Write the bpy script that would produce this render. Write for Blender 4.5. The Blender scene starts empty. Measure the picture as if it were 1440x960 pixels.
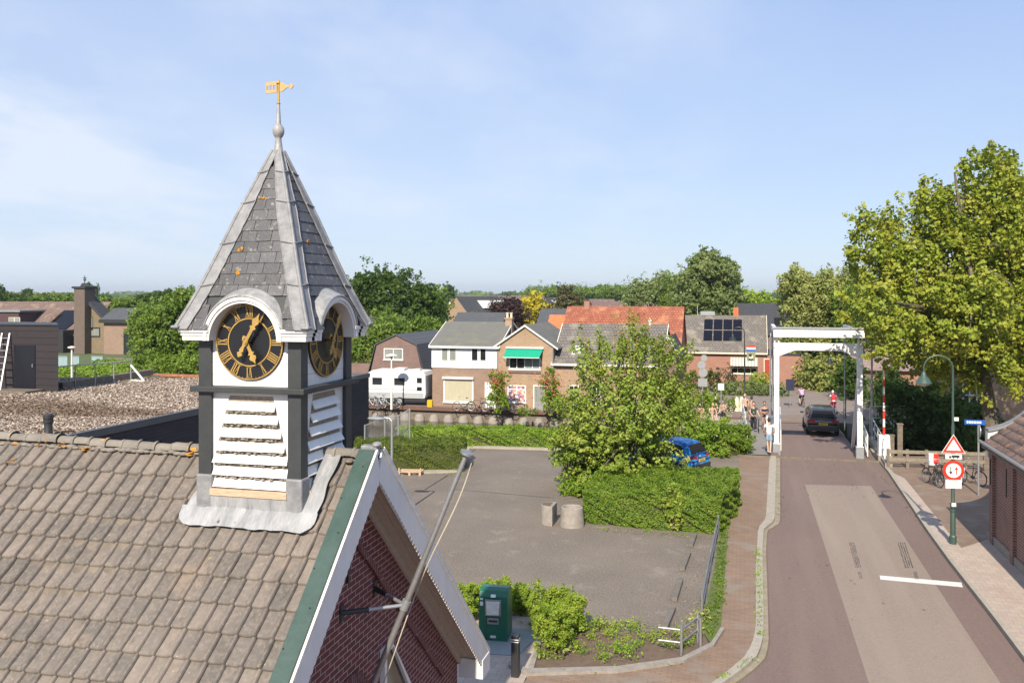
import bpy, math, random
import numpy as np
from mathutils import Vector, Matrix, noise
# ---------------------------------------------------------------- frame of reference
# world axes follow the street grid: +X right across the road, +Y away along the road, Z up. Camera above the origin.
TH = math.radians(14.9); CS, SN = math.cos(TH), math.sin(TH)
F, CX, HY, H = 1230.0, 720.0, 415.0, 8.5
def G(px, py, z=0.0):
    Y = F*(H-z)/(py-HY); X = (px-CX)*Y/F
    return (X*CS-Y*SN, X*SN+Y*CS)
def PB(px, py, b):
    r = (px-CX)/F; Y = b/(r*SN+CS)
    return (Y*(r*CS-SN), H-(py-HY)*Y/F)
def PA(px, py, a):
    r = (px-CX)/F; Y = a/(r*CS-SN)
    return (Y*(r*SN+CS), H-(py-HY)*Y/F)
def AT(px, Y):
    X = (px-CX)*Y/F
    return (X*CS-Y*SN, X*SN+Y*CS)
def ZY(py, Y): return H-(py-HY)*Y/F
def W(Y): return Y/F
scene = bpy.context.scene
COL = scene.collection
rnd = random.Random(7)
# ---------------------------------------------------------------- objects
def tag(o, label=None, cat=None, group=None, kind=None):
    if label: o['label'] = label
    if cat: o['category'] = cat
    if group: o['group'] = group
    if kind: o['kind'] = kind
    return o
def thing(name, label, cat, loc=(0,0,0), rz=0.0, group=None):
    o = bpy.data.objects.new(name, None); COL.objects.link(o)
    o.location = loc; o.rotation_euler = (0,0,rz); o.empty_display_size = .3
    return tag(o, label, cat, group)
def kids(o): return [c for c in bpy.data.objects if c.parent == o]
def copy_tree(o, parent=None):
    c = o.copy(); COL.objects.link(c)
    if parent is not None: c.parent = parent
    for ch in list(kids(o)):
        if ch != c: copy_tree(ch, c)
    return c
def wloc(o):
    v = Vector((0,0,0))
    while o is not None: v += o.location; o = o.parent
    return v
class MB:
    def __init__(s): s.v=[]; s.f=[]; s.m=[]; s.mi=0
    def add(s, vs, fs):
        n=len(s.v); s.v += [tuple(p) for p in vs]
        for f in fs: s.f.append(tuple(i+n for i in f)); s.m.append(s.mi)
        return s
    def box(s, x0,y0,z0,x1,y1,z1):
        if x0>x1: x0,x1=x1,x0
        if y0>y1: y0,y1=y1,y0
        if z0>z1: z0,z1=z1,z0
        return s.add([(x0,y0,z0),(x1,y0,z0),(x1,y1,z0),(x0,y1,z0),(x0,y0,z1),(x1,y0,z1),(x1,y1,z1),(x0,y1,z1)],
              [(0,3,2,1),(4,5,6,7),(0,1,5,4),(1,2,6,5),(2,3,7,6),(3,0,4,7)])
    def hexa(s, p):   # 4 bottom + 4 top points
        return s.add(p, [(0,3,2,1),(4,5,6,7),(0,1,5,4),(1,2,6,5),(2,3,7,6),(3,0,4,7)])
    def prism(s, poly, axis, lo, hi):
        # poly: 2D points; axis 'z': (x,y) extruded in z; 'y': (x,z) extruded in y; 'x': (y,z) extruded in x
        def mk(p, t): return (p[0],p[1],t) if axis=='z' else ((p[0],t,p[1]) if axis=='y' else (t,p[0],p[1]))
        area = sum(poly[i-1][0]*poly[i][1]-poly[i][0]*poly[i-1][1] for i in range(len(poly)))
        if (area<0) != (axis=='y'): poly = poly[::-1]
        n=len(poly)
        vs=[mk(p,lo) for p in poly]+[mk(p,hi) for p in poly]
        fs=[tuple(range(n-1,-1,-1)), tuple(range(n,2*n))]
        for i in range(n): j=(i+1)%n; fs.append((i,j,j+n,i+n))
        return s.add(vs,fs)
    def bar(s, p, q, w, h=None, up=(0,0,1)):
        h = w if h is None else h
        p=Vector(p); q=Vector(q); d=(q-p).normalized(); u=Vector(up)
        if abs(d.dot(u))>.98: u=Vector((0,1,0))
        x=d.cross(u).normalized(); y=x.cross(d).normalized()
        c=[x*(-w/2)-y*(h/2), x*(w/2)-y*(h/2), x*(w/2)+y*(h/2), x*(-w/2)+y*(h/2)]
        vs=[p+k for k in c]+[q+k for k in c]
        return s.add(vs,[(0,1,2,3),(7,6,5,4),(0,4,5,1),(1,5,6,2),(2,6,7,3),(3,7,4,0)])
    def tube(s, pts, rad, n=8, cap=True, close=False):
        pts=[Vector(p) for p in pts]; m=len(pts)
        if not hasattr(rad,'__len__'): rad=[rad]*m
        vs=[]; prev=None
        for i,p in enumerate(pts):
            if close: t=(pts[(i+1)%m]-pts[i-1])
            else: t=(pts[min(i+1,m-1)]-pts[max(i-1,0)])
            t.normalize()
            if prev is None:
                a=Vector((0,0,1)) if abs(t.z)<.9 else Vector((1,0,0))
                x=t.cross(a).normalized()
            else: x=(prev-t*prev.dot(t)).normalized()
            prev=x; y=t.cross(x)
            for k in range(n):
                an=2*math.pi*k/n; vs.append(p+(x*math.cos(an)+y*math.sin(an))*rad[i])
        fs=[]
        for i in range(m if close else m-1):
            j=(i+1)%m
            for k in range(n):
                l=(k+1)%n; fs.append((i*n+k,i*n+l,j*n+l,j*n+k))
        if cap and not close:
            fs.append(tuple(range(n-1,-1,-1))); fs.append(tuple((m-1)*n+k for k in range(n)))
        return s.add(vs,fs)
    def lathe(s, prof, c=(0,0,0), n=16, cap=True):
        vs=[]; m=len(prof)
        for r,z in prof:
            for k in range(n):
                an=2*math.pi*k/n; vs.append((c[0]+r*math.cos(an),c[1]+r*math.sin(an),c[2]+z))
        fs=[]
        for i in range(m-1):
            for k in range(n):
                l=(k+1)%n; fs.append((i*n+k,i*n+l,(i+1)*n+l,(i+1)*n+k))
        if cap: fs.append(tuple(range(n-1,-1,-1))); fs.append(tuple((m-1)*n+k for k in range(n)))
        return s.add(vs,fs)
    def ball(s, c, r, n=12, sc=(1,1,1)):
        m=n//2; vs=[]
        for i in range(m+1):
            ph=math.pi*i/m
            for k in range(n):
                an=2*math.pi*k/n
                vs.append((c[0]+r*sc[0]*math.sin(ph)*math.cos(an),c[1]+r*sc[1]*math.sin(ph)*math.sin(an),c[2]-r*sc[2]*math.cos(ph)))
        fs=[(i*n+k,i*n+(k+1)%n,(i+1)*n+(k+1)%n,(i+1)*n+k) for i in range(m) for k in range(n)]
        return s.add(vs,fs)
    def disc(s, c, r, axis, t, n=24, r0=0):
        # thin disc/ring: axis 'y' (faces -y) or 'x' or 'z'
        def mk(x,y,d):
            return (c[0]+x,c[1]+d,c[2]+y) if axis=='y' else ((c[0]+d,c[1]+x,c[2]+y) if axis=='x' else (c[0]+x,c[1]+y,c[2]+d))
        cs=[(math.cos(2*math.pi*k/n),math.sin(2*math.pi*k/n)) for k in range(n)]
        if r0<=0:
            vs=[mk(r*a,r*b,0) for a,b in cs]+[mk(r*a,r*b,t) for a,b in cs]
            fs=[tuple(range(n)),tuple(range(2*n-1,n-1,-1))]+[(k,k+n,(k+1)%n+n,(k+1)%n) for k in range(n)]
        else:
            vs=[mk(r*a,r*b,0) for a,b in cs]+[mk(r*a,r*b,t) for a,b in cs]+[mk(r0*a,r0*b,0) for a,b in cs]+[mk(r0*a,r0*b,t) for a,b in cs]
            fs=[]
            for k in range(n):
                l=(k+1)%n
                fs+=[(k,l,l+2*n,k+2*n),(k+n,k+3*n,l+3*n,l+n),(k,k+n,l+n,l),(k+2*n,l+2*n,l+3*n,k+3*n)]
        return s.add(vs,fs)
    def build(s, name, mat, parent=None, w=True, smooth=False, bevel=0, fixn=False):
        off = wloc(parent) if (parent is not None and w) else Vector((0,0,0))
        me=bpy.data.meshes.new(name)
        me.from_pydata([(p[0]-off.x,p[1]-off.y,p[2]-off.z) for p in s.v],[],s.f)
        mats = mat if isinstance(mat,(list,tuple)) else [mat]
        for m in mats: me.materials.append(m)
        if len(mats)>1: me.polygons.foreach_set('material_index', s.m)
        if smooth:
            me.polygons.foreach_set('use_smooth',[True]*len(me.polygons))
            if smooth!='all':
                try: me.set_sharp_from_angle(angle=math.radians(38))
                except Exception: pass
        me.update()
        if fixn:
            import bmesh
            bm=bmesh.new(); bm.from_mesh(me); bmesh.ops.recalc_face_normals(bm,faces=bm.faces); bm.to_mesh(me); bm.free()
        o=bpy.data.objects.new(name,me); COL.objects.link(o)
        if parent is not None: o.parent=parent
        if bevel:
            md=o.modifiers.new('bevel','BEVEL'); md.width=bevel; md.segments=2; md.limit_method='ANGLE'
        return o
def np_mesh(name, V, Fc, mat, parent=None, w=True, smooth=False):
    V=np.asarray(V,dtype=np.float32).reshape(-1,3); Fc=np.asarray(Fc,dtype=np.int32)
    if parent is not None and w:
        o_=wloc(parent); V=V-np.array([o_.x,o_.y,o_.z],dtype=np.float32)
    k=Fc.shape[1]; me=bpy.data.meshes.new(name)
    me.vertices.add(len(V)); me.vertices.foreach_set('co',V.ravel())
    me.loops.add(Fc.size); me.loops.foreach_set('vertex_index',Fc.ravel())
    me.polygons.add(len(Fc)); me.polygons.foreach_set('loop_start',np.arange(0,Fc.size,k,dtype=np.int32))
    me.materials.append(mat)
    if smooth: me.polygons.foreach_set('use_smooth',np.ones(len(Fc),dtype=bool))
    me.update(calc_edges=True)
    o=bpy.data.objects.new(name,me); COL.objects.link(o)
    if parent is not None: o.parent=parent
    return o
# ---------------------------------------------------------------- materials
def newmat(name):
    m=bpy.data.materials.new(name); m.use_nodes=True
    nt=m.node_tree; bs=nt.nodes['Principled BSDF']; return m,nt,bs
def N(nt,t,**kw):
    n=nt.nodes.new(t)
    for k,v in kw.items():
        if k.startswith('i_'): n.inputs[k[2:].replace('_',' ')].default_value=v
        else: setattr(n,k,v)
    return n
def L(nt,a,b): nt.links.new(a,b)
def c4(c): return (c[0],c[1],c[2],1.0)
def mixc(nt,fac,a,b,blend='MIX'):
    n=nt.nodes.new('ShaderNodeMix'); n.data_type='RGBA'; n.blend_type=blend
    for s,x in ((n.inputs[0],fac),(n.inputs[6],a),(n.inputs[7],b)):
        if hasattr(x,'links') or hasattr(x,'is_linked'): L(nt,x,s)
        else: s.default_value = c4(x) if isinstance(x,(tuple,list)) else x
    return n.outputs[2]
def mrange(nt,v,a,b,c=0.0,d=1.0):
    n=nt.nodes.new('ShaderNodeMapRange'); L(nt,v,n.inputs[0])
    for i,x in zip((1,2,3,4),(a,b,c,d)): n.inputs[i].default_value=x
    return n.outputs[0]
def math_(nt,op,a,b=None):
    n=nt.nodes.new('ShaderNodeMath'); n.operation=op
    for s,x in ((n.inputs[0],a),(n.inputs[1],b)):
        if x is None: continue
        if hasattr(x,'is_linked'): L(nt,x,s)
        else: s.default_value=x
    return n.outputs[0]
def pos(nt): return nt.nodes.new('ShaderNodeNewGeometry').outputs['Position']
def noise_(nt,scale,detail=4,rough=.6,vec=None,stretch=None):
    n=N(nt,'ShaderNodeTexNoise'); n.inputs['Scale'].default_value=scale; n.inputs['Detail'].default_value=detail; n.inputs['Roughness'].default_value=rough
    v = vec if vec is not None else pos(nt)
    if stretch:
        mp=N(nt,'ShaderNodeMapping'); mp.inputs['Scale'].default_value=stretch; L(nt,v,mp.inputs['Vector']); v=mp.outputs[0]
    L(nt,v,n.inputs['Vector']); return n.outputs[0]
def bump(nt,bs,h,strength=.3,dist=.01):
    b=N(nt,'ShaderNodeBump'); b.inputs['Strength'].default_value=strength; b.inputs['Distance'].default_value=dist
    L(nt,h,b.inputs['Height']); L(nt,b.outputs[0],bs.inputs['Normal'])
def M(name,c,rough=.7,var=.12,scale=3.0,metal=0.0,bmp=0.0,bscale=40,c2=None,stretch=None,spec=.5,fine=True,coat=0):
    m,nt,bs=newmat(name)
    if c2 is None: c2=tuple(x*(1-var*2.2) for x in c)
    n1=noise_(nt,scale,5,.65,stretch=stretch)
    f=mrange(nt,n1,.35,.65)
    if fine:
        n2=noise_(nt,scale*9,3,.6,stretch=stretch); f2=mrange(nt,n2,.3,.7)
        f=math_(nt,'ADD',math_(nt,'MULTIPLY',f,.65),math_(nt,'MULTIPLY',f2,.35))
    L(nt,mixc(nt,f,c,c2),bs.inputs['Base Color'])
    bs.inputs['Roughness'].default_value=rough; bs.inputs['Metallic'].default_value=metal
    bs.inputs['Specular IOR Level'].default_value=spec
    if coat: bs.inputs['Coat Weight'].default_value=coat
    if bmp: bump(nt,bs,noise_(nt,bscale,3,.6),bmp,.01)
    return m
def wall_uv(nt, horiz=False):
    g=nt.nodes.new('ShaderNodeNewGeometry'); sp=N(nt,'ShaderNodeSeparateXYZ'); L(nt,g.outputs['Position'],sp.inputs[0])
    if horiz:
        return g.outputs['Position']
    sn=N(nt,'ShaderNodeSeparateXYZ'); L(nt,g.outputs['True Normal'],sn.inputs[0])
    ax=math_(nt,'ABSOLUTE',sn.outputs[0]); t=math_(nt,'GREATER_THAN',ax,.7)
    u=math_(nt,'ADD',math_(nt,'MULTIPLY',sp.outputs[1],t),math_(nt,'MULTIPLY',sp.outputs[0],math_(nt,'SUBTRACT',1.0,t)))
    cb=N(nt,'ShaderNodeCombineXYZ'); L(nt,u,cb.inputs[0]); L(nt,sp.outputs[2],cb.inputs[1]); return cb.outputs[0]
def BR(name,c1,c2,mortar,bw=.22,rh=.063,ms=.008,var=.35,horiz=False,rot=0,rough=.85,bmp=.5,patch=None,pscale=.5):
    m,nt,bs=newmat(name); uv=wall_uv(nt,horiz)
    if rot:
        mp=N(nt,'ShaderNodeMapping'); mp.inputs['Rotation'].default_value=(0,0,rot); L(nt,uv,mp.inputs[0]); uv=mp.outputs[0]
    b=N(nt,'ShaderNodeTexBrick'); L(nt,uv,b.inputs['Vector'])
    b.inputs['Scale'].default_value=1.0; b.inputs['Brick Width'].default_value=bw; b.inputs['Row Height'].default_value=rh
    b.inputs['Mortar Size'].default_value=ms; b.inputs['Mortar Smooth'].default_value=.3; b.inputs['Bias'].default_value=0
    b.inputs['Color1'].default_value=c4(c1); b.inputs['Color2'].default_value=c4(c2); b.inputs['Mortar'].default_value=c4(mortar)
    n=noise_(nt,1.3,5,.65); col=mixc(nt,mrange(nt,n,.3,.7,0,var),b.outputs['Color'],tuple(x*.45 for x in c1))
    n2=noise_(nt,22,3,.6); col=mixc(nt,mrange(nt,n2,.35,.7,0,.3),col,tuple(min(1,x*1.45) for x in c2))
    if patch: col=mixc(nt,mrange(nt,noise_(nt,pscale,4,.6),.52,.66,0,.75),col,patch)
    L(nt,col,bs.inputs['Base Color']); bs.inputs['Roughness'].default_value=rough
    if bmp: bump(nt,bs,math_(nt,'SUBTRACT',math_(nt,'MULTIPLY',n2,.3),b.outputs['Fac']),bmp,.008)
    return m
def ROOF(name,c1,c2,gap,bw=.25,rh=.22,var=.5,lichen=None,rough=.85):
    # small tiles on a sloping roof, laid out from world x/y and height
    return BR(name,c1,c2,gap,bw=bw,rh=rh,ms=.022,var=var,rough=rough,bmp=.8,patch=lichen,pscale=.9)
def LEAF(name,c1,c2,c3=None,transl=.36,clump=.45,rough=.55):
    m,nt,bs=newmat(name); g=nt.nodes.new('ShaderNodeNewGeometry')
    col=mixc(nt,mrange(nt,g.outputs['Random Per Island'],0,1,.2,.85),c1,c2)
    n=noise_(nt,clump*1.6,4,.65); col=mixc(nt,mrange(nt,n,.43,.62,0,.75),col,c3 or tuple(x*1.5 for x in c2))
    col=mixc(nt,1.0,col,(1.05,1.10,.95),'MULTIPLY')
    L(nt,col,bs.inputs['Base Color']); bs.inputs['Roughness'].default_value=rough; bs.inputs['Specular IOR Level'].default_value=.35
    tr=N(nt,'ShaderNodeBsdfTranslucent'); L(nt,mixc(nt,.35,col,(.25,.4,.03)),tr.inputs[0])
    mx=N(nt,'ShaderNodeMixShader'); mx.inputs[0].default_value=transl
    L(nt,bs.outputs[0],mx.inputs[1]); L(nt,tr.outputs[0],mx.inputs[2])
    L(nt,mx.outputs[0],nt.nodes['Material Output'].inputs['Surface']); return m
def MI(name,c,rough=.7,amt=.3,c2=None,scale=3,patch=None,pth=(.6,.68),psc=6,bmp=.3,metal=0,spots=None):
    # colour varies from piece to piece (tiles, slates)
    m,nt,bs=newmat(name); g=nt.nodes.new('ShaderNodeNewGeometry')
    c2=c2 or tuple(x*(1-amt) for x in c)
    col=mixc(nt,g.outputs['Random Per Island'],c,c2)
    n=noise_(nt,scale,5,.7); col=mixc(nt,mrange(nt,n,.4,.7,0,.55),col,tuple(x*.55 for x in c2))
    n3=noise_(nt,scale*14,3,.65); col=mixc(nt,mrange(nt,n3,.45,.75,0,.45),col,tuple(min(1,x*1.45) for x in c))
    if patch: col=mixc(nt,mrange(nt,noise_(nt,psc,4,.7),pth[0],pth[1],0,.9),col,patch)
    if spots:
        col=mixc(nt,mrange(nt,noise_(nt,26,3,.7),.66,.70,0,.7),col,spots); col=mixc(nt,mrange(nt,noise_(nt,9,5,.75,stretch=(1,.5,.5)),.58,.70,0,.6),col,tuple(x*.45 for x in c2))
        col=mixc(nt,mrange(nt,noise_(nt,11,3,.7),.68,.71,0,.6),col,(.30,.24,.11))
    L(nt,col,bs.inputs['Base Color']); bs.inputs['Roughness'].default_value=rough; bs.inputs['Metallic'].default_value=metal
    if bmp: bump(nt,bs,n3,bmp,.006)
    return m
MT={}
MT['white']=M('white_paint',(.78,.78,.75),.45,.06,4,bmp=.1,c2=(.68,.67,.63),stretch=(1,1,.35))
MT['whiteold']=M('weathered_white_paint',(.78,.77,.73),.55,.10,5,c2=(.58,.56,.50),bmp=.15,stretch=(1,1,3))
MT['slatepaint']=M('dark_slate_paint',(.046,.049,.050),.5,.2,4,c2=(.030,.033,.035),bmp=.12)
MT['black']=M('black_paint',(.012,.012,.014),.35,.1)
MT['gold']=M('gilded_metal',(.55,.35,.10),.5,.2,9,metal=.3)
MT['lead']=M('lead_sheet',(.30,.30,.305),.65,.2,7,c2=(.15,.152,.16),metal=.1,bmp=.35,bscale=14)
MT['leadwarm']=M('weathered_lead',(.42,.42,.41),.55,.2,9,c2=(.20,.20,.20),metal=.15,bmp=.4,bscale=18)
MT['green']=M('green_paint',(.03,.062,.050),.5,.15,4,c2=(.055,.092,.08),bmp=.1)
MT['soffit']=M('soffit_board',(.60,.52,.43),.65,.12,6,stretch=(4,.6,4))
MT['wood']=M('bare_wood',(.42,.26,.15),.75,.2,9,c2=(.6,.45,.33),bmp=.3,stretch=(1,1,8))
MT['oldwood']=M('grey_timber',(.22,.18,.14),.85,.25,6,bmp=.3)
MT['steel']=M('stainless_steel',(.42,.42,.42),.5,.12,12,metal=.75)
MT['galv']=M('galvanised_steel',(.42,.43,.44),.45,.12,9,metal=.55)
MT['dark']=M('dark_metal',(.03,.03,.033),.5,.1)
MT['rubber']=M('black_rubber',(.02,.02,.02),.8,.1)
MT['debris']=M('nest_debris',(.22,.17,.12),.95,.4,40,c2=(.45,.40,.33),bmp=.8,bscale=120)
MT['slate']=MI('roof_slate',(.105,.105,.112),.55,.4,scale=3,patch=(.34,.32,.26),pth=(.58,.72),psc=13)
MT['tile']=MI('concrete_pantile',(.205,.172,.146),.88,.22,c2=(.125,.110,.097),scale=1.3,patch=(.27,.20,.145),pth=(.58,.78),psc=1.6,bmp=.6,spots=(.36,.34,.29))
MT['ridge']=MI('ridge_tile',(.235,.21,.18),.9,.3,scale=4,patch=(.55,.26,.03),pth=(.63,.68),psc=5,bmp=.6)
MT['lichen']=M('orange_lichen',(.62,.27,.02),.95,.2,30)
MT['chbrick']=BR('dark_red_brick',(.19,.048,.042),(.12,.034,.032),(.58,.52,.48),.23,.074,.0058,var=.4,bmp=.4)
MT['chbrickdark']=BR('brick_moulding',(.17,.045,.038),(.12,.033,.03),(.42,.36,.33),.062,.4,.006,var=.4)
MT['glass']=M('window_glass',(.02,.025,.03),.06,.1,spec=1.0,fine=False)
MT['carglass']=M('car_glass',(.008,.009,.010),.18,.1,spec=.35,fine=False)
MT['curtain']=M('window_with_curtain',(.30,.32,.30),.15,.2,2,spec=.8,stretch=(6,6,.3))
# ---------------------------------------------------------------- camera, sky, sun
cam=bpy.data.cameras.new('camera'); cam.sensor_width=36; cam.lens=36*F/1440; cam.clip_end=20000; cam.clip_start=.1
cam.shift_y=-(480-HY)/1440
co=bpy.data.objects.new('camera',cam); COL.objects.link(co); co.location=(0,0,H); co.rotation_euler=(math.pi/2,0,TH); scene.camera=co
SUN_EL=math.radians(37); TR=math.radians(1.4)   # light travels towards +Y, a touch towards -X
d=Vector((-math.sin(TR)*math.cos(SUN_EL),math.cos(TR)*math.cos(SUN_EL),-math.sin(SUN_EL)))
sl=bpy.data.lights.new('sun','SUN'); sl.energy=4.5; sl.angle=math.radians(.53); sl.color=(1,.90,.74)
so=bpy.data.objects.new('sun',sl); COL.objects.link(so); so.rotation_euler=d.to_track_quat('-Z','Y').to_euler(); so.location=(10,-30,40)
wd=bpy.data.worlds.new('World'); scene.world=wd; wd.use_nodes=True; nt=wd.node_tree; bg=nt.nodes['Background']
sky=N(nt,'ShaderNodeTexSky'); sky.sky_type='NISHITA'; sky.sun_disc=False; sky.sun_elevation=SUN_EL
sky.sun_rotation=math.atan2(-d.x,-d.y); sky.air_density=1.0; sky.dust_density=.15; sky.ozone_density=3.5; sky.altitude=0
tc=N(nt,'ShaderNodeTexCoord'); sp=N(nt,'ShaderNodeSeparateXYZ'); L(nt,tc.outputs['Generated'],sp.inputs[0])
# cirrus veil: stretched noise in sky direction, stronger on the left of the view
zc=math_(nt,'ADD',sp.outputs[2],.18)
cb=N(nt,'ShaderNodeCombineXYZ'); L(nt,math_(nt,'DIVIDE',sp.outputs[0],zc),cb.inputs[0]); L(nt,math_(nt,'DIVIDE',sp.outputs[1],zc),cb.inputs[1])
mp=N(nt,'ShaderNodeMapping'); mp.inputs['Scale'].default_value=(.9,.6,1); mp.inputs['Rotation'].default_value=(0,0,.5); mp.inputs['Location'].default_value=(1.3,.4,0); L(nt,cb.outputs[0],mp.inputs[0])
n1=noise_(nt,2.3,8,.55,vec=mp.outputs[0]); n1s=mrange(nt,n1,.38,.74)
n2=noise_(nt,.8,3,.5,vec=mp.outputs[0]); n2s=mrange(nt,n2,.40,.58)
left=mrange(nt,sp.outputs[0],.05,-.75)
cl=math_(nt,'MULTIPLY',math_(nt,'MULTIPLY',n1s,n2s),math_(nt,'ADD',math_(nt,'MULTIPLY',left,1.3),.3))
veil=math_(nt,'ADD',math_(nt,'ADD',math_(nt,'MULTIPLY',cl,.85),math_(nt,'MULTIPLY',left,.24)),.0)
zz=sp.outputs[2]
tint=mixc(nt,mrange(nt,zz,.0,.34),(3.75,4.45,5.5),(2.55,3.42,5.5))
base=mixc(nt,.8,sky.outputs[0],tint)   # thin high haze layer that whitens the blue towards the horizon
skyc=mixc(nt,math_(nt,'MINIMUM',veil,.85),base,(4.9,5.35,6.1))
L(nt,skyc,bg.inputs['Color']); bg.inputs['Strength'].default_value=.105
scene.view_settings.view_transform='Standard'; scene.view_settings.look='None'; scene.view_settings.gamma=1; scene.view_settings.exposure=.68
scene.view_settings.use_curve_mapping=False
scene.render.engine='CYCLES'; scene.cycles.use_denoising=True; scene.cycles.max_bounces=6; scene.cycles.transparent_max_bounces=8
scene.cycles.diffuse_bounces=3; scene.cycles.glossy_bounces=3; scene.cycles.transmission_bounces=4; scene.cycles.volume_bounces=0
scene.cycles.caustics_reflective=False; scene.cycles.caustics_refractive=False
MT['leadlight']=M('new_lead_sheet',(.40,.40,.405),.5,.2,7,c2=(.19,.195,.20),metal=.1,bmp=.15,bscale=30,stretch=(1,.22,.22))
# ================================================================= CHURCH HALL
RB, RZ, TP = 9.67, 6.57, .93            # ridge position, height, slope
def rz_(b, off=0.0): return RZ-abs(b-RB)*TP+off
AV=-4.24; AW=-4.62; AL=-15.0; BE=4.55    # verge plane, gable wall plane, left end, half span
church=thing('church_hall','old church hall with brown pantiled roof, green verge and shaded dark red brick gable','building',(-9.5,RB,0))
m=MB()
half=4.15
poly=[(RB-half,0),(RB+half,0),(RB+half,rz_(RB+half)-.12),(RB,RZ-.12),(RB-half,rz_(RB-half)-.12)]
m.prism(poly,'x',AL+.3,AW); m.build('wall',MT['chbrick'],church)
sl=math.sqrt(1+TP*TP); cs_,sn_=1/sl,TP/sl
def onslope(a,t,off,side=-1):   # t metres down the slope from the ridge, off metres above it
    return (a, RB+side*(t*cs_+off*sn_*(1)), RZ-t*sn_+off*cs_) if side==1 else (a, RB-(t*cs_)-off*sn_, RZ-t*sn_+off*cs_)
# roof deck
m=MB()
for sd in (-1,1):
    p=[onslope(AL,0,-.10,sd),onslope(AV-.03,0,-.10,sd),onslope(AV-.03,6.3,-.10,sd),onslope(AL,6.3,-.10,sd),
       onslope(AL,0,-.02,sd),onslope(AV-.03,0,-.02,sd),onslope(AV-.03,6.3,-.02,sd),onslope(AL,6.3,-.02,sd)]
    m.hexa(p)
roof=m.build('roof',MT['oldwood'],church)
# pantiles: every tile its own curved piece
def pantiles(side):
    V=[];Fc=[]; tw,tl=.203,.312; r=random.Random(3); n=0
    prof=[(.0,.000),(.03,-.003),(.09,-.004),(.135,.004),(.152,.026),(.166,.037),(.182,.037),(.193,.027),(.196,-.016)]
    nc=int((AV-.22-AL)/tw); nr=20
    for j in range(nr):
        for i in range(nc):
            a1=AV-.16-i*tw; a0=a1-tw
            jt=r.uniform(-.006,.006); sk=r.uniform(-.004,.004); lift=r.uniform(0,.007); jx=r.uniform(-.003,.003)
            t0=.10+j*tl; t1=t0+tl+.035+jt
            rows=[(t0,0.0),(t0+(t1-t0)*.5,.018),(t1-.018,.040+lift),(t1-.003,.034+lift),(t1+.001,.002+lift)]
            base=n
            for (t,o) in rows:
                sag=.02*math.sin(t*1.3+a0*.5)+.012*math.sin(a0*1.9)
                for (x,h) in prof:
                    V.append(onslope(a0+x+jx+sk*(t-t0)*3,t,o+h*(.9+lift*8)+sag,side)); n+=1
            k=len(prof)
            for q in range(len(rows)-1):
                for x in range(k-1):
                    b_=base+q*k+x
                    Fc.append((b_,b_+k,b_+k+1,b_+1) if side==-1 else (b_,b_+1,b_+k+1,b_+k))
    return V,Fc
V,Fc=pantiles(-1); np_mesh('roof_tiles',V,Fc,MT['tile'],roof,smooth=True)
m=MB()
m.hexa([onslope(AL,0.1,-.02,1),onslope(AV-.2,.1,-.02,1),onslope(AV-.2,6.3,-.02,1),onslope(AL,6.3,-.02,1),
  onslope(AL,.1,.03,1),onslope(AV-.2,.1,.03,1),onslope(AV-.2,6.3,.03,1),onslope(AL,6.3,.03,1)]); m.build('rear_tiles',MT['tile'],roof)
# ridge tiles
m=MB(); r=random.Random(5); x=AL
while x<AV-.1:
    L_=.25; rr=.074+r.uniform(-.007,.007); dz=.035+.018*math.sin(x*1.1)+r.uniform(-.008,.008); ty=r.uniform(-.01,.01)
    vs=[];fs=[]
    for q,(xx,sc) in enumerate(((x,1.0),(x+L_*.8,.92),(x+L_*.84,1.16),(x+L_,1.16))):
        for k in range(9):
            an=math.pi*(k/8)*1.12-.19
            vs.append((xx,RB+ty-math.cos(an)*rr*sc*1.15,RZ-.035+dz+math.sin(an)*rr*sc*.95))
    for q in range(3):
        for k in range(8): fs.append((q*9+k,q*9+k+1,(q+1)*9+k+1,(q+1)*9+k))
    if not(-6.25<x+.2<-4.95): m.add(vs,fs)
    x+=L_
m.build('ridge_tiles',MT['ridge'],roof,smooth=True)
# mortar under the ridge, lumpy
m=MB(); r=random.Random(8)
x=AL
while x<AV-.25:
    if not(-6.3<x<-4.6):
        t=.09+r.uniform(0,.03); c=onslope(x,t,.025)
        m.ball(c,.03+r.uniform(0,.03),7,(1.5,1.2,.5))
    x+=.09
m.build('ridge_mortar',MT['ridge'],roof,smooth='all')
# lichen blotches
m=MB(); r=random.Random(2)
for (px,py,s_) in ((38,655,.05),(90,626,.06),(125,628,.05),(272,627,.07),(60,622,.05)):
    t=.12
    a,_=PB(px,py,RB-.1)
    tt=.1+max(0,(py-625)*.0095)
    for k in range(7):
        c=onslope(a+r.uniform(-.06,.06),tt+r.uniform(-.05,.05),.066); m.ball(c,s_*r.uniform(.3,.55),7,(1,1,.18))
m.build('lichen',MT['lichen'],roof,smooth='all')
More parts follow.
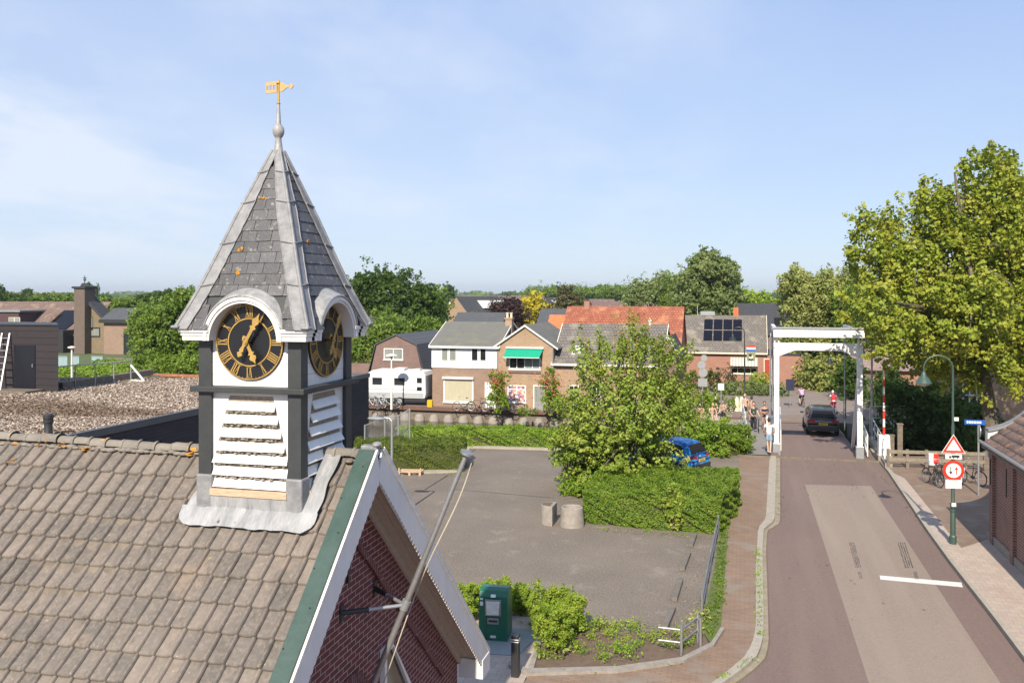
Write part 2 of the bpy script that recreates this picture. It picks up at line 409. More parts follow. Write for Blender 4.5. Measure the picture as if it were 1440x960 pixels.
# green verge capping + white edge + scalloped bargeboards, on both slopes
for sd in (-1,1):
    m=MB()
    for (a0,a1,o0,o1) in ((AV-.19,AV,.12,.146),(AV-.012,AV+.012,-.0,.147)):
        TT=6.35 if sd==-1 else 6.12
        m.hexa([onslope(a0,0 if sd==-1 else .03,o0,sd),onslope(a1,0 if sd==-1 else .03,o0,sd),onslope(a1,TT,o0,sd),onslope(a0,TT,o0,sd),
                onslope(a0,0 if sd==-1 else .03,o1,sd),onslope(a1,0 if sd==-1 else .03,o1,sd),onslope(a1,TT,o1,sd),onslope(a0,TT,o1,sd)])
    g=m.build('verge_capping',MT['green'],church,bevel=.004)
    m=MB(); r=random.Random(1)
    for k in range(14): m.ball(onslope(AV-.17 if k%2 else AV-.05,.25+k*.44,.147,sd),.011,6)
    m.build('screw',MT['dark'],g)
    # bargeboard with scallops
    n=96; LB=6.15; up=[];lo=[]
    for i in range(n*4+1):
        t=LB*i/(n*4); ph=(t/.098)%1.0
        dep=.20+.02*abs(math.sin(math.pi*ph))
        lo.append(onslope(AV,t,-dep,sd)); up.append(onslope(AV,t,.115,sd))
    m=MB()
    for a_ in (0,):
        vs=[];fs=[];K=len(up)
        for x0 in (AV+.002,AV+.036):
            for p in up: vs.append((x0,max(p[1],RB+.001) if sd==1 else min(p[1],RB-.001),p[2]))
            for p in lo: vs.append((x0,max(p[1],RB+.001) if sd==1 else min(p[1],RB-.001),p[2]))
        for i in range(K-1):
            fs+= [(i,i+1,K+i+1,K+i),(2*K+i,3*K+i,3*K+i+1,2*K+i+1),(i,2*K+i,2*K+i+1,i+1),(K+i,K+i+1,3*K+i+1,3*K+i)]
        fs+=[(0,K,3*K,2*K),(K-1,3*K-1,4*K-1,2*K-1)]
        m.add(vs,fs)
    bb=m.build('bargeboard',MT['white'],church,fixn=True)
    m=MB()
    TT=6.15
    m.hexa([onslope(AV+.037,0,.10,sd),onslope(AV+.06,0,.10,sd),onslope(AV+.06,TT,.10,sd),onslope(AV+.037,TT,.10,sd),
            onslope(AV+.037,0,.152,sd),onslope(AV+.06,0,.152,sd),onslope(AV+.06,TT,.152,sd),onslope(AV+.037,TT,.152,sd)])
    m.build('edge_moulding',MT['whiteold'],bb)
    if sd==1:   # drip beads under the scallops
        m=MB()
        for i in range(60): m.ball(onslope(AV+.02,.25+i*.098,-.227,sd),.011,6)
        m.build('bead',MT['white'],bb)
    # soffit boards
    m=MB()
    for k in range(4):
        a0=AW+.004+k*.094; 
        m.hexa([onslope(a0,.25,-.125-.004*(k%2),sd),onslope(a0+.089,.25,-.125-.004*(k%2),sd),onslope(a0+.089,6.1,-.125-.004*(k%2),sd),onslope(a0,6.1,-.125-.004*(k%2),sd),
                onslope(a0,.25,-.102,sd),onslope(a0+.089,.25,-.102,sd),onslope(a0+.089,6.1,-.102,sd),onslope(a0,6.1,-.102,sd)])
    m.hexa([onslope(AW+.003,.3,-.23,sd),onslope(AW+.05,.3,-.23,sd),onslope(AW+.05,5.9,-.23,sd),onslope(AW+.003,5.9,-.23,sd),
            onslope(AW+.003,.3,-.131,sd),onslope(AW+.05,.3,-.131,sd),onslope(AW+.05,5.9,-.131,sd),onslope(AW+.003,5.9,-.131,sd)])
    m.build('soffit',MT['soffit'],church)
    # kneeler box at the foot
    m=MB(); y=RB+sd*4.42; z=rz_(RB+4.4)
    m.box(AW+.01,y-.22,z-.34,AV+.05,y+.2,z-.02); m.build('eave_box',MT['white'],church,bevel=.012)
    # brick chevron moulding
    m=MB()
    m.hexa([onslope(AW+.002,1.0,-.70,sd),onslope(AW+.045,1.0,-.70,sd),onslope(AW+.045,5.2,-.70,sd),onslope(AW+.002,5.2,-.70,sd),
            onslope(AW+.002,.9,-.62,sd),onslope(AW+.045,.9,-.62,sd),onslope(AW+.045,5.2,-.62,sd),onslope(AW+.002,5.2,-.62,sd)])
    m.build('brick_moulding',MT['chbrickdark'],church)
m=MB(); m.ball((AV+.0,RB,RZ+.15),.055,8,(1.2,1.6,.7)); m.box(AV-.19,RB-.06,RZ+.06,AV+.02,RB+.06,RZ+.142); m.build('ridge_cap',MT['lead'],church,bevel=.02)
# gable window following the roof slope, with white frame
def gwin(bl,br,zb,zt,zr):
    fr=MB(); x0,x1=AW+.004,AW+.075
    # outline: left-bottom, left-top, apex, right-top, right-bottom
    o=[(bl,zb),(bl,zt),(bl+.28,zt),(br,zr),(br,zb)]
    cx=sum(p[0] for p in o)/5; cz=sum(p[1] for p in o)/5
    i_=[(cx+(p[0]-cx)*.82,cz+(p[1]-cz)*.9) for p in o]
    for k in range(5):
        l=(k+1)%5; fr.hexa([(x0,)+o[k],(x0,)+o[l],(x0,)+i_[l],(x0,)+i_[k],(x1,)+o[k],(x1,)+o[l],(x1,)+i_[l],(x1,)+i_[k]])
    f=fr.build('window_frame',MT['white'],church,fixn=True)
    g=MB(); g.prism(i_,'x',AW+.003,AW+.03); g.build('pane',MT['glass'],f)
gwin(10.62,11.55,2.6,3.86,3.05)
# round-headed opening with rubbed-brick arch
m=MB(); 
for k in range(22):
    an=math.pi*k/21; c,s_=math.cos(an),math.sin(an); r0,r1=.42,.66
    w_=.028
    p=[(AW+.002,RB+r0*c-w_*s_,3.25+r0*s_+w_*c),(AW+.002,RB+r0*c+w_*s_,3.25+r0*s_-w_*c),(AW+.002,RB+r1*c+w_*1.4*s_,3.25+r1*s_-w_*1.4*c),(AW+.002,RB+r1*c-w_*1.4*s_,3.25+r1*s_+w_*1.4*c)]
    q=[(AW+.03,)+t[1:] for t in p]; m.hexa(p+q)
m.build('brick_arch',MT['chbrickdark'],church,fixn=True)
m=MB(); m.disc((AW+.002,RB,3.25),.40,'x',.012,24); m.box(AW+.002,RB-.4,1.2,AW+.013,RB+.4,3.25); m.build('arched_door',MT['dark'],church)
# wall anchors
m=MB(); m.box(AW+.002,9.62,5.05,AW+.03,9.665,5.55); m.box(AW+.002,9.6,5.2,AW+.035,9.69,5.24); m.build('wall_anchor',MT['dark'],church)
# ================================================================= FLAGPOLE
fp=thing('flagpole','leaning grey steel flagpole bracketed to the shaded brick gable','flagpole',(AW,9.97,3.05))
m=MB(); A=Vector((-4.70,9.97,3.05)); B=Vector((-3.215,9.97,6.60)); D=(B-A)
m.tube([A+D*t for t in (0,.25,.5,.75,.99)],[.042,.041,.038,.034,.03],12); m.build('pole',MT['steel'],fp,smooth=True)
dn=D.normalized(); m=MB(); m.tube([B-dn*.01,B+dn*.0,B+dn*.03,B+dn*.045],[.05,.085,.085,.03],16); m.build('cap',MT['steel'],fp,smooth=True)
C=Vector((-4.0,9.97,4.73)); 
for q in ((AW,9.49,4.74),(AW,10.46,4.72)):
    q=Vector(q); m=MB(); h=q.lerp(C,.42); m.tube([h,C],.022,8); m.tube([q,h+(C-q)*.02],.03,8); br=m.build('bracket_arm',[MT['galv']],fp,smooth=True)
    m=MB(); m.tube([q,h],.034,8); m.box(q.x+.002,q.y-.05,q.z-.1,q.x+.02,q.y+.05,q.z+.1); m.build('bracket_end',MT['dark'],br,smooth=True)
m=MB(); m.tube([C-dn*.06,C+dn*.06],.056,12); m.build('clamp',MT['galv'],fp,smooth=True)
m=MB(); pts=[]
for i in range(30):
    t=i/29; p=B.lerp(A+D*.12,t)+Vector((.07+.03*math.sin(t*9),.05+.03*math.sin(t*14),-.03)); pts.append(p)
m.tube(pts,.007,5); m.build('halyard',M('cord',(.55,.5,.38),.9),fp)
# ================================================================= CLOCK TURRET
TA,TB,TS=-5.5475,9.6675,.6675
tw=thing('clock_turret','white and dark grey clock turret with slate spire astride the church hall roof','clock tower',(TA,TB,6.1))
def tl(x,y,z): return (TA+x,TB+y,z)
def face(k,x,d,z):   # point on side k (0 front,1 right,2 back,3 left); x to the viewer's right, d out from the centre
    c=[(x,-d),(d,x),(-x,d),(-d,-x)][k]
    return (TA+c[0],TB+c[1],z)
def fbox(m,k,x0,x1,d0,d1,z0,z1):
    p=[face(k,x0,d0,z0),face(k,x1,d0,z0),face(k,x1,d1,z0),face(k,x0,d1,z0),face(k,x0,d0,z1),face(k,x1,d0,z1),face(k,x1,d1,z1),face(k,x0,d1,z1)]
    m.hexa([p[3],p[2],p[1],p[0],p[7],p[6],p[5],p[4]])
m=MB(); m.box(TA-.6,TB-.6,5.6,TA+.6,TB+.6,8.1); m.build('core',MT['whiteold'],tw)
for sx in (-1,1):
    for sy in (-1,1):
        m=MB(); x=TA+sx*(TS-.085); y=TB+sy*(TS-.085)
        m.box(x-.085,y-.085,6.12,x+.085,y+.085,8.0)
        m.box(x+sx*.09-.02,y+sy*.09-.02,6.4,x+sx*.09+.0,y+sy*.09+.0,7.98) if False else None
        p=m.build('corner_post',MT['slatepaint'],tw,bevel=.008)
        m=MB(); m.box(x-.105,y-.105,5.75,x+.105,y+.105,6.405); m.build('lead_shoe',MT['lead'],p,bevel=.02)
XI=TS-.17   # inner edge of posts
for k in range(4):
    # upper boarded panel
    m=MB()
    for j in range(5):
        z0=7.44+j*.135; fbox(m,k,-XI-.01,XI+.01,.60,.628+.001*(j%2),z0+.002,z0+.134)
    m.build('board_panel',MT['white'],tw,bevel=.002)
    # lower louvred panel: white boards cut to a widening opening with slats
    if k in (0,1,3):
        m=MB(); zt,zb=7.335,6.245
        wt,wb=.285,.475
        def hw(z): 
            t=(7.33-z)/(7.33-6.62); return min(wb,wt+(wb-wt)*max(0,t))
        # side boards
        for s_ in (-1,1):
            zs=[7.33,7.15,6.98,6.80,6.62,6.25]
            for a_,b_ in zip(zs,zs[1:]):
                m_x0=[s_*hw(a_),s_*hw(b_)]
                P=[face(k,m_x0[1],.618,b_),face(k,s_*(XI+.01),.618,b_),face(k,s_*(XI+.01),.60,b_),face(k,m_x0[1],.60,b_),
                   face(k,m_x0[0],.618,a_),face(k,s_*(XI+.01),.618,a_),face(k,s_*(XI+.01),.60,a_),face(k,m_x0[0],.60,a_)]
                m.hexa(P)
        fbox(m,k,-XI-.01,XI+.01,.60,.619,7.33,7.385)
        lp=m.build('louvre_panel',MT['white'],tw,fixn=True)
        m=MB(); fbox(m,k,-XI+.02,XI-.02,.601,.6055,6.24,7.34); m.build('nest_debris',MT['debris'],lp)
        zc=[7.225,7.075,6.915,6.755,6.61,6.465,6.325]
        for j,z in enumerate(zc):
            h_=hw(z)+.012; m=MB(); r=random.Random(j*7+k); tq=r.uniform(-.004,.004)
            P=[face(k,-h_,.672,z-.062+tq),face(k,h_,.672,z-.062-tq),face(k,h_,.655,z-.066-tq),face(k,-h_,.655,z-.066+tq),
               face(k,-h_+.01,.622,z+.035+tq),face(k,h_-.01,.622,z+.035-tq),face(k,h_-.01,.606,z+.03-tq),face(k,-h_+.01,.606,z+.03+tq)]
            m.hexa(P)
            m.build('slat',MT['white'],lp,fixn=True)
            if k==0 and j<6:
                m=MB()
                for q in range(44):
                    m.ball(face(k,r.uniform(-h_,h_)*.93,r.uniform(.62,.655),z-.078+r.uniform(-.016,.008)),r.uniform(.007,.018),6,(1.7,1,.8))
                m.build('debris',MT['debris'],lp)
        m=MB(); fbox(m,k,-XI,XI,.60,.70,6.165,6.245); m.build('sill',MT['wood'],tw,bevel=.006)
        m=MB(); fbox(m,k,-XI,XI,.60,.685,5.7,6.163); m.build('lead_upstand',MT['leadlight'],tw)
# ledge
m=MB(); o=TS+.07
for (x0,y0,x1,y1) in ((-o,-o,o,-TS+.03),(-o,TS-.03,o,o),(-o,-TS+.03,-TS+.03,TS-.03),(TS-.03,-TS+.03,o,TS-.03)):
    m.box(TA+x0,TB+y0,7.372,TA+x1,TB+y1,7.438)
m.build('ledge',MT['slatepaint'],tw,bevel=.008)
# cornice pieces left and right of each arch, arch band and hood
AZ=7.975; RI,RO=.435,.505; OC=TS+.15
for k in range(4):
    m=MB()
    for s_ in (-1,1):
        m=MB(); x_in=s_*RI; 
        for (d1,z0,z1) in ((OC-.02,7.975,8.03),(OC-.008,8.0305,8.07),(OC+.012,8.0705,8.115)):
            xo=s_*(d1) if k in(0,2) else s_*(TS-.01)
            x0,x1=sorted((x_in,xo)); fbox(m,k,x0,x1,.58,d1,z0,z1)
        m.build('cornice',MT['white'],tw,bevel=.006)
    m=MB(); n=28
    for (r0,r1,d0,d1) in ((RI,RI+.03,.62,OC-.012),(RI+.031,RO,.62,OC+.006)):
        ring=[]
        for i in range(n+1):
            an=math.pi*i/n; c,s_=math.cos(an),math.sin(an)
            ring.append([face(k,r0*c,d1,AZ+r0*s_),face(k,r1*c,d1,AZ+r1*s_),face(k,r1*c,d0,AZ+r1*s_),face(k,r0*c,d0,AZ+r0*s_)])
        vs=[p for q in ring for p in q]; fs=[]
        for i in range(n):
            for j in range(4):
                l=(j+1)%4; fs.append((i*4+j,i*4+l,(i+1)*4+l,(i+1)*4+j))
        m.add(vs,fs)
    m.build('arch_moulding',MT['white'],tw,smooth=True,fixn=True)
    # lead hood, flaring back onto the slope
    prof=[(RO+.004,OC+.012),(RO+.012,OC+.02),(RO+.03,OC),(RO+.06,OC-.07),(RO+.10,OC-.16),(RO+.125,OC-.21),(RO+.13,OC-.26)]
    vs=[];fs=[]; K=len(prof)
    for i in range(n+1):
        an=math.pi*(i/n); c,s_=math.cos(an),math.sin(an)
        for q,(r_,d_) in enumerate(prof):
            z=AZ+r_*s_+ (.13 if False else 0); vs.append(face(k,r_*c,d_,max(z,8.118)))
    for i in range(n):
        for q in range(K-1): fs.append((i*K+q,i*K+q+1,(i+1)*K+q+1,(i+1)*K+q))
    m=MB(); m.add(vs,fs); m.build('lead_hood',MT['leadwarm'],tw,smooth='all')
# spire
ZA,Z0=10.27,8.12; E0=OC+.015
def sw(z):   # half width of spire at height z, with a slight flare
    t=(z-Z0)/(ZA-Z0); return .035+(E0-.035)*(1-t)-.03*math.sin(math.pi*min(1,t*1.6))*(1-t)
zs=[Z0+(ZA-Z0)*i/16 for i in range(17)]
m=MB()
for k in range(4):
    # backing strips with the arch cut out
    for z0,z1 in zip(zs,zs[1:]):
        def cut(z): 
            r2=(RO-.02)**2-(z-AZ)**2; return math.sqrt(r2) if r2>0 else 0
        w0,w1=sw(z0)-.012,sw(z1)-.012; c0,c1=cut(z0),cut(z1)
        if c0>0:
            for s_ in (-1,1): m.add([face(k,s_*c0,w0,z0),face(k,s_*w0,w0,z0),face(k,s_*w1,w1,z1),face(k,s_*c1,w1,z1)],[(0,1,2,3) if s_==1 else (3,2,1,0)])
        else: m.add([face(k,-w0,w0,z0),face(k,w0,w0,z0),face(k,w1,w1,z1),face(k,-w1,w1,z1)],[(0,1,2,3)])
spire=m.build('spire',MT['slatepaint'],tw)
m=MB(); r=random.Random(11)
rh=.137; 
for k in range(4):
    j=0; z=Z0
    while z<ZA-.25:
        z1=z+rh*1.12*.94; zz=z; w0=sw(z); w1=sw(z1)
        x=-w0-((j%2)*.1)
        while x<w0:
            wd_=.2+r.uniform(-.012,.012); xa,xb=max(x+.003,-w0),min(x+wd_-.003,w0)
            if xb-xa>.02:
                xm=(xa+xb)/2
                inarch=(abs(xm)<RO+.0 and (z+.02-AZ)<math.sqrt(max(0,(RO+.03)**2-min(abs(xa),abs(xb))**2)))
                if not inarch:
                    l=r.uniform(0,.006); f1=w1/w0
                    tx=r.uniform(-.003,.003)
                    P=[face(k,xa,w0+.006,z-.012+tx),face(k,xb,w0+.006,z-.012-tx),face(k,xb,w0+.016+l,z-.012-tx),face(k,xa,w0+.016+l,z-.012+tx),
                       face(k,max(xa,-w1),w1-.004,z1),face(k,min(xb,w1),w1-.004,z1),face(k,min(xb,w1),w1+.004,z1),face(k,max(xa,-w1),w1+.004,z1)]
                    m.hexa(P)
            x+=wd_
        z+=rh*.94; j+=1
m.build('slates',MT['slate'],spire,fixn=True)
# lichen on slates
m=MB(); r=random.Random(4)
for (kk,px,py,s_) in ((0,371,351,.045),(0,372,383,.04),(0,381,277,.03),(1,432,338,.03)):
    z=8.5+(415-py)*.00845; wz=sw(z)
    x={371:-.22,372:-.2,381:-.06,432:-.1}[px]
    for q in range(6): m.ball(face(kk,x+r.uniform(-.03,.03),wz+.02,z+r.uniform(-.02,.015)),s_*r.uniform(.3,.6),6,(1,.5,1) if kk==0 else (.5,1,1))
m.build('lichen',MT['lichen'],spire,smooth='all')
# lead hips: two wings and a roll
for (sx,sy) in ((-1,-1),(1,-1),(1,1),(-1,1)):
    m=MB(); pts=[];n_=36
    W1=[]
    for i in range(n_+1):
        z=Z0-.01+(ZA+.02-Z0)*i/n_; w=sw(z)+.02
        hwid=min(.165,.05+.34*w); 
        nj=.004*math.sin(i*2.1)
        W1.append(((TA+sx*(w-hwid-nj),TB+sy*(w+.006),z),(TA+sx*(w+.004),TB+sy*(w+.004),z),(TA+sx*(w+.006),TB+sy*(w-hwid+nj),z)))
        pts.append((TA+sx*w,TB+sy*w,z))
    vs=[p for t in W1 for p in t]; fs=[]
    for i in range(n_):
        for q in (0,1): fs.append((i*3+q,i*3+q+1,i*3+q+4,i*3+q+3))
    m.add(vs,fs)
    # dressed over: thickness at the edge
    for q in (0,2): m.tube([W1[i][q] for i in range(n_+1)],.009,5)
    m.tube(pts,[.024-.006*i/n_ for i in range(n_+1)],8)
    for zr in (8.62,9.12,9.62,10.0):
        w=sw(zr)+.02; hwid=min(.17,.055+.34*w)
        m.tube([(TA+sx*(w-hwid),TB+sy*(w+.01),zr+.015),(TA+sx*(w+.02),TB+sy*(w+.02),zr-.015),(TA+sx*(w+.01),TB+sy*(w-hwid),zr+.015)],.012,6)
    m.build('lead_hip',MT['lead'],spire,smooth=True)
    m=MB(); m.box(TA+sx*(E0+.0)-.06,TB+sy*(E0+.0)-.06,8.116,TA+sx*(E0+.0)+.045*1,TB+sy*(E0+.0)+.045,8.15); m.build('lead_corner',MT['lead'],spire,bevel=.02)
# finial
m=MB(); m.lathe([(.075,0),(.062,.04),(.046,.14),(.036,.22),(.038,.235),(.052,.25),(.068,.285),(.073,.32),(.066,.355),(.048,.385),(.034,.40),(.030,.42),(.017,.66),(.014,.67)],(TA,TB,10.20),20)
m.build('finial',MT['leadwarm'],tw,smooth=True)
m=MB(); m.lathe([(.022,0),(.025,.01),(.015,.016),(.013,.245),(.028,.255),(.018,.28),(.004,.30)],(TA,TB,10.85),12); rod=m.build('vane_rod',MT['gold'],tw,smooth=True)
# weather vane: pierced flag and arrow
VD=Vector((1.0,-.12,0)).normalized()
def vp(x,z,o=0): return (TA+VD.x*x-VD.y*o,TB+VD.y*x+VD.x*o,z)
m=MB(); zc=11.055
def plate(poly):
    n=len(poly); vs=[vp(x,z,-.006) for x,z in poly]+[vp(x,z,.006) for x,z in poly]
    m.add(vs,[tuple(range(n)),tuple(range(2*n-1,n-1,-1))]+[(i,i+n,(i+1)%n+n,(i+1)%n) for i in range(n)])
plate([(-.185,zc+.03),(-.02,zc+.03),(-.02,zc+.075),(-.185,zc+.075)]); plate([(-.185,zc-.06),(-.02,zc-.06),(-.02,zc-.025),(-.185,zc-.025)])
for xx in (-.185,-.14,-.085,-.035): plate([(xx,zc-.026),(xx+.014,zc-.026),(xx+.014,zc+.031),(xx,zc+.031)])
plate([(.02,zc+.055),(.06,zc+.055),(.13,zc+.012),(.165,zc+.01),(.165,zc-.01),(.13,zc-.012),(.06,zc-.055),(.02,zc-.055)])
plate([(.155,zc),(.19,zc+.038),(.225,zc),(.19,zc-.038)])
m.build('weather_vane',M('vane_orange',(.62,.30,.08),.5,.2,20,c2=(.40,.38,.22)),tw,fixn=True)
# dials
def romans(h):
    return {1:'I',2:'II',3:'III',4:'IIII',5:'V',6:'VI',7:'VII',8:'VIII',9:'IX',10:'X',11:'XI',12:'XII'}[h]
for k in (0,1):
    R=.44; zc=7.955; dd=.640
    # disc
    n=64
    def ring(m,r0,r1,d0,d1):
        vs=[];fs=[]
        for i in range(n):
            an=2*math.pi*i/n; c,s_=math.cos(an),math.sin(an)
            vs+=[face(k,r0*c,d1,zc+r0*s_),face(k,r1*c,d1,zc+r1*s_),face(k,r1*c,d0,zc+r1*s_),face(k,r0*c,d0,zc+r0*s_)]
        for i in range(n):
            j=(i+1)%n
            for q in range(4): l=(q+1)%4; fs.append((i*4+q,i*4+l,j*4+l,j*4+q))
        m.add(vs,fs)
    m=MB(); ring(m,.001,R,dd-.012,dd+.012); dial=m.build('clock_dial',MT['black'],tw,fixn=True)
    tag(dial,'black dial with gilt Roman numerals facing the camera' if k==0 else 'black dial with gilt Roman numerals facing the road')
    m=MB(); ring(m,R-.016,R-.004,dd+.0125,dd+.022); ring(m,.268,.282,dd+.0125,dd+.020)
    for q in range(60):
        an=math.radians(90-q*6); c,s_=math.cos(an),math.sin(an)
        if q%5: m.bar(face(k,(R-.03)*c,dd+.016,zc+(R-.03)*s_),face(k,(R-.014)*c,dd+.016,zc+(R-.014)*s_),.004)
    m.build('chapter_ring',MT['gold'],dial,fixn=True)
    m=MB()
    for h in range(1,13):
        th=math.radians(h*30); txt=romans(h); wds={'I':.026,'V':.05,'X':.05}; tot=sum(wds[c] for c in txt)
        x=-tot/2
        def pt(u,v):   # u across (clockwise), v outwards
            return face(k, v*math.sin(th)+u*math.cos(th), dd+.0165, zc+v*math.cos(th)-u*math.sin(th))
        r0,r1=.292,.412
        for c in txt:
            w_=wds[c]; xm=x+w_/2
            up=face(k,0,1,0)
            nrm=Vector(face(k,0,1,0))-Vector(face(k,0,0,0))
            if c=='I': m.bar(pt(xm,r0),pt(xm,r1),.013,.006,up=nrm)
            if c=='V': m.bar(pt(xm,r0),pt(xm-.018,r1),.013,.006,up=nrm); m.bar(pt(xm,r0),pt(xm+.018,r1),.006,.0062,up=nrm)
            if c=='X': m.bar(pt(xm+.018,r0),pt(xm-.018,r1),.013,.006,up=nrm); m.bar(pt(xm-.018,r0),pt(xm+.018,r1),.006,.0062,up=nrm)
            x+=w_
        m.bar(pt(-tot/2,r1),pt(tot/2,r1),.005,.006,up=nrm); m.bar(pt(-tot/2,r0),pt(tot/2,r0),.005,.006,up=nrm)
    m.build('numerals',MT['gold'],dial)
    # hands
    def hand(name,ang,tip,tail,wm,d_):
        m=MB(); th=math.radians(ang)
        def pt(u,v,e=0): return face(k, v*math.sin(th)+u*math.cos(th), dd+d_+e, zc+v*math.cos(th)-u*math.sin(th))
        def sym(pr):
            n=len(pr); out=[(w,v) for w,v in pr]+[(-w,v) for w,v in reversed(pr)]
            N_=len(out); vs=[pt(u,v,0) for u,v in out]+[pt(u,v,.008) for u,v in out]
            fs=[]
            for i in range(n-1):
                a,b=i,i+1; c,d2=N_-2-i,N_-1-i
                fs+=[(a,b,c,d2),(d2+N_,c+N_,b+N_,a+N_)]
            for i in range(N_): j=(i+1)%N_; fs.append((i,i+N_,j+N_,j))
            m.add(vs,fs)
        sc=wm
        pr=[(.001,-tail),(.018*sc,-tail+.02),(.03*sc,-tail+.045),(.012*sc,-tail+.065),(.022*sc,-tail+.085),(.012*sc,-.05),(.03,0),(.014*sc,.05),(.016*sc,tip*.45),(.034*sc,tip*.52),(.014*sc,tip*.58),(.036*sc,tip*.70),(.03*sc,tip*.78),(.012*sc,tip*.86),(.001,tip)]
        sym(pr)
        m.tube([pt(0,0,-d_+.01),pt(0,0,.02)],.018,10)
        m.build(name,MT['gold'],dial,fixn=True)
    hand('minute_hand',29,.385,.19,1.25,.10); hand('hour_hand',154,.27,.09,1.3,.075)
# lead apron dressed over the tiles
def apron():
    V=[];Fc=[];r=random.Random(9)
    def strip(pts_in,pts_out,rows=5):
        base=len(V); n=len(pts_in)
        for i in range(n):
            a=Vector(pts_in[i]); b=Vector(pts_out[i])
            for q in range(rows+1):
                p=a.lerp(b,q/rows); t=p.y  # p=(a, t, 0): a coord and slope distance
                o=.074+.004*math.sin(p.x*30.9+q*.3)+.002*math.sin(p.x*67+q)-.012*(q/rows)+.004*math.sin(p.y*19+p.x*7)
                V.append(onslope(p.x,p.y,max(o,.045)))
        for i in range(n-1):
            for q in range(rows):
                b_=base+i*(rows+1)+q; Fc.append((b_,b_+rows+1,b_+rows+2,b_+1))
    tC=(RB-(TB-TS))/cs_   # slope distance of the front wall line
    xs=[TA-TS-.20+i*(2*TS+.42)/70 for i in range(71)]
    wob=lambda x:.02*math.sin(x*9)+.012*math.sin(x*23)
    outer=[]
    for i,x in enumerate(xs):
        e=min(1,min(i,70-i)/5.0); outer.append((x,tC+.07+.13*math.sqrt(e)+wob(x)*.35,0))
    strip([(min(max(x,TA-TS-.2),TA+TS+.22),tC-.05-(.0),0) for x in xs],outer)
    # right-hand side strip running up to the ridge, and left one
    ts=[.02+i*(tC+.05)/30 for i in range(31)]
    strip([(TA+TS-.02,t,0) for t in ts],[(TA+TS+.20+.015*math.sin(t*11),t,0) for t in ts],5)
    strip([(TA-TS-.13+.01*math.sin(t*13),t,0) for t in ts],[(TA-TS+.02,t,0) for t in ts],4)
    o=np_mesh('lead_apron',V,Fc,MT['leadlight'],tw,smooth=True)
apron()
# ================================================================= GROUND, ROAD, PAVEMENTS, CANAL
MT['asphalt_old']=M('road_asphalt',(.180,.138,.130),.85,.07,.35,bmp=.7,bscale=60,c2=(.135,.108,.105))
MT['asphalt_light_old']=M('road_asphalt_light',(.245,.205,.175),.85,.06,.5,bmp=.5,bscale=120,c2=(.215,.178,.152))
def road_mat(name,c1,c2,light,dark):
    m,nt,bs=newmat(name)
    col=mixc(nt,mrange(nt,noise_(nt,.25,5,.6,stretch=(1,.3,1)),.35,.65),c1,c2)
    col=mixc(nt,mrange(nt,noise_(nt,17,3,.85),.50,.72,0,.65),col,light); col=mixc(nt,mrange(nt,noise_(nt,11,3,.85),.54,.74,0,.6),col,dark)
    sp_=mrange(nt,noise_(nt,2.3,6,.75),.66,.72,0,.45); col=mixc(nt,sp_,col,dark)
    wear=mrange(nt,noise_(nt,1.6,3,.5,stretch=(1,.05,1)),.5,.7,0,.28); col=mixc(nt,wear,col,light)
    L(nt,col,bs.inputs['Base Color']); bs.inputs['Roughness'].default_value=.88; bump(nt,bs,noise_(nt,45,2,.7),.5,.008); return m
MT['asphalt']=road_mat('road_asphalt',(.182,.124,.106),(.155,.107,.092),(.235,.178,.145),(.085,.062,.052))
MT['asphalt_light']=road_mat('road_asphalt_light',(.262,.203,.166),(.225,.175,.142),(.33,.27,.21),(.135,.105,.08))
def car_park_mat():
    m,nt,bs=newmat('coarse_asphalt')
    n=noise_(nt,.35,5,.6); col=mixc(nt,mrange(nt,n,.38,.65),(.122,.097,.077),(.162,.131,.104))
    n2=noise_(nt,18,3,.85); col=mixc(nt,mrange(nt,n2,.42,.70,0,.7),col,(.33,.285,.235))
    n4=noise_(nt,12,3,.85); col=mixc(nt,mrange(nt,n4,.5,.75,0,.5),col,(.07,.06,.055))
    n3=noise_(nt,.9,6,.7); col=mixc(nt,mrange(nt,n3,.56,.72,0,.6),col,(.31,.265,.215))
    L(nt,col,bs.inputs['Base Color']); bs.inputs['Roughness'].default_value=.9; bump(nt,bs,n2,.5,.01); return m
MT['carpark']=car_park_mat()
MT['klinker']=BR('paving_brick',(.30,.195,.13),(.22,.148,.105),(.16,.12,.085),.26,.085,.010,var=.55,horiz=True,patch=(.24,.21,.17),pscale=.8,bmp=.4)
MT['klinker2']=BR('paving_brick_right',(.27,.18,.125),(.20,.14,.105),(.14,.11,.08),.26,.11,.010,var=.55,horiz=True,rot=.4,patch=(.26,.22,.18),pscale=.7,bmp=.4)
MT['klinker3']=BR('paving_brick_far',(.26,.19,.15),(.20,.15,.12),(.15,.12,.09),.20,.10,.008,var=.35,horiz=True,bmp=0)
MT['kerb']=M('kerb_concrete',(.40,.36,.30),.85,.15,4,bmp=.3,c2=(.28,.25,.20))
MT['pavers']=BR('concrete_pavers',(.44,.36,.30),(.38,.31,.26),(.25,.2,.17),.3,.3,.008,var=.2,horiz=True,bmp=.3,patch=(.36,.27,.22),pscale=1.2)
MT['concrete']=M('concrete',(.33,.30,.27),.9,.18,5,bmp=.5,bscale=60,c2=(.22,.19,.16))
MT['gutter']=M('gutter_strip',(.34,.285,.225),.9,.25,3,c2=(.20,.18,.11))
MT['paint']=M('road_paint',(.72,.70,.66),.7,.08,8,c2=(.55,.53,.5))
MT['soil']=M('soil',(.17,.115,.08),.95,.3,5,bmp=.9,bscale=40,c2=(.10,.07,.05))
MT['grass']=M('grass_ground',(.07,.12,.025),.95,.3,1.2,bmp=.6,bscale=60,c2=(.13,.13,.04))
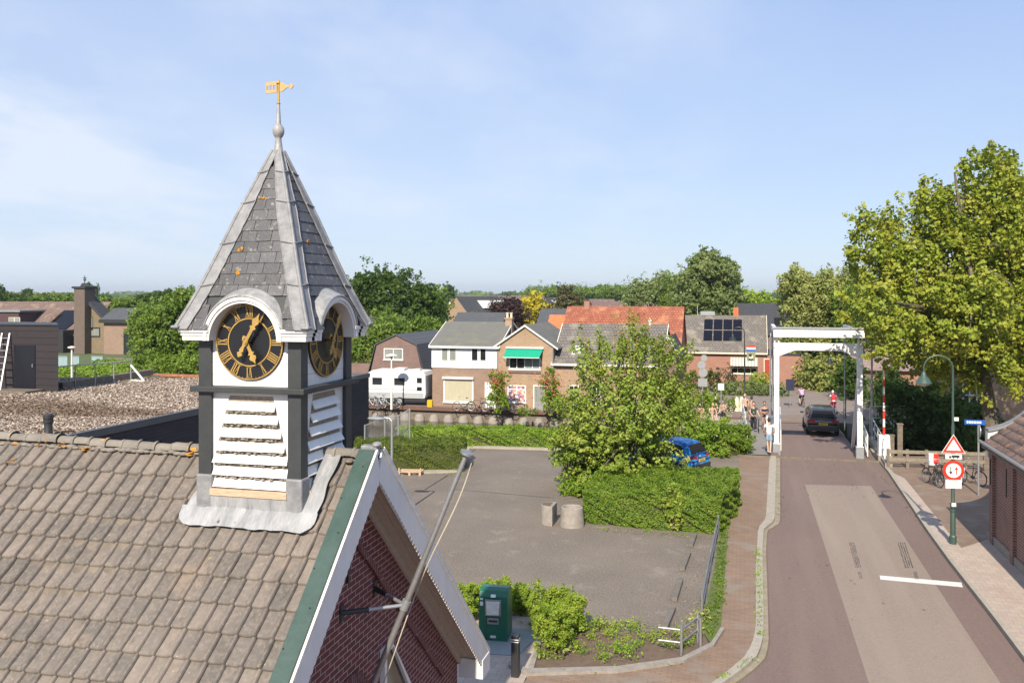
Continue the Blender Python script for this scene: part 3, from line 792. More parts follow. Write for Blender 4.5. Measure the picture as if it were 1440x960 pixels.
MT['field']=M('far_fields',(.09,.12,.04),.95,.25,.02,c2=(.06,.09,.03))
MT['slabgrey']=M('steel_plate_grey',(.27,.29,.30),.6,.1,4)
def slab(name,pts,mat,z=0.0,th=.2,label=None,kind='structure',raw=False,parent=None):
    P=pts if raw else [G(x,y,z) for x,y in pts]
    m=MB(); m.prism(P,'z',z-th,z); o=m.build(name,mat,parent)
    if parent is None: tag(o,label,None,None,kind)
    return o
CB0,CB1=48.3,62.2      # canal banks
m=MB(); m.box(-400,-60,-3,400,CB0,-.13); tag(m.build('ground',MT['asphalt']),kind='structure')
m=MB(); m.box(-6000,CB1,-3,6000,5500,-.115); tag(m.build('far_ground',MT['field']),kind='structure')
m=MB(); m.box(-2500,-60,-3,-400.01,CB1-.01,-.2); m.box(400.01,-60,-3,2500,CB1-.01,-.2); tag(m.build('fields',MT['field']),kind='structure')
mw,nt,bs=newmat('canal_water'); n=noise_(nt,2.2,4,.6); 
L(nt,mixc(nt,mrange(nt,noise_(nt,.5,4,.6),.45,.6),(.018,.018,.010),(.05,.045,.02)),bs.inputs['Base Color']); bs.inputs['Roughness'].default_value=.06
bump(nt,bs,n,.22,.06); MT['water']=mw
m=MB(); m.box(-399,CB0-.3,-2,399,CB1+.3,-.95); 
tag(m.build('canal_water',MT['water']),kind='structure')
m=MB(); m.box(-399,CB0-.004,-2.4,399,CB0+.18,-.02); tag(m.build('near_canal_bank',MT['oldwood']),kind='structure')
# road
road=[(1095,632),(1099,640),(1099,735),(1082,745),(1079,775),(1081,830),(1083,907),(1078,927),(1060,945),(1036,962),(1000,985),(900,1040),(1700,1300),(1500,1020),(1440,933),(1393,870),(1333,793),(1300,747),(1247,665),(1227,640),(1223,632)]
slab('road',road,MT['asphalt'],-.100,.02)
slab('road_patch',[(1132,681),(1225,683),(1316,822),(1407,960),(1490,1087),(1268,1087),(1222,960),(1177,821)],MT['asphalt_light'],-.096,.003)
slab('stop_line',[(1237,808.5),(1352,818.5),(1354,825),(1238,814)],MT['paint'],-.092,.003)
mk,nt,bs=newmat('tyre_marks'); n=noise_(nt,9,3,.6,stretch=(6,.25,1)); bs.inputs['Base Color'].default_value=(.07,.06,.058,1); bs.inputs['Roughness'].default_value=.8
tr=N(nt,'ShaderNodeBsdfTransparent'); mx=N(nt,'ShaderNodeMixShader'); L(nt,mrange(nt,n,.36,.62,0,.42),mx.inputs[0]); L(nt,tr.outputs[0],mx.inputs[1]); L(nt,bs.outputs[0],mx.inputs[2]); L(nt,mx.outputs[0],nt.nodes['Material Output'].inputs['Surface'])
def strips4(q,n=4):
    out=[]
    for k in range(n):
        u0,u1=k/n,(k+.55)/n; f=lambda a,b,u:(a[0]+(b[0]-a[0])*u,a[1]+(b[1]-a[1])*u)
        out.append([f(q[0],q[1],u0),f(q[0],q[1],u1),f(q[3],q[2],u1),f(q[3],q[2],u0)][0:2]+[f(q[3],q[2],u1),f(q[3],q[2],u0)])
    return out
for q0 in ([(1194,762),(1202,762),(1212,797),(1203,798)],[(1262,762),(1274,762),(1286,798),(1273,798)],[(1284,803),(1289,803),(1293,815),(1287,815)],[(1206,803),(1211,803),(1214,813),(1209,813)]):
    for q in strips4(q0): slab('tyre_mark',q,mk,-.0915,.002)
# left pavement, kerbs
L_in=[(1086,632),(1082,648),(1077,728),(1066,742),(1063,800),(1063,880),(1058,905),(1045,925),(1005,957),(960,985),(860,1040)]
left=[(1052,632),(1040,640),(1036,680),(1026,720),(1020,800),(1014,880),(1000,905),(958,927),(868,940),(745,947),(735,962),(700,1040)]
slab('pavement',left+L_in[::-1],MT['klinker'],0,.2)
kout=[G(x,y,-.10) for x,y in [(1094,632),(1097,648),(1097,735),(1079,746),(1077,775),(1079,830),(1081,905),(1076,925),(1058,943),(1034,960),(998,983),(890,1040)]]
kin=[G(x,y,0) for x,y in [(1086,632),(1082,648),(1077,728),(1066,742),(1063,800),(1063,880),(1058,905),(1045,925),(1005,957),(960,985),(860,1040)]]
def strip(name,A,B,mat,z,th,kind='structure'):
    m=MB(); n=min(len(A),len(B))
    for i in range(n-1):
        q=[A[i],B[i],B[i+1],A[i+1]]
        m.add([(p[0],p[1],z-th) for p in q]+[(p[0],p[1],z) for p in q],[(0,1,2,3),(7,6,5,4),(0,4,5,1),(1,5,6,2),(2,6,7,3),(3,7,4,0)])
    return tag(m.build(name,mat,fixn=True),None,None,None,kind)
def resamp(P,n):
    P=[Vector(p).to_2d() for p in P]; d=[0]
    for a,b in zip(P,P[1:]): d.append(d[-1]+(b-a).length)
    out=[];j=0
    for i in range(n):
        t=d[-1]*i/(n-1)
        while j<len(P)-2 and d[j+1]<t: j+=1
        out.append(tuple(P[j].lerp(P[j+1],(t-d[j])/max(1e-6,d[j+1]-d[j]))))
    return out
ka,kb_=resamp(kin,60),resamp(kout,60)
mid=[tuple(Vector(a).lerp(Vector(b),.62)) for a,b in zip(ka,kb_)]
strip('kerb',ka,mid,MT['kerb'],.008,.2); strip('gutter',mid,kb_,MT['gutter'],-.088,.04)
# right pavement
R_out=[(1223,632),(1229,641),(1249,665),(1303,747),(1336,793),(1396,870),(1443,933),(1503,1020)]
R_in=[(1229,632),(1236,641),(1257,665),(1312,747),(1345,793),(1407,870),(1455,933),(1520,1020)]
ko=[G(x,y,-.1) for x,y in R_out]; ki=[G(x,y,0) for x,y in R_in]
strip('kerb',ko,ki,MT['kerb'],.006,.2)
slab('pavement',[(1236,641),(1420,641),(1420,700),(1392,757),(1352,770),(1272,672),(1257,665)],MT['klinker2'],0,.2)
slab('light_pavement',[(1257,665),(1272,672),(1352,770),(1392,757),(1445,815),(1640,1020),(1520,1020),(1455,933),(1407,870),(1345,793),(1312,747)],MT['pavers'],.0,.2)
slab('pavement',[(1395,700),(1470,700),(1700,860),(1640,1020),(1445,815)],MT['klinker2'],-.004,.2)
# car park, bed, grass strip, slab
slab('car_park',[(430,668),(540,668),(650,664),(660,630),(800,634),(1040,640),(1036,680),(1016,728),(1004,800),(985,882),(870,890),(815,870),(650,840),(420,960),(380,900)],MT['carpark'],.0,.25)
slab('grass_strip',[(1016,728),(1026,720),(1020,800),(1014,880),(1000,905),(985,882),(1004,800)],MT['grass'],.012,.2)
slab('planting_bed',[(745,940),(757,905),(790,880),(815,870),(870,890),(985,882),(998,906),(956,926),(866,938)],MT['soil'],.02,.2)
slab('paving_slabs',[(560,960),(640,860),(760,868),(790,880),(757,905),(745,940),(735,962),(700,1040),(560,1040)],MT['pavers'],-.003,.2)
bk=[G(*p) for p in [(716,932),(742,943),(868,940),(958,927),(1000,906),(1014,884)]]; bk2=[G(*p) for p in [(715,938),(742,950),(869,946),(962,932),(1004,910),(1019,886)]]
strip('bed_kerb',bk,bk2,MT['concrete'],.07,.25)
strip('bed_kerb',[G(757,898),G(742,944)],[G(763,898),G(750,944)],MT['concrete'],.055,.2)
cpk=[G(*p) for p in [(430,668),(540,668),(650,664)]]; cpk2=[G(*p) for p in [(430,665),(540,665),(650,661)]]
strip('kerb',cpk,cpk2,MT['kerb'],.09,.25)
strip('kerb',[G(656,629.5),G(800,633.5),G(930,637)],[G(656,627.5),G(800,631.5),G(930,635)],MT['kerb'],.09,.25)
# tar joints in the car park
for A,B in (((640,688),(780,700)),((598,688),(630,668)),((655,640),(668,632))):
    a=Vector(G(*A)); b=Vector(G(*B)); nn=Vector((-(b-a).y,(b-a).x)).normalized()*.03
    slab('tar_joint',[tuple(a+nn),tuple(b+nn),tuple(b-nn),tuple(a-nn)],MT['dark'],.004,.003,raw=True)
# bridge deck & far side
BX0,BX1=.9,6.5
m=MB(); m.box(1.75,CB0+.0,-.5,BX1-.6,CB1+.1,-.098); m.box(-.55,CB0,-.45,1.35,CB1+.1,.0); m.box(1.36,CB0,-.45,1.74,CB1+.1,.05)
tag(m.build('bridge_deck',MT['asphalt']),kind='structure')
for yy in (CB0+.3,CB0+9.5,CB1-.6):
    m=MB(); m.box(1.76,yy,-.097,BX1-.61,yy+.22,-.089); tag(m.build('deck_joint',MT['dark']),kind='structure')
m=MB(); m.box(-.54,CB0+.2,.001,1.34,CB1-.3,.006); tag(m.build('footway_deck',M('footway_surface',(.25,.23,.21),.85,.1,2)),kind='structure')
# far side: quay pavement, road bending left
slab('far_pavement',[(-60,CB1),(60,CB1),(60,CB1+45),(-60,CB1+45)],MT['klinker3'],-.02,.09,raw=True)
fr=[(1085,583),(1212,583),(1230,575),(1290,560),(1290,545),(1210,548),(1120,552),(1040,545),(985,535),(930,528),(870,524),(870,530),(930,538),(985,549),(1045,566)]
slab('far_road',fr,M('far_asphalt',(.25,.205,.178),.9,.1,1),-.012,.006)
slab('far_footpath',[(985,588),(1046,588),(1046,597),(985,600)],MT['concrete'],-.011,.006)
# quay wall with capping beam and round pile heads
rust=M('rusty_beam',(.17,.085,.06),.8,.25,3,bmp=.3,c2=(.10,.06,.05))
m=MB(); m.box(-70,CB1-.28,-.16,.0,CB1+.02,.10); q=tag(m.build('quay_wall',rust),'rust brown timber capped quay wall along the far side of the canal','quay wall')
m=MB(); m.box(-70,CB1-.02,-2.2,.0,CB1+.1,-.161); m.build('sheet_piling',MT['oldwood'],q)
m=MB(); x=-69
while x<-.5: m.lathe([(.42,-2),(.40,-.75),(.28,-.5),(.08,-.42)],(x,CB1-.05,0),12); x+=1.16
o=m.build('pile_head',MT['concrete'],q,smooth=True); o['kind']='stuff'
m=MB(); m.box(0.01,CB1-.2,-2.2,.9,CB1+.1,-.03); m.box(6.6,CB1-.2,-2.2,70,CB1+.1,-.03); tag(m.build('far_canal_bank',MT['concrete']),kind='structure')
# lilies
m=MB(); r=random.Random(6)
for k in range(260):
    cx=r.choice([-8,-5,-2,1])+r.gauss(0,1.1); cy=CB1-3+r.gauss(0,.9); 
    if cy<CB1-.6: m.disc((cx,cy,-.946),r.uniform(.06,.15),'z',.006,7)
tag(m.build('water_lilies',M('lily_leaf',(.12,.18,.05),.5,.3)),None,None,None,'stuff')
# ================================================================= FOLIAGE LIBRARY
def leaf_mesh(name,P,size,mat,parent=None,seed=0,nb=None,kind=None,aspect=1.5,jit=.5,w=True):
    """P: (n,3) leaf positions, nb: preferred normals (n,3) or None"""
    g=np.random.default_rng(seed); P=np.asarray(P,dtype=np.float64); n=len(P)
    d=g.normal(size=(n,3)); 
    if nb is not None: d=d*.75+nb*1.0
    d[:,2]+=.35; d/=np.linalg.norm(d,axis=1)[:,None]+1e-9
    t=g.normal(size=(n,3)); t-=d*(t*d).sum(1)[:,None]; t/=np.linalg.norm(t,axis=1)[:,None]+1e-9
    s=np.cross(d,t); sz=size*(1+jit*g.uniform(-1,1,n))[:,None]
    b=P-t*sz*.5*aspect/1.5; tip=P+t*sz*.5*aspect/1.5; lf=P+s*sz*.42+d*sz*.12; rt=P-s*sz*.42+d*sz*.12
    V=np.stack([b,lf,tip,rt],1).reshape(-1,3)
    i=np.arange(n)*4; Fc=np.concatenate([np.stack([i,i+1,i+2],1),np.stack([i,i+2,i+3],1)])
    o=np_mesh(name,V,Fc,mat,parent,w=w)
    if kind: o['kind']=kind
    return o
def crown_points(ells,nclump,per,cr,seed,shell=.55,flat=.75,spray=0):
    g=np.random.default_rng(seed); vol=np.array([e[3]*e[4]*e[5] for e in ells])**.8; pr=vol/vol.sum()
    cl=[]
    idx=g.choice(len(ells),nclump,p=pr)
    for i in idx:
        e=ells[i]; v=g.normal(size=3); v/=np.linalg.norm(v); 
        if v[2]<-.5 and g.random()<.45: v[2]*=-1
        rr=shell+(1-shell)*g.random()**.6
        wob=1+.16*math.sin(v[0]*5+i*2+seed)+.13*math.sin(v[1]*6+v[2]*4+i)
        cl.append([e[0]+v[0]*e[3]*rr*wob,e[1]+v[1]*e[4]*rr*wob,e[2]+v[2]*e[5]*rr*wob])
    cl=np.array(cl); cs=cr*(.6+.8*g.random(nclump))
    off=g.normal(size=(nclump,per,3)); off/= (np.linalg.norm(off,axis=2)[:,:,None]+1e-9); off*= (g.random((nclump,per,1))**.45)
    off[:,:,2]*=flat
    if spray:
        ce=np.array([[e[0],e[1],e[2]] for e in ells]).mean(0); ce[2]-=1.0
        dr=cl-ce; dr/=np.linalg.norm(dr,axis=1)[:,None]+1e-9; dr[:,2]+=.55; dr+=g.normal(size=dr.shape)*.35; dr/=np.linalg.norm(dr,axis=1)[:,None]
        u=g.random((nclump,per,1)); off=off*(1-.65*u)+dr[:,None,:]*((u-.4)*spray*(.5+g.random((nclump,1,1))))/cs[:,None,None]
    else:
        sc=g.normal(size=(nclump,6,3))*.45; pick=g.integers(0,6,(nclump,per)); off=off*.4+.8*np.take_along_axis(sc,pick[:,:,None].repeat(3,2),1)
    P=cl[:,None,:]+off*cs[:,None,None]
    nb=off.copy()
    return P.reshape(-1,3),nb.reshape(-1,3),cl
def tree(name,label,x,y,ells,mat,leaf=.16,nclump=200,per=50,cr=.6,trunk=.25,seed=1,bark=None,group=None,cat='tree',z0=0,limbs=9,lean=(0,0),shell=.55,flat=.75,aspect=1.5,forkz=None,spray=0):
    t=thing(name,label,cat,(x,y,z0),0,group)
    P,nb,cl=crown_points(ells,nclump,per,cr,seed,shell,flat,spray)
    leaf_mesh('crown',P,leaf,mat,t,seed,nb,aspect=aspect)
    r=random.Random(seed); top=max(e[2] for e in ells); fz=forkz if forkz else z0+(min(e[2]-e[5] for e in ells)-z0)*.6+1.0
    fz=max(fz,z0+.6)
    m=MB(); c=Vector((x+lean[0],y+lean[1],fz))
    m.tube([(x,y,z0-.1),(x+lean[0]*.4,y+lean[1]*.4,z0+(fz-z0)*.5),c],[trunk*1.25,trunk,trunk*.9],9)
    ce=np.array([[e[0],e[1],e[2]] for e in ells]).mean(0)
    m.tube([c,c.lerp(Vector((ce[0],ce[1],top)),.5)+Vector((r.uniform(-.3,.3),r.uniform(-.3,.3),0)),(ce[0],ce[1],top)],[trunk*.9,trunk*.5,trunk*.15],7)
    idx=list(range(len(cl))); r.shuffle(idx)
    for i in idx[:limbs]:
        e=Vector(cl[i]); s=c.lerp(Vector((ce[0],ce[1],top)),r.uniform(0,.6)); mid=s.lerp(e,.5)+Vector((r.uniform(-.3,.3),r.uniform(-.3,.3),r.uniform(0,.5)))
        m.tube([s,mid,e],[trunk*.42,trunk*.25,trunk*.06],6)
    m.build('trunk',bark or MT['bark'],t,smooth=True)
    return t
MT['bark']=M('bark',(.16,.13,.10),.95,.3,6,bmp=.8,bscale=25,c2=(.09,.07,.055),stretch=(1,1,.3))
MT['barkpale']=M('plane_bark',(.17,.14,.10),.9,.3,4,bmp=.4,c2=(.09,.075,.055))
def hedge(name,label,poly,h,mat,leaf=.06,dens=420,seed=1,cat='hedge',z0=0,rough=.08,group=None,round_=0):
    """clipped hedge on a footprint polygon: leaves over top and sides round a leafy core"""
    g=np.random.default_rng(seed); P=[];NB=[]; n=len(poly)
    xs=[p[0] for p in poly]; ys=[p[1] for p in poly]
    cx,cy=sum(xs)/n,sum(ys)/n
    def inside(x,y):
        c=False
        for i in range(n):
            x1,y1=poly[i-1];x2,y2=poly[i]
            if (y1>y)!=(y2>y) and x<(x2-x1)*(y-y1)/(y2-y1)+x1: c=not c
        return c
    def wob(x,y): return rough*(math.sin(x*2.3+seed)+math.sin(y*3.1+x*1.2)+.8*math.sin(x*7.7+y*5)+.5*math.sin(x*15))
    area=abs(sum(poly[i-1][0]*poly[i][1]-poly[i][0]*poly[i-1][1] for i in range(n))/2)
    k=int(area*dens*1.5)
    while k>0:
        x=g.uniform(min(xs),max(xs)); y=g.uniform(min(ys),max(ys))
        if inside(x,y):
            k-=1; P.append((x,y,z0+h+wob(x,y)-abs(g.normal())*.06)); NB.append((0,0,1))
    for i in range(n):
        x1,y1=poly[i-1];x2,y2=poly[i]; l=math.hypot(x2-x1,y2-y1)
        nx,ny=(y2-y1)/l,-(x2-x1)/l
        mx,my=(x1+x2)/2+nx*.01,(y1+y2)/2+ny*.01
        if inside(mx,my): nx,ny=-nx,-ny
        for k in range(int(l*h*dens*1.5)):
            t=g.random(); z=g.random()*h*1.02; x=x1+(x2-x1)*t; y=y1+(y2-y1)*t
            o=-abs(g.normal())*.05+wob(x+z*1.7,y+z)*.8-.10*max(0,(z/h-.8)/.2)
            P.append((x+nx*o,y+ny*o,z0+z)); NB.append((nx,ny,.2))
    t=thing(name,label,cat,(cx,cy,z0),0,group)
    leaf_mesh('foliage',np.array(P),leaf,mat,t,seed,np.array(NB))
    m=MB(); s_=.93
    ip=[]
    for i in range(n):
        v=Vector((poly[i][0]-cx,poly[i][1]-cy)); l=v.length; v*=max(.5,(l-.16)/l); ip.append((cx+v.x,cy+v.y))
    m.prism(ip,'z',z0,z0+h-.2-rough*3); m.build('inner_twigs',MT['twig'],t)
    return t
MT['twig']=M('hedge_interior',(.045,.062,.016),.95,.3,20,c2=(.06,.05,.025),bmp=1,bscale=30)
def bush(name,label,x,y,rx,ry,h,mat,leaf=.07,nclump=30,per=60,cr=.25,seed=1,group=None,cat='shrub',z0=0,aspect=1.5):
    t=thing(name,label,cat,(x,y,z0),0,group)
    e=[(x,y,z0+h*.5,rx,ry,h*.5),(x,y,z0+h*.3,rx*.9,ry*.9,h*.3)]
    P,nb,cl=crown_points(e,nclump,per,cr,seed,.45,.9); P[:,2]=np.maximum(P[:,2],z0+.02)
    leaf_mesh('foliage',P,leaf,mat,t,seed,nb,aspect=aspect)
    m=MB(); r=random.Random(seed)
    for i in range(min(14,len(cl))): m.tube([(x,y,z0-.05),((x+cl[i][0])/2+r.uniform(-.1,.1),(y+cl[i][1])/2,z0+.45*(cl[i][2]-z0)),tuple(cl[i])],[.03,.018,.006],5)
    m.build('stems',MT['bark'],t)
    return t
MT['hedge']=LEAF('hedge_leaf',(.085,.155,.014),(.18,.27,.030),(.25,.31,.045),clump=1.1)
MT['hedgedark']=LEAF('privet_leaf',(.06,.10,.012),(.13,.17,.025),(.19,.21,.04),clump=1.3)
MT['hedge2']=LEAF('hedge_leaf_light',(.13,.23,.02),(.23,.34,.034),(.30,.38,.05),clump=1.0)
MT['yellowgreen']=LEAF('young_leaf',(.17,.27,.025),(.29,.37,.045),(.36,.40,.06),clump=2)
MT['plane']=LEAF('plane_leaf',(.13,.18,.018),(.28,.31,.035),(.40,.37,.06),clump=.5,transl=.3)
MT['maple']=LEAF('maple_leaf',(.125,.19,.024),(.24,.31,.045),(.36,.38,.08),clump=.6,transl=.28)
MT['mapletop']=LEAF('young_shoot_leaf',(.24,.24,.05),(.32,.26,.06),(.36,.22,.08),clump=2)
MT['willow']=LEAF('willow_leaf',(.15,.18,.05),(.26,.28,.085),(.36,.35,.12),clump=.5,transl=.25)
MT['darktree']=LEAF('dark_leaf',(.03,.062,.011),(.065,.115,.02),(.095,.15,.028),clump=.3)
MT['midtree']=LEAF('mid_leaf',(.085,.145,.022),(.15,.22,.033),(.21,.27,.045),clump=.3)
MT['greytree']=LEAF('greyish_leaf',(.13,.17,.06),(.21,.25,.10),(.26,.29,.12),clump=.3)
MT['purple']=LEAF('copper_leaf',(.018,.008,.010),(.04,.016,.018),(.06,.025,.025),clump=.5,transl=.08)
MT['yellow']=LEAF('golden_leaf',(.40,.32,.02),(.55,.42,.03),(.60,.48,.05),clump=.6)
MT['conifer']=LEAF('brownish_conifer',(.07,.07,.035),(.12,.11,.06),(.16,.12,.07),clump=.6)
MT['pink']=LEAF('pink_blossom',(.50,.36,.36),(.68,.56,.54),(.72,.64,.62))
MT['red']=LEAF('red_blossom',(.45,.06,.05),(.5,.14,.10),(.4,.08,.06))
# ----------------------------------------------------------------- hedges and shrubs near by
hedge('hedge','large clipped green hedge between the car park and the brick footpath',[G(818,736),G(885,741),G(1013,752),G(1041,712),G(1038,697),G(845,692)],1.18,MT['hedge'],.05,1150,3,rough=.07)
hedge('hedge','dark clipped hedge behind the wooden pallet at the left of the car park',[G(500,662),G(652,663),G(656,650),G(500,648)],1.28,MT['hedgedark'],.052,800,4,rough=.05)
hedge('hedge','bright green hedge along the near canal bank beyond the car park',[G(560,629),G(700,629),G(830,633),G(830,627),G(700,623),G(560,622)],1.0,MT['hedge2'],.055,800,5,rough=.09)
hedge('hedge','low green hedge at the foot of the white bridge railing',[G(985,642),G(1022,643),G(1051,637),G(1050,627),G(1015,625),G(985,630)],1.15,MT['hedge'],.08,420,6,rough=.14)
r=random.Random(21)
k=0
for (px,py,rx,h,lb) in ((652,872,.42,1.0,'bright green shrub left of the green waste container'),(680,862,.38,.85,'bright green shrub peeping over the left of the green container'),
  (706,858,.38,.85,'bright green shrub directly behind the green container'),(733,862,.36,.75,'bright green shrub just right of the green container'),
  (764,880,.42,1.05,'bright green shrub between the container and the planting bed'),(792,884,.46,1.15,'tall bright green shrub at the edge of the car park'),(776,918,.48,1.25,'large bright green shrub standing in front of the planting bed'),(806,893,.34,.95,'bright green shrub at the corner of the bed and car park')):
    x,y=G(px,py); bush('shrub',lb,x,y,rx,rx*.9,h,MT['yellowgreen'],.038,75,150,.15,30+k,'bright green shrubs around the waste container'); k+=1
# low plants in the bed
pl=None; n=0
spots=[(808,915),(832,900),(858,897),(880,902),(905,900),(930,893),(955,898),(980,895),(820,922),(846,915),(872,918),(896,912),(760,925),(850,930),(882,926),(918,903),(800,900),(838,888),(866,888),(890,890),(820,885),(938,912),(965,910)]
for (px,py) in spots:
    x,y=G(px,py)
    if pl is None or n in (8,):
        g=np.random.default_rng(5+n); s_=.17
        P=g.normal(size=(150,3))*[s_*.55,s_*.55,s_*.35]+[0,0,.12]; P[:,2]=np.abs(P[:,2])
        pl=leaf_mesh('bedding_plant',P,.04,MT['yellowgreen'] if n==0 else MT['hedge2'],None,n,w=False); o=pl
    else: o=pl.copy(); COL.objects.link(o)
    o.location=(x,y,.02); o.rotation_euler=(0,0,r.uniform(0,6)); s_=r.uniform(.7,1.35); o.scale=(s_,s_,s_*r.uniform(.8,1.3))
    tag(o,'low leafy plant growing in the bare soil of the planting bed','plant','low plants in the planting bed'); n+=1
# grass tufts along the railing strip and edges
def tufts(name,polys,mat,per,hh,seed,dens,ls=.055):
    g=np.random.default_rng(seed); P=[]
    for (A,B,wd_) in polys:
        a=np.array(G(*A)); b=np.array(G(*B)); l=np.linalg.norm(b-a); k=int(l*dens)
        t=g.random(k); base=a[None]+(b-a)[None]*t[:,None]+g.normal(size=(k,2))*wd_
        for q in base:
            h=hh*(.4+g.random()); m_=g.normal(size=(per,3))*[.05,.05,0]; m_[:,2]=g.random(per)*h
            P.append(m_+[q[0],q[1],.01])
    P=np.concatenate(P); o=leaf_mesh(name,P,ls,mat,None,seed,aspect=2.6); tag(o,None,None,None,'stuff'); return o
tufts('grass_tufts',[((1018,735),(1008,860),.07),((1008,840),(995,895),.12),((1000,850),(985,880),.10),((1035,690),(1020,740),.08)],MT['midtree'],10,.10,3,13,.04)
tufts('weeds',[((760,948),(960,932),.05),((830,742),(1010,756),.06),((1066,770),(1068,900),.03),((1060,925),(1010,955),.03),((1340,640),(1390,640),.3),((640,880),(740,880),.12),((520,665),(650,667),.06)],MT['hedge2'],5,.05,4,8,.035)
tufts('dry_weeds',[((840,878),(900,884),.12),((760,930),(800,925),.15),((990,860),(980,885),.1),((850,690),(1000,695),.2)],MT['willow'],10,.25,8,16)
# ================================================================= HOUSES
MT['hb_chim']=BR('chimney_brick',(.145,.105,.085),(.11,.08,.065),(.15,.13,.11),var=.4,bmp=0)
MT['hb_brown']=BR('brown_brick',(.30,.19,.135),(.22,.14,.105),(.30,.26,.21),var=.4,bmp=0)
MT['hb_tan']=BR('tan_brick',(.40,.265,.16),(.30,.185,.115),(.38,.33,.26),var=.45,bmp=0)
MT['hb_red']=BR('red_brick',(.34,.155,.105),(.27,.12,.085),(.36,.29,.24),var=.3,bmp=0)
MT['hb_purple']=BR('purple_brown_brick',(.20,.12,.105),(.15,.09,.08),(.25,.21,.18),var=.4,bmp=0)
MT['hb_yellow']=BR('ochre_brick',(.19,.14,.075),(.15,.11,.06),(.3,.26,.2),var=.3,bmp=0)
MT['hb_rbuild']=BR('weathered_brick',(.24,.115,.088),(.165,.085,.07),(.40,.34,.29),.25,.09,.012,var=.5,bmp=.5)
MT['cladding']=BR('white_board_cladding',(.80,.80,.78),(.78,.78,.76),(.52,.52,.52),3.2,.17,.006,var=.03,bmp=.3,rough=.5)
MT['r_grey']=ROOF('grey_felt_roof',(.145,.14,.125),(.13,.13,.115),(.12,.12,.11),1,.8,var=.25,lichen=(.17,.17,.11))
MT['r_greytile']=ROOF('grey_roof_tile',(.20,.175,.15),(.14,.125,.115),(.055,.05,.045),.26,.20,var=.4,lichen=(.27,.24,.19))
MT['r_red']=ROOF('orange_red_roof_tile',(.40,.13,.07),(.25,.075,.045),(.10,.035,.02),.25,.21,var=.5,lichen=(.42,.20,.10))
MT['r_orange']=ROOF('new_orange_tile',(.58,.19,.07),(.50,.15,.06),(.25,.08,.03),.25,.21,var=.2)
MT['r_slate']=ROOF('dark_slate_roof',(.085,.09,.10),(.07,.075,.085),(.04,.04,.045),.3,.25,var=.3)
MT['r_brown']=ROOF('brown_roof_tile',(.19,.125,.105),(.14,.095,.08),(.07,.05,.04),.28,.22,var=.35,lichen=(.26,.19,.14))
MT['r_mauve']=ROOF('mauve_brown_roof',(.27,.20,.19),(.22,.165,.155),(.15,.11,.1),.28,.25,var=.25)
MT['r_black']=ROOF('black_roof_tile',(.05,.052,.06),(.04,.042,.05),(.02,.02,.022),.28,.25,var=.2)
MT['solar']=M('solar_cell',(.006,.007,.014),.3,.1,3,spec=.25)
MT['cream']=M('cream_paint',(.68,.62,.48),.5,.06)
MT['redpaint']=M('red_paint',(.40,.05,.025),.45,.12)
MT['awning']=M('green_awning_cloth',(.0,.32,.19),.7,.05,4)
MT['shutter']=M('beige_shutter',(.46,.42,.30),.6,.08,1,stretch=(9,1,1))
MT['gravel']=None
def gravel():
    m,nt,bs=newmat('roof_gravel'); v=N(nt,'ShaderNodeTexVoronoi'); v.inputs['Scale'].default_value=9; L(nt,pos(nt),v.inputs['Vector'])
    col=mixc(nt,mrange(nt,noise_(nt,5,4,.85),.36,.64),(.37,.275,.20),(.12,.082,.056)); col=mixc(nt,mrange(nt,noise_(nt,13,3,.85),.50,.66,0,.85),col,(.62,.52,.44))
    ns=noise_(nt,.22,4,.6,stretch=(.25,1.4,1)); col=mixc(nt,mrange(nt,ns,.50,.60,0,.8),col,(.14,.085,.045))
    L(nt,col,bs.inputs['Base Color']); bs.inputs['Roughness'].default_value=.95; bump(nt,bs,v.outputs['Distance'],.8,.04); return m
MT['gravel']=gravel()
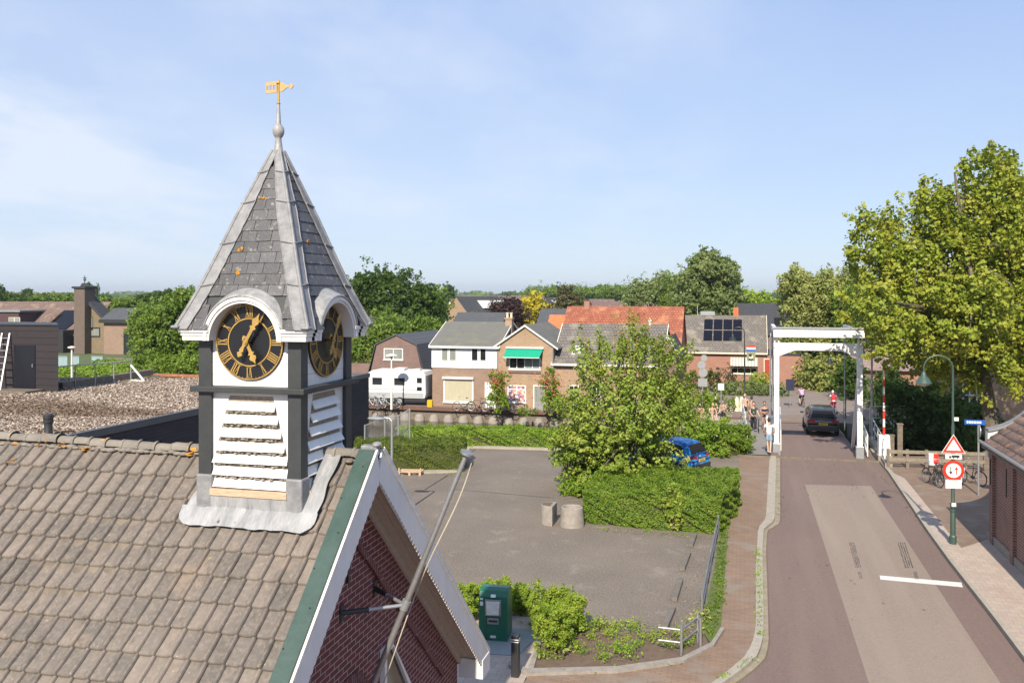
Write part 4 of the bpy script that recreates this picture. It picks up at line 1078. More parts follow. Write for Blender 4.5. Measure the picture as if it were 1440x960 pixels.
def house(name,label,a0,a1,b0,b1,ze,zr,wall,roof,ridge='x',oh=.25,cat='house',z0=-.1,rt=.12,rpos=.5,endoh=.15,trim=None,group=None):
    t=thing(name,label,cat,((a0+a1)/2,(b0+b1)/2,z0),0,group)
    m=MB(); th=.06
    if ridge=='x':
        rb=b0+(b1-b0)*rpos; m.prism([(b0,z0),(b1,z0),(b1,ze),(rb,zr-th),(b0,ze)],'x',a0,a1)
    else:
        ra=a0+(a1-a0)*rpos; m.prism([(a0,z0),(a1,z0),(a1,ze),(ra,zr-th),(a0,ze)],'y',b0,b1)
    m.build('wall',wall,t)
    m=MB()
    if ridge=='x':
        s1=(zr-ze)/(rb-b0); s2=(zr-ze)/(b1-rb)
        P=[(b0-oh,ze-oh*s1),(rb,zr),(b1+oh,ze-oh*s2),(b1+oh,ze-oh*s2+rt),(rb,zr+rt),(b0-oh,ze-oh*s1+rt)]
        m.prism(P,'x',a0-endoh,a1+endoh)
    else:
        s1=(zr-ze)/(ra-a0); s2=(zr-ze)/(a1-ra)
        P=[(a0-oh,ze-oh*s1),(ra,zr),(a1+oh,ze-oh*s2),(a1+oh,ze-oh*s2+rt),(ra,zr+rt),(a0-oh,ze-oh*s1+rt)]
        m.prism(P,'y',b0-endoh,b1+endoh)
    r_=m.build('roof',roof,t)
    if trim:
        m=MB()
        if ridge=='x':
            m.box(a0-endoh-.02,b0-oh-.10,ze-oh*s1-.06,a1+endoh+.02,b0-oh+.0,ze-oh*s1+rt*.75)
            for a in (a0-endoh-.05,a1+endoh+.001):
                for (p,q) in ((P[0],P[1]),(P[1],P[2])):
                    m.prism([p,q,(q[0],q[1]+rt+.02),(p[0],p[1]+rt+.02)],'x',a,a+.05)
        else:
            for b in (b0-endoh-.05,):
                for (p,q) in ((P[0],P[1]),(P[1],P[2])):
                    m.prism([p,q,(q[0],q[1]+rt+.02),(p[0],p[1]+rt+.02)],'y',b,b+.048)
        m.build('gutter_and_trim',trim,r_,fixn=True)
    return t
def win(t,a0,a1,z0,z1,b,frame=None,pane=None,nx=2,nz=1,fw=.07,name='window',sill=True,label=None):
    """window in a wall facing the camera side (-Y) at depth b"""
    frame=frame or MT['white']; pane=pane or MT['glass']
    if a0>a1: a0,a1=a1,a0
    if z0>z1: z0,z1=z1,z0
    m=MB(); y0,y1=b-.055,b-.002
    m.box(a0,y0,z0,a0+fw,y1,z1); m.box(a1-fw,y0,z0,a1,y1,z1); m.box(a0+fw,y0,z1-fw,a1-fw,y1,z1); m.box(a0+fw,y0,z0,a1-fw,y1,z0+fw)
    for i in range(1,nx): x=a0+(a1-a0)*i/nx; m.box(x-fw*.4,y0+.004,z0+fw,x+fw*.4,y1,z1-fw)
    for i in range(1,nz): z=z0+(z1-z0)*i/nz; m.box(a0+fw,y0+.008,z-fw*.4,a1-fw,y1,z+fw*.4)
    if sill: m.box(a0-.05,b-.12,z0-.07,a1+.05,b-.003,z0-.003)
    f=m.build(name,frame,t)
    m=MB(); m.box(a0+fw,b-.022,z0+fw,a1-fw,b-.004,z1-fw); m.build('pane',pane,f)
    if label: f['label']=label
    return f
def fwin(t,b,x0,y0,x1,y1,**k):
    a0,z1=PB(x0,y0,b); a1,z0=PB(x1,y1,b); return win(t,a0,a1,z0,z1,b,**k)
def fdoor(t,b,x0,y0,x1,y1,mat,frame=None,glass=None,label=None):
    a0,z1=PB(x0,y0,b); a1,z0=PB(x1,y1,b); z0=-.02 if z0<.4 else z0
    m=MB(); fw=.08; m.box(a0,b-.06,z0,a0+fw,b-.002,z1); m.box(a1-fw,b-.06,z0,a1,b-.002,z1); m.box(a0+fw,b-.06,z1-fw,a1-fw,b-.002,z1); fr=m.build('door_frame',frame or MT['white'],t)
    m=MB(); m.box(a0+fw,b-.04,z0,a1-fw,b-.004,z1-fw); d=m.build('door',mat,t)
    if label: d['label']=label
    if glass:
        g0,g1=glass; m=MB(); m.box(a0+fw+.08,b-.05,z0+(z1-z0)*g0,a1-fw-.08,b-.0405,z0+(z1-z0)*g1); m.build('pane',MT['curtain'],d)
    m=MB(); m.box(a1-fw-.1,b-.09,z0+1.0,a1-fw-.06,b-.0405,z0+1.14); m.build('handle',MT['steel'],d)
# --- white and brown house + brick gable (frontage on the canal) ---
B1=63.75
aL,_=PB(608,570,B1); aM,_=PB(701,570,B1); aR,_=PB(778,570,B1)
hw=house('canal_house','house with white boarded upper storey over brown brick beside the canal',aL,aM-.01,B1,B1+7.5,4.65,6.25,MT['hb_brown'],MT['r_grey'],'x',.3,trim=MT['white'])
m=MB(); m.box(aL-.04,B1-.06,2.93,aM-.02,B1-.003,4.52); m.build('white_cladding',MT['cladding'],hw)
BC=B1-.06
for x0,x1 in ((621,630.5),(632,642),(663,672.5),(675,684)):
    fwin(hw,BC,x0,489,x1,507.5,nx=1,pane=MT['curtain'] if x0<650 else MT['glass'],sill=False,fw=.05)
a0,z1=PB(624,532,B1); a1,z0=PB(666,566,B1)
f=win(hw,a0,a1,z0,z1,B1,nx=1,pane=MT['shutter'],fw=.1,label='shop window closed by a beige roller shutter')
m=MB(); m.box(a0-.05,B1-.25,z1,a1+.05,B1-.01,z1+.16); m.build('shutter_box',MT['whiteold'],f)
fdoor(hw,B1,682,537,698,577,MT['white'],label='plain white door with a small dark letter plate')
m=MB(); a,z=PB(690,560,B1-.05); m.box(a-.22,B1-.07,z-.12,a+.22,B1-.0415,z+.15); m.build('door_panel',MT['dark'],hw)
m=MB(); m.tube([(aM-.05,B1-.12,0),(aM-.05,B1-.12,4.4),(aM-.05,B1-.35,4.6)],.045,8); m.build('downpipe',MT['galv'],hw)
B2=B1-.15
zg=ZY(480,66.5)
hg=house('canal_house','tan brick gabled house with green awning beside the canal',aM+.01,aR,B2,B2+8,4.72,6.15,MT['hb_tan'],MT['r_grey'],'y',.42,trim=MT['whiteold'])
a0,z1=PB(716,502,B2); a1,z0=PB(760,519.5,B2)
f=win(hg,a0,a1,z0,z1,B2,nx=4,fw=.07,label='first floor window under the green awning')
m=MB(); m.box((a0+a1)/2-.05,B2-.04,z0+.07,a1-.07,B2-.0225,z1-.07); m.build('blind',MT['curtain'],f)
m=MB(); m.box(a0-.05,B2-.1,z0-.28,a1+.05,B2-.003,z0-.09); m.build('brick_sill',MT['hb_purple'],hg)
a0,zt=PB(712,490,B2); a1,_=PB(764,490,B2); _,zb=PB(712,502,B2-.9)
m=MB(); m.hexa([(a0,B2-.95,zb),(a1-.1,B2-.95,zb),(a1-.1,B2-.93,zb+.02),(a0,B2-.93,zb+.02),(a0+.05,B2-.02,zt),(a1,B2-.02,zt),(a1,B2-.005,zt+.02),(a0+.05,B2-.005,zt+.02)])
aw=m.build('awning',MT['awning'],hg,fixn=True); aw['label']='green sun awning let down over the upper window'
m=MB(); m.box(a0,B2-.16,zt+.021,a1+.05,B2-.004,zt+.15); m.bar((a0,B2-.95,zb-.02),(a1-.1,B2-.95,zb-.02),.05); m.bar((a0,B2-.94,zb),(a0,B2-.01,zb-.5),.03); m.bar((a1-.1,B2-.94,zb),(a1-.1,B2-.01,zb-.5),.03); m.build('awning_frame',MT['whiteold'],aw)
def poster():
    m,nt,bs=newmat('coloured_window_display'); n=noise_(nt,3.2,3,.6); n2=noise_(nt,5,2,.5)
    col=mixc(nt,mrange(nt,n,.45,.55),(.55,.22,.16),(.16,.12,.32)); col=mixc(nt,mrange(nt,n2,.52,.58),col,(.7,.6,.5)); L(nt,col,bs.inputs['Base Color']); bs.inputs['Roughness'].default_value=.12; return m
fwin(hg,B2,714,541,740,566,nx=2,nz=1,pane=poster(),label='ground floor window with colourful posters behind the glass')
m=MB(); a0,z=PB(714,547,B2); a1,_=PB(740,547,B2); m.box(a0,B2-.06,z-.03,a1,B2-.003,z+.04); m.build('transom',MT['white'],hg)
fdoor(hg,B2,750,541,767,577,MT['galv'],glass=(.35,.95))
m=MB(); m.tube([(aR+.02,B2-.1,0),(aR+.02,B2-.1,4.6)],.05,8); m.build('downpipe',MT['galv'],hg)
# chimney
a,_=PB(716,450,67); m=MB(); m.box(a-.27,66.8,5.3,a+.27,67.35,6.6); m.box(a-.33,66.74,6.6,a+.33,67.41,6.72); ch=m.build('chimney',MT['hb_tan'],hg)
m=MB()
for dx in (-.16,.16): m.lathe([(.1,0),(.09,.3),(.13,.34),(.13,.4)],(a+dx,67.07,6.72),10)
m.build('chimney_pot',MT['cream'],ch)
# --- grey tiled building right of it, mostly behind the tree ---
a3,_=PB(779,570,B1); a4,_=PB(930,560,B1)
ht=house('canal_house','brick building with weathered grey tiled roof behind the car park tree',a3,a4,B1+.1,B1+8,3.55,6.15,MT['hb_tan'],MT['r_greytile'],'x',.3,trim=MT['whiteold'])
BT=B1+.1
m=MB(); 
def onroof(px,py): # point on front slope of ht
    for b in np.linspace(BT-.3,BT+3.9,60):
        a,z=PB(px,py,b)
        if z<3.55+(b-BT)*(2.6/3.95)+.15: continue
    return None
for (px,py,w_,h_) in ((812,497,.75,.75),):
    b=BT+1.0; a,z=PB(px,py,b); s=2.6/3.95; zz=3.55+1.0*s+.13
    m.hexa([(a-.35,b-.4,zz-.4*s),(a+.35,b-.4,zz-.4*s),(a+.35,b+.4,zz+.4*s),(a-.35,b+.4,zz+.4*s),(a-.35,b-.4,zz-.4*s+.08),(a+.35,b-.4,zz-.4*s+.08),(a+.35,b+.4,zz+.4*s+.08),(a-.35,b+.4,zz+.4*s+.08)])
m.build('skylight',MT['white'],ht)
for x0 in (800,832,872,905): fwin(ht,BT,x0,541,x0+14,568,nx=2,nz=2)
m=MB(); a,_=PB(914,455,BT+4); m.lathe([(.1,0),(.09,.3),(.16,.32),(.02,.55)],(a,BT+3.95,6.2),10); m.build('roof_vent',MT['white'],ht)
# dark side wing with white cornice at its right end
a5,_=PB(951,560,B1-.2)
hx=house('corner_house','narrow brick house end with dark roof and white cornice behind the tree',a4+.02,a5,B1-.2,B1+6,4.4,5.4,MT['hb_purple'],MT['r_black'],'y',.25,trim=MT['white'])
for x0 in (934,942): fwin(hx,B1-.2,x0,535,x0+6,560,nx=1,nz=2)
# --- red roofed house ---
B3=76.
a0,_=PB(800,450,B3+4.5); a1,_=PB(955,450,B3)
hr=house('farmhouse','long house with bright orange red pantiled roof behind the grey tiled building',a0,a1,B3,B3+9,3.3,7.35,MT['hb_red'],MT['r_red'],'x',.3)
a2,_=PB(764,450,B3+2); 
hr2=house('outbuilding','low outbuilding with orange hipped roof joined left of the red roofed farmhouse',a2+.3,a0-.2,B3+.5,B3+7.5,3.2,6.55,MT['hb_red'],MT['r_orange'],'x',.3)
m=MB(); m.box(a0+1.5,B3+4.2,7.2,a0+2.0,B3+4.8,7.95); m.build('chimney',MT['hb_red'],hr)
# slate roofs behind
for (x0,x1,ye,yr,Y,mt,lb) in ((752,800,470,436,84,'r_slate','dark slate roofed house behind the tan gabled house'),(632,700,470,441.5,95,'r_slate','low blue grey roof showing above the white boarded house')):
    aa,_=PB(x0,450,Y); ab,_=PB(x1,450,Y); house('house',lb,aa,ab,Y,Y+7,ZY(ye,Y),ZY(yr,Y+3.5),MT['hb_brown'],MT[mt],'x',.3)
# --- gambrel barn left with caravan before it ---
BB=73.
a0,_=PB(521,540,BB); a1,_=PB(594,540,BB)
def zb(py): return PB(560,py,BB)[1]
t=thing('barn_house','purple brown brick barn with gambrel roof behind the white caravan','house',((a0+a1)/2,BB+5,-.1))
am=(a0+a1)/2; za,zk,ze_=zb(472),zb(486),zb(524)
k=(a1-a0)
P=[(a0,-.1),(a1,-.1),(a1,ze_),(a1-.12*k,zk),(am,za),(a0+.12*k,zk),(a0,ze_)]
m=MB(); m.prism(P,'y',BB,BB+10); m.build('wall',MT['hb_purple'],t)
m=MB(); Q=[(a1+.25,ze_-.3),(a1-.12*k+.06,zk+.06),(am,za+.04)]; Q2=[(q[0]+.02,q[1]+.12) for q in Q]
m.prism(Q+Q2[::-1],'y',BB-.12,BB+10.2)
Q=[(a0-.25,ze_-.3),(a0+.12*k-.06,zk+.06),(am,za+.04)]; Q2=[(q[0]-.02,q[1]+.12) for q in Q]
m.prism(Q+Q2[::-1],'y',BB-.12,BB+10.2); m.build('roof',MT['r_slate'],t,fixn=True)
fwin(t,BB,540,489.5,567,506,nx=2,pane=MT['curtain']); fwin(t,BB,520,525,530,545,nx=1)
m=MB(); a,_=PB(518,550,BB); m.box(a-6,BB+.5,0,a-.05,BB+.7,2.3); wl=m.build('garden_wall',MT['hb_purple']); tag(wl,'brown brick garden wall left of the barn','wall')
# --- row of terraced houses far behind ---
B5=205
aa,_=PB(640,440,B5); 
zt=ZY(421,B5); zz=ZY(460,B5)
w5=15.5
trr=None
for i in range(2):
    x0=aa-2.5+i*16
    h5=house('terraced_house','terraced house with brick gable, black roof and white dormer '+('nearest the dark green tree' if i==0 else 'left of the purple tree'),x0,x0+13,B5+i*14,B5+i*14+11,3.6+.3*i,8.1-.25*i,MT['hb_tan'],MT['r_black'],'x',.3,group='terraced houses behind the canal houses')
    m=MB(); m.box(x0+5.5,B5+i*14+1.2,5.3,x0+11.5,B5+i*14+5,7.2); dm=m.build('dormer',MT['cladding'],h5)
    win(dm,x0+7.2,x0+10.5,5.7,6.9,B5+i*14+1.2,nx=3,sill=False,fw=.15)
    for q in range(3): win(h5,x0+2+q*3.8,x0+4.6+q*3.8,1.2,2.9,B5+i*14,nx=2,fw=.15)
    h5.rotation_euler=(0,0,math.radians(55))
m=MB();
for (x0,x1,Y,ye,yr,mt,n_) in ((620,700,330,424,416.2,'r_brown','long brown roofed terrace on the horizon above the white boarded house'),(690,762,360,423,416,'r_brown','long brown roofed terrace on the horizon left of the yellow tree'),
   (820,860,230,432,421,'r_brown','far house with brown roof and white dormer behind the red roof'),(765,790,220,432,419,'r_slate','white far house with slate roof right of the yellow tree'),
   (860,935,210,436,424,'r_brown','long far brown roof behind the red roofed farmhouse'),(2,55,260,421,412,'r_brown','far brown roofed house at the left edge of the horizon'),(58,82,230,424,413.5,'r_brown','far house with brown roof behind the chimney house')):
    a0,_=PB(x0,420,Y); a1,_=PB(x1,420,Y); hh=house('distant_house',n_,a0,a1,Y,Y+10,ZY(ye,Y),ZY(yr,Y+5),MT['cream'] if 'white' in n_ else MT['hb_tan'],MT[mt],'x',.3)
    k=max(2,int((a1-a0)/4))
    for q in range(k):
        xx=a0+(a1-a0)*(q+.5)/k; win(hh,xx-.9,xx+.9,ZY(ye,Y)-1.9,ZY(ye,Y)-.5,Y,nx=2,sill=False,fw=.12)
# --- solar panel house ---
B4=86.
a0,_=PB(960,500,B4); a1,_=PB(1136,500,B4); ar,_=PB(1075,500,B4)
zE=ZY(490,87.5); zR=ZY(443.5,91.5)
hs=house('solar_house','red brick house with grey tiled roof carrying a block of solar panels',a0,ar+.2,B4,B4+8,zE,zR,MT['hb_red'],MT['r_greytile'],'x',.25,trim=MT['cream'],endoh=.05)
m=MB(); m.prism([(ar+.21,-.1),(a1,-.1),(a1,zE-.3),(ar+.21,zE-.3)],'y',B4+.05,B4+7); m.build('side_wing',MT['hb_red'],hs)
m=MB(); m.box(ar+.21,B4-.05,zE-.3,a1+.1,B4+7.1,zE-.15); m.build('flat_roof',MT['r_black'],hs)
s=(zR-zE)/4.0
def rp(px,py):
    best=None
    for i in range(400):
        b=B4-.2+i*.0115; a,z=PB(px,py,b); e=abs(z-(zE+(b-B4)*s+.12))
        if best is None or e<best[0]: best=(e,a,b)
    return best[1],best[2]
A,B_=rp(990,449),rp(1044,481); pw=(B_[0]-A[0])/4; ph=(A[1]-B_[1])/2
for i in range(4):
    for j in range(2):
        x0=A[0]+i*pw+.05; x1=x0+pw-.10; y0=B_[1]+j*ph+.09; y1=y0+ph-.18
        z=lambda y:zE+(y-B4)*s+.15
        m=MB(); m.hexa([(x0,y0,z(y0)),(x1,y0,z(y0)),(x1,y1,z(y1)),(x0,y1,z(y1)),(x0,y0,z(y0)+.06),(x1,y0,z(y0)+.06),(x1,y1,z(y1)+.06),(x0,y1,z(y1)+.06)])
        p=m.build('solar_panel',MT['solar'],hs)
m=MB(); m.box(ar-2.9,B4+3.8,zR,ar-2.4,B4+4.3,zR+.9); m.build('chimney',MT['r_orange'],hs)
m=MB(); m.box(a0+1.5,B4+3.9,zR+.1,a0+2.9,B4+4.2,zR+.5); m.bar((a0+1.2,B4+4,zR),(a0+1.2,B4+4,zR+1.1),.06); m.build('roof_aerial',MT['galv'],hs)
f=fwin(hs,B4,1028,516,1065,526,nx=4,sill=True,fw=.09,frame=MT['cream'])
a0_,z1_=PB(1027.5,502,B4); a1_,z0_=PB(1066,515,B4-.8)
m=MB(); N_=18
for i in range(N_):
    x0=a0_+(a1_-a0_)*i/N_; x1=a0_+(a1_-a0_)*(i+1)/N_; m.mi=i%2
    m.add([(x0,B4-.9,z0_),(x1,B4-.9,z0_),(x1,B4-.02,z1_),(x0,B4-.02,z1_)],[(0,1,2,3)])
o=m.build('striped_awning',[MT['cream'],M('grey_stripe',(.30,.33,.33),.8,.05)],hs); o['label']='cream and grey striped awning over the front window'
fdoor(hs,B4,1074,504,1086,537,MT['redpaint'],frame=MT['cream'],label='red front door in a cream frame')
# dark roofed modern house behind
B6=112; a0,_=PB(1038,440,B6); a1,_=PB(1125,440,B6)
hd=house('house','modern house with large dark roof behind the solar panel house',a0,a1,B6,B6+9,ZY(466,114),ZY(427,118),MT['hb_purple'],MT['r_black'],'x',.3)
fwin(hd,B6-.35,1088,446,1104,458,nx=1,frame=MT['dark'])
# large mauve roofed farmhouse to the right beyond the bridge
B7=84; a0,_=PB(1196,500,B7); a1,_=PB(1500,500,B7)
hm=house('farmhouse','large farmhouse with broad mauve brown roof beyond the bridge behind the plane tree',a0,a1,B7,B7+14,2.2,7.9,MT['hb_red'],MT['r_mauve'],'x',.5)
# tan brick house with white sash window
B8=66; a0,_=PB(1338,520,B8); a1,_=PB(1640,520,B8)
hh=house('canal_house','tan brick house with tall white sash window half hidden by the plane tree',a0,a1,B8,B8+8,ZY(482,60),ZY(440,64),MT['hb_tan'],MT['r_brown'],'x',.3)
fwin(hh,B8,1353,519,1384,592,nx=3,nz=4,fw=.13,sill=False)
# ================================================================= LEFT: GRAVEL ROOF BUILDING AND BEYOND
ZF=4.2; AE=-19.5
bE=43.4
t=thing('flat_roofed_building','dark brick building with flat gravel roof behind the church hall','building',(-35,30,0))
gzz=lambda x,y:G(x,y,ZF)
rg=np.random.default_rng(77); gp=[]
while len(gp)<52000:
    qx=720-F*math.tan(math.radians(0)); px_=rg.uniform(-60,300); py_=532+rg.random()**1.3*90; q=G(px_,py_,ZF)
    if q[0]<AE-.15: gp.append((q[0],q[1],ZF+.03+rg.random()*.02))
PA_,PB_=gzz(212,530.5),gzz(84,547)
foot=[(-60,16),(AE,16),(AE,bE),PA_,PB_,(PB_[0]-.4,PB_[1]+4.2),(-60,PB_[1]+4.2)]
m=MB(); m.prism(foot,'z',-.1,ZF-.02); m.build('wall',BR('black_brick',(.045,.04,.045),(.03,.028,.034),(.018,.018,.02),.6,.14,.012,var=.3,bmp=.6),t)
m=MB(); m.prism([(-59.9,16.1),(AE-.12,16.1),(AE-.12,bE-.12),(PA_[0],PA_[1]-.1),(PB_[0],PB_[1]-.1),(PB_[0]-.5,PB_[1]+4.1),(-59.9,PB_[1]+4.1)],'z',ZF-.019,ZF+.02); m.build('gravel_bed',MT['gravel'],t)
m=MB(); m.box(AE-.12,15.9,ZF-.1,AE+.05,bE+.05,ZF+.13); m.bar((AE,bE-.03,ZF+.01),(PA_[0],PA_[1],ZF+.01),.14,.22); m.build('roof_edging',M('roof_edge_metal',(.09,.095,.105),.5,.1),t)
def gz(px,py): return G(px,py,ZF)
gpm,nt,bs=newmat('roof_pebbles'); gg=nt.nodes.new('ShaderNodeNewGeometry')
nb_=noise_(nt,.22,4,.6,stretch=(.25,1.4,1)); cpe=mixc(nt,gg.outputs['Random Per Island'],(.14,.10,.075),(.62,.52,.42)); cpe=mixc(nt,mrange(nt,nb_,.50,.58,0,.72),cpe,(.13,.08,.045))
L(nt,cpe,bs.inputs['Base Color']); bs.inputs['Roughness'].default_value=.9
gs_=leaf_mesh('gravel_stones',np.array(gp),.075,gpm,t,3,np.tile([0,0,2.0],(len(gp),1)),aspect=1.5); gs_['kind']='stuff'
# penthouse
x0,y0=gz(2,556); p0=gz(-60,556); p1=gz(82,552)
t2=thing('roof_access_hut','dark boarded hut with blue black door standing on the gravel roof','hut',(p1[0]-1.5,p1[1],ZF))
ph=p1; Yp=F*(H-ZF)/(552-415); hz=ZY(458,Yp)
bk_=AT(79,math.hypot(0,1)*0+(-ph[0]*SN+ph[1]*CS)+3.0)
m=MB(); m.prism([(ph[0]-4.4,ph[1]),(ph[0],ph[1]),bk_,(bk_[0]-4,bk_[1]+.3)],'z',ZF,hz); m.build('wall',BR('dark_boarding',(.030,.023,.027),(.024,.019,.023),(.008,.006,.007),9,.30,.02,var=.3,bmp=.6),t2)
m=MB(); m.prism([(ph[0]-4.45,ph[1]-.05),(ph[0]+.04,ph[1]-.05),bk_,(bk_[0]-4,bk_[1]+.3)],'z',hz,hz+.06); m.build('roof_edge',MT['dark'],t2)
a0,z1=PB(20,485,ph[1]); a1,z0=PB(50,551,ph[1])
m=MB(); m.box(a0,ph[1]-.035,ZF+.15,a1,ph[1]-.002,z1); d_=m.build('door',M('blue_black_door',(.007,.008,.014),.35,.1),t2)
m=MB(); m.box(a1-.12,ph[1]-.09,ZF+1.1,a1-.08,ph[1]-.036,ZF+1.25); m.build('handle',MT['steel'],d_)
m=MB(); m.box(a0-.3,ph[1]-1.1,ZF+.05,a1+.5,ph[1]-.04,ZF+.14); m.box(a0-.2,ph[1]-1.0,ZF,a0-.1,ph[1]-.1,ZF+.05); m.box(a1+.3,ph[1]-1.0,ZF,a1+.4,ph[1]-.1,ZF+.05); m.build('door_step',MT['oldwood'],t2)
# ladder leaning at its left
t=thing('ladder','pale aluminium ladder leaning on the dark hut at the left edge','ladder',(a0-1.2,ph[1]-.9,ZF))
al=PB(6,555,ph[1]-.6)[0]; m=MB()
for dx in (0,-.42): m.bar((al+dx,ph[1]-.85,ZF),(al+dx-.25,ph[1]-.05,ZF+2.6),.06,.03)
m.build('stile',MT['galv'],t); m=MB()
for i in range(9): q=(i+.7)/9.5; m.bar((al-.42-.25*q,ph[1]-.85+.8*q,ZF+2.6*q),(al-.25*q,ph[1]-.85+.8*q,ZF+2.6*q),.035)
m.build('rungs',MT['galv'],t)
# roof railing with brace
t=thing('roof_railing','low galvanised railing along the far edge of the gravel roof','railing',(gz(130,545)[0],gz(130,545)[1],ZF))
pts=[(106,545),(134,543),(160,540),(184,537)]; ps=[gz(*p) for p in pts]
for p in ps: m=MB(); m.tube([(p[0],p[1],ZF),(p[0],p[1],ZF+1.05)],.03,8); m.box(p[0]-.1,p[1]-.1,ZF+.02,p[0]+.1,p[1]+.1,ZF+.05); m.build('post',MT['galv'],t,smooth=True)
pl_=gz(82,548); m=MB(); m.tube([(pl_[0],pl_[1],ZF+1.05)]+[(p[0],p[1],ZF+1.05) for p in ps],.028,8); m.build('rail',MT['galv'],t,smooth=True)
m=MB(); q=gz(203,537); m.bar((ps[3][0],ps[3][1],ZF+.85),(q[0],q[1],ZF+.05),.08); m.bar((ps[3][0],ps[3][1],ZF+.1),(q[0],q[1],ZF+.05),.05); m.build('brace',MT['white'],t)
# black kerb / pipe beyond the rail and orange edge strip
m=MB(); p=gz(84,547); q=gz(212,530); m.bar((p[0],p[1],ZF+.15),(q[0],q[1],ZF+.25),.35,.3); o=m.build('roof_upstand',MT['oldwood']); tag(o,'dark low upstand running behind the roof railing','upstand')
m=MB(); p=gz(205,529.5); q=gz(282,532); m.bar((p[0],p[1],ZF+.12),(q[0],q[1],ZF+.12),.25,.12); o=m.build('roof_edging',M('orange_brick_edge',(.42,.18,.09),.9,.2)); tag(o,'orange brick edging strip at the far rim of the gravel roof','edging')
# vent pipe
p=gz(68,614); m=MB(); m.lathe([(.24,0),(.13,.10),(.12,.12),(.12,.42),(.15,.44),(.15,.52),(.12,.54),(.15,.56),(.15,.66),(.11,.70)],(p[0],p[1],ZF),14); o=m.build('vent_pipe',MT['dark'],smooth=True); tag(o,'dark cowled vent pipe rising from the gravel roof','vent')
# --- chimney house (far left) ---
B9=112
def L9(px): return PB(px,450,B9)[0]
a0,a1=L9(-60),L9(106)
zr9,ze9=ZY(424,B9+4),ZY(472,B9-2)
t=house('chimney_house','brown tiled house with tall brick chimney beyond the gravel roof',a0,L9(124),B9,B9+10,ZY(470,116),ZY(426.5,121),MT['hb_purple'],MT['r_brown'],'x',1.2)
# right gable wing with ochre wall
a2,a3=L9(112),L9(158); zw=ZY(472,112)
am=PB(124,450,B9-3)[0]; a3=PB(157,450,B9-3)[0]; m=MB(); m.prism([(am,-.1),(a3,-.1),(a3,ZY(469,112)),(am,ZY(424,112))],'y',B9-3,B9-1.4); m.build('gable_wall',MT['hb_yellow'],t)
m=MB(); m.prism([(am-.3,ZY(422,112)),(a3+.5,ZY(471,112)),(a3+.5,ZY(465,112)),(am-.3,ZY(416,112))],'y',B9-3.6,B9-1.2); m.build('gable_roof',MT['r_black'],t,fixn=True)
c0,c1=PB(104,450,B9-4.4)[0],PB(119,450,B9-4.4)[0]; zc=ZY(404,110)
m=MB(); m.box(c0,B9-4.4,-.1,c1,B9-2.2,zc); ch=m.build('chimney',MT['hb_chim'],t)
m=MB(); m.box(c0-.25,B9-4.6,zc,c1+.25,B9-2.0,zc+.3); m.lathe([(.9,.3),(.5,.8)],((c0+c1)/2,B9-3.3,zc),4); m.build('chimney_cap',MT['dark'],ch)
m=MB(); m.tube([((c0+c1)/2,B9-3.3,zc+.7),((c0+c1)/2,B9-3.3,zc+1.9)],.06,6); m.ball(((c0+c1)/2,B9-3.3,zc+1.3),.2,8); m.box((c0+c1)/2-.35,B9-3.32,zc+1.5,(c0+c1)/2+.35,B9-3.28,zc+1.6); m.build('weathercock',MT['dark'],ch)
b=B9-3
fwin(t,b,126,445,131,464,nx=1,pane=MT['curtain'],frame=MT['dark'],sill=False); fwin(t,b,127,460,141,474,nx=1,pane=MT['curtain'],frame=MT['dark'],fw=.2,sill=False)
# dormer, lean-to, solar collectors
m=MB(); d0,d1=L9(-20),L9(38); m.box(d0,B9-1.6,ZY(466,110),d1,B9+4,ZY(444,110)); dm=m.build('dormer',M('purple_brown_boards',(.085,.045,.05),.7,.15),t)
m=MB(); m.box(d0-.2,B9-1.9,ZY(444,110),d1+.5,B9+4,ZY(441,110)); m.build('dormer_roof',MT['lead'],dm)
for x in (12.5,20.5): fwin(dm,B9-1.6,x,446,x+8,459,nx=1,pane=MT['curtain'],frame=MT['cream'],sill=False)
m=MB(); s9=(ZY(426.5,121)-ZY(470,116))/5.0; z=lambda y:ZY(470,116)+(y-B9)*s9+.2
xa,xb=L9(69),L9(105); y0_,y1_=B9-1.0,B9+3.1
m.hexa([(xa-1.6,y0_,z(y0_)),(xb-1.6,y0_,z(y0_)),(xb,y1_,z(y1_)),(xa,y1_,z(y1_)),(xa-1.6,y0_,z(y0_)+.1),(xb-1.6,y0_,z(y0_)+.1),(xb,y1_,z(y1_)+.1),(xa,y1_,z(y1_)+.1)]); m.build('solar_panel',MT['solar'],t)
m=MB(); m.prism([(L9(82),ZY(472,110)),(L9(88),ZY(472,110)),(L9(111),ZY(447,110)),(L9(105),ZY(447,110))],'y',B9-4,B9-3.2); m.build('entrance_canopy',MT['r_brown'],t)
m=MB(); m.box(L9(82),B9-3.2,-.1,L9(111),B9-.1,ZY(474,110)); m.build('porch',MT['dark'],t)
# glass balustrades in its garden
for (x0,x1,py,lb) in ((82,98,518,'pale glass balustrade left of the tall chimney'),(101,114,514,'pale glass balustrade beside the globe lamp'),(129,148,512,'glass balustrade right of the tall chimney')):
    Y=100; A=AT(x0,Y); B=AT(x1,Y); m=MB(); m.box(A[0],A[1]-.03,0,B[0],A[1]+.03,ZY(py-14,Y) if False else 1.5); o=m.build('balustrade',M('glass_panel',(.30,.40,.42),.2,.1)); tag(o,lb,'balustrade')
    m=MB(); m.box(A[0]-.05,A[1]-.06,1.5,B[0]+.05,A[1]+.06,1.58); m.box(A[0]-.05,A[1]-.06,0,B[0]+.05,A[1]+.06,.12); m.build('frame',MT['galv'],o)
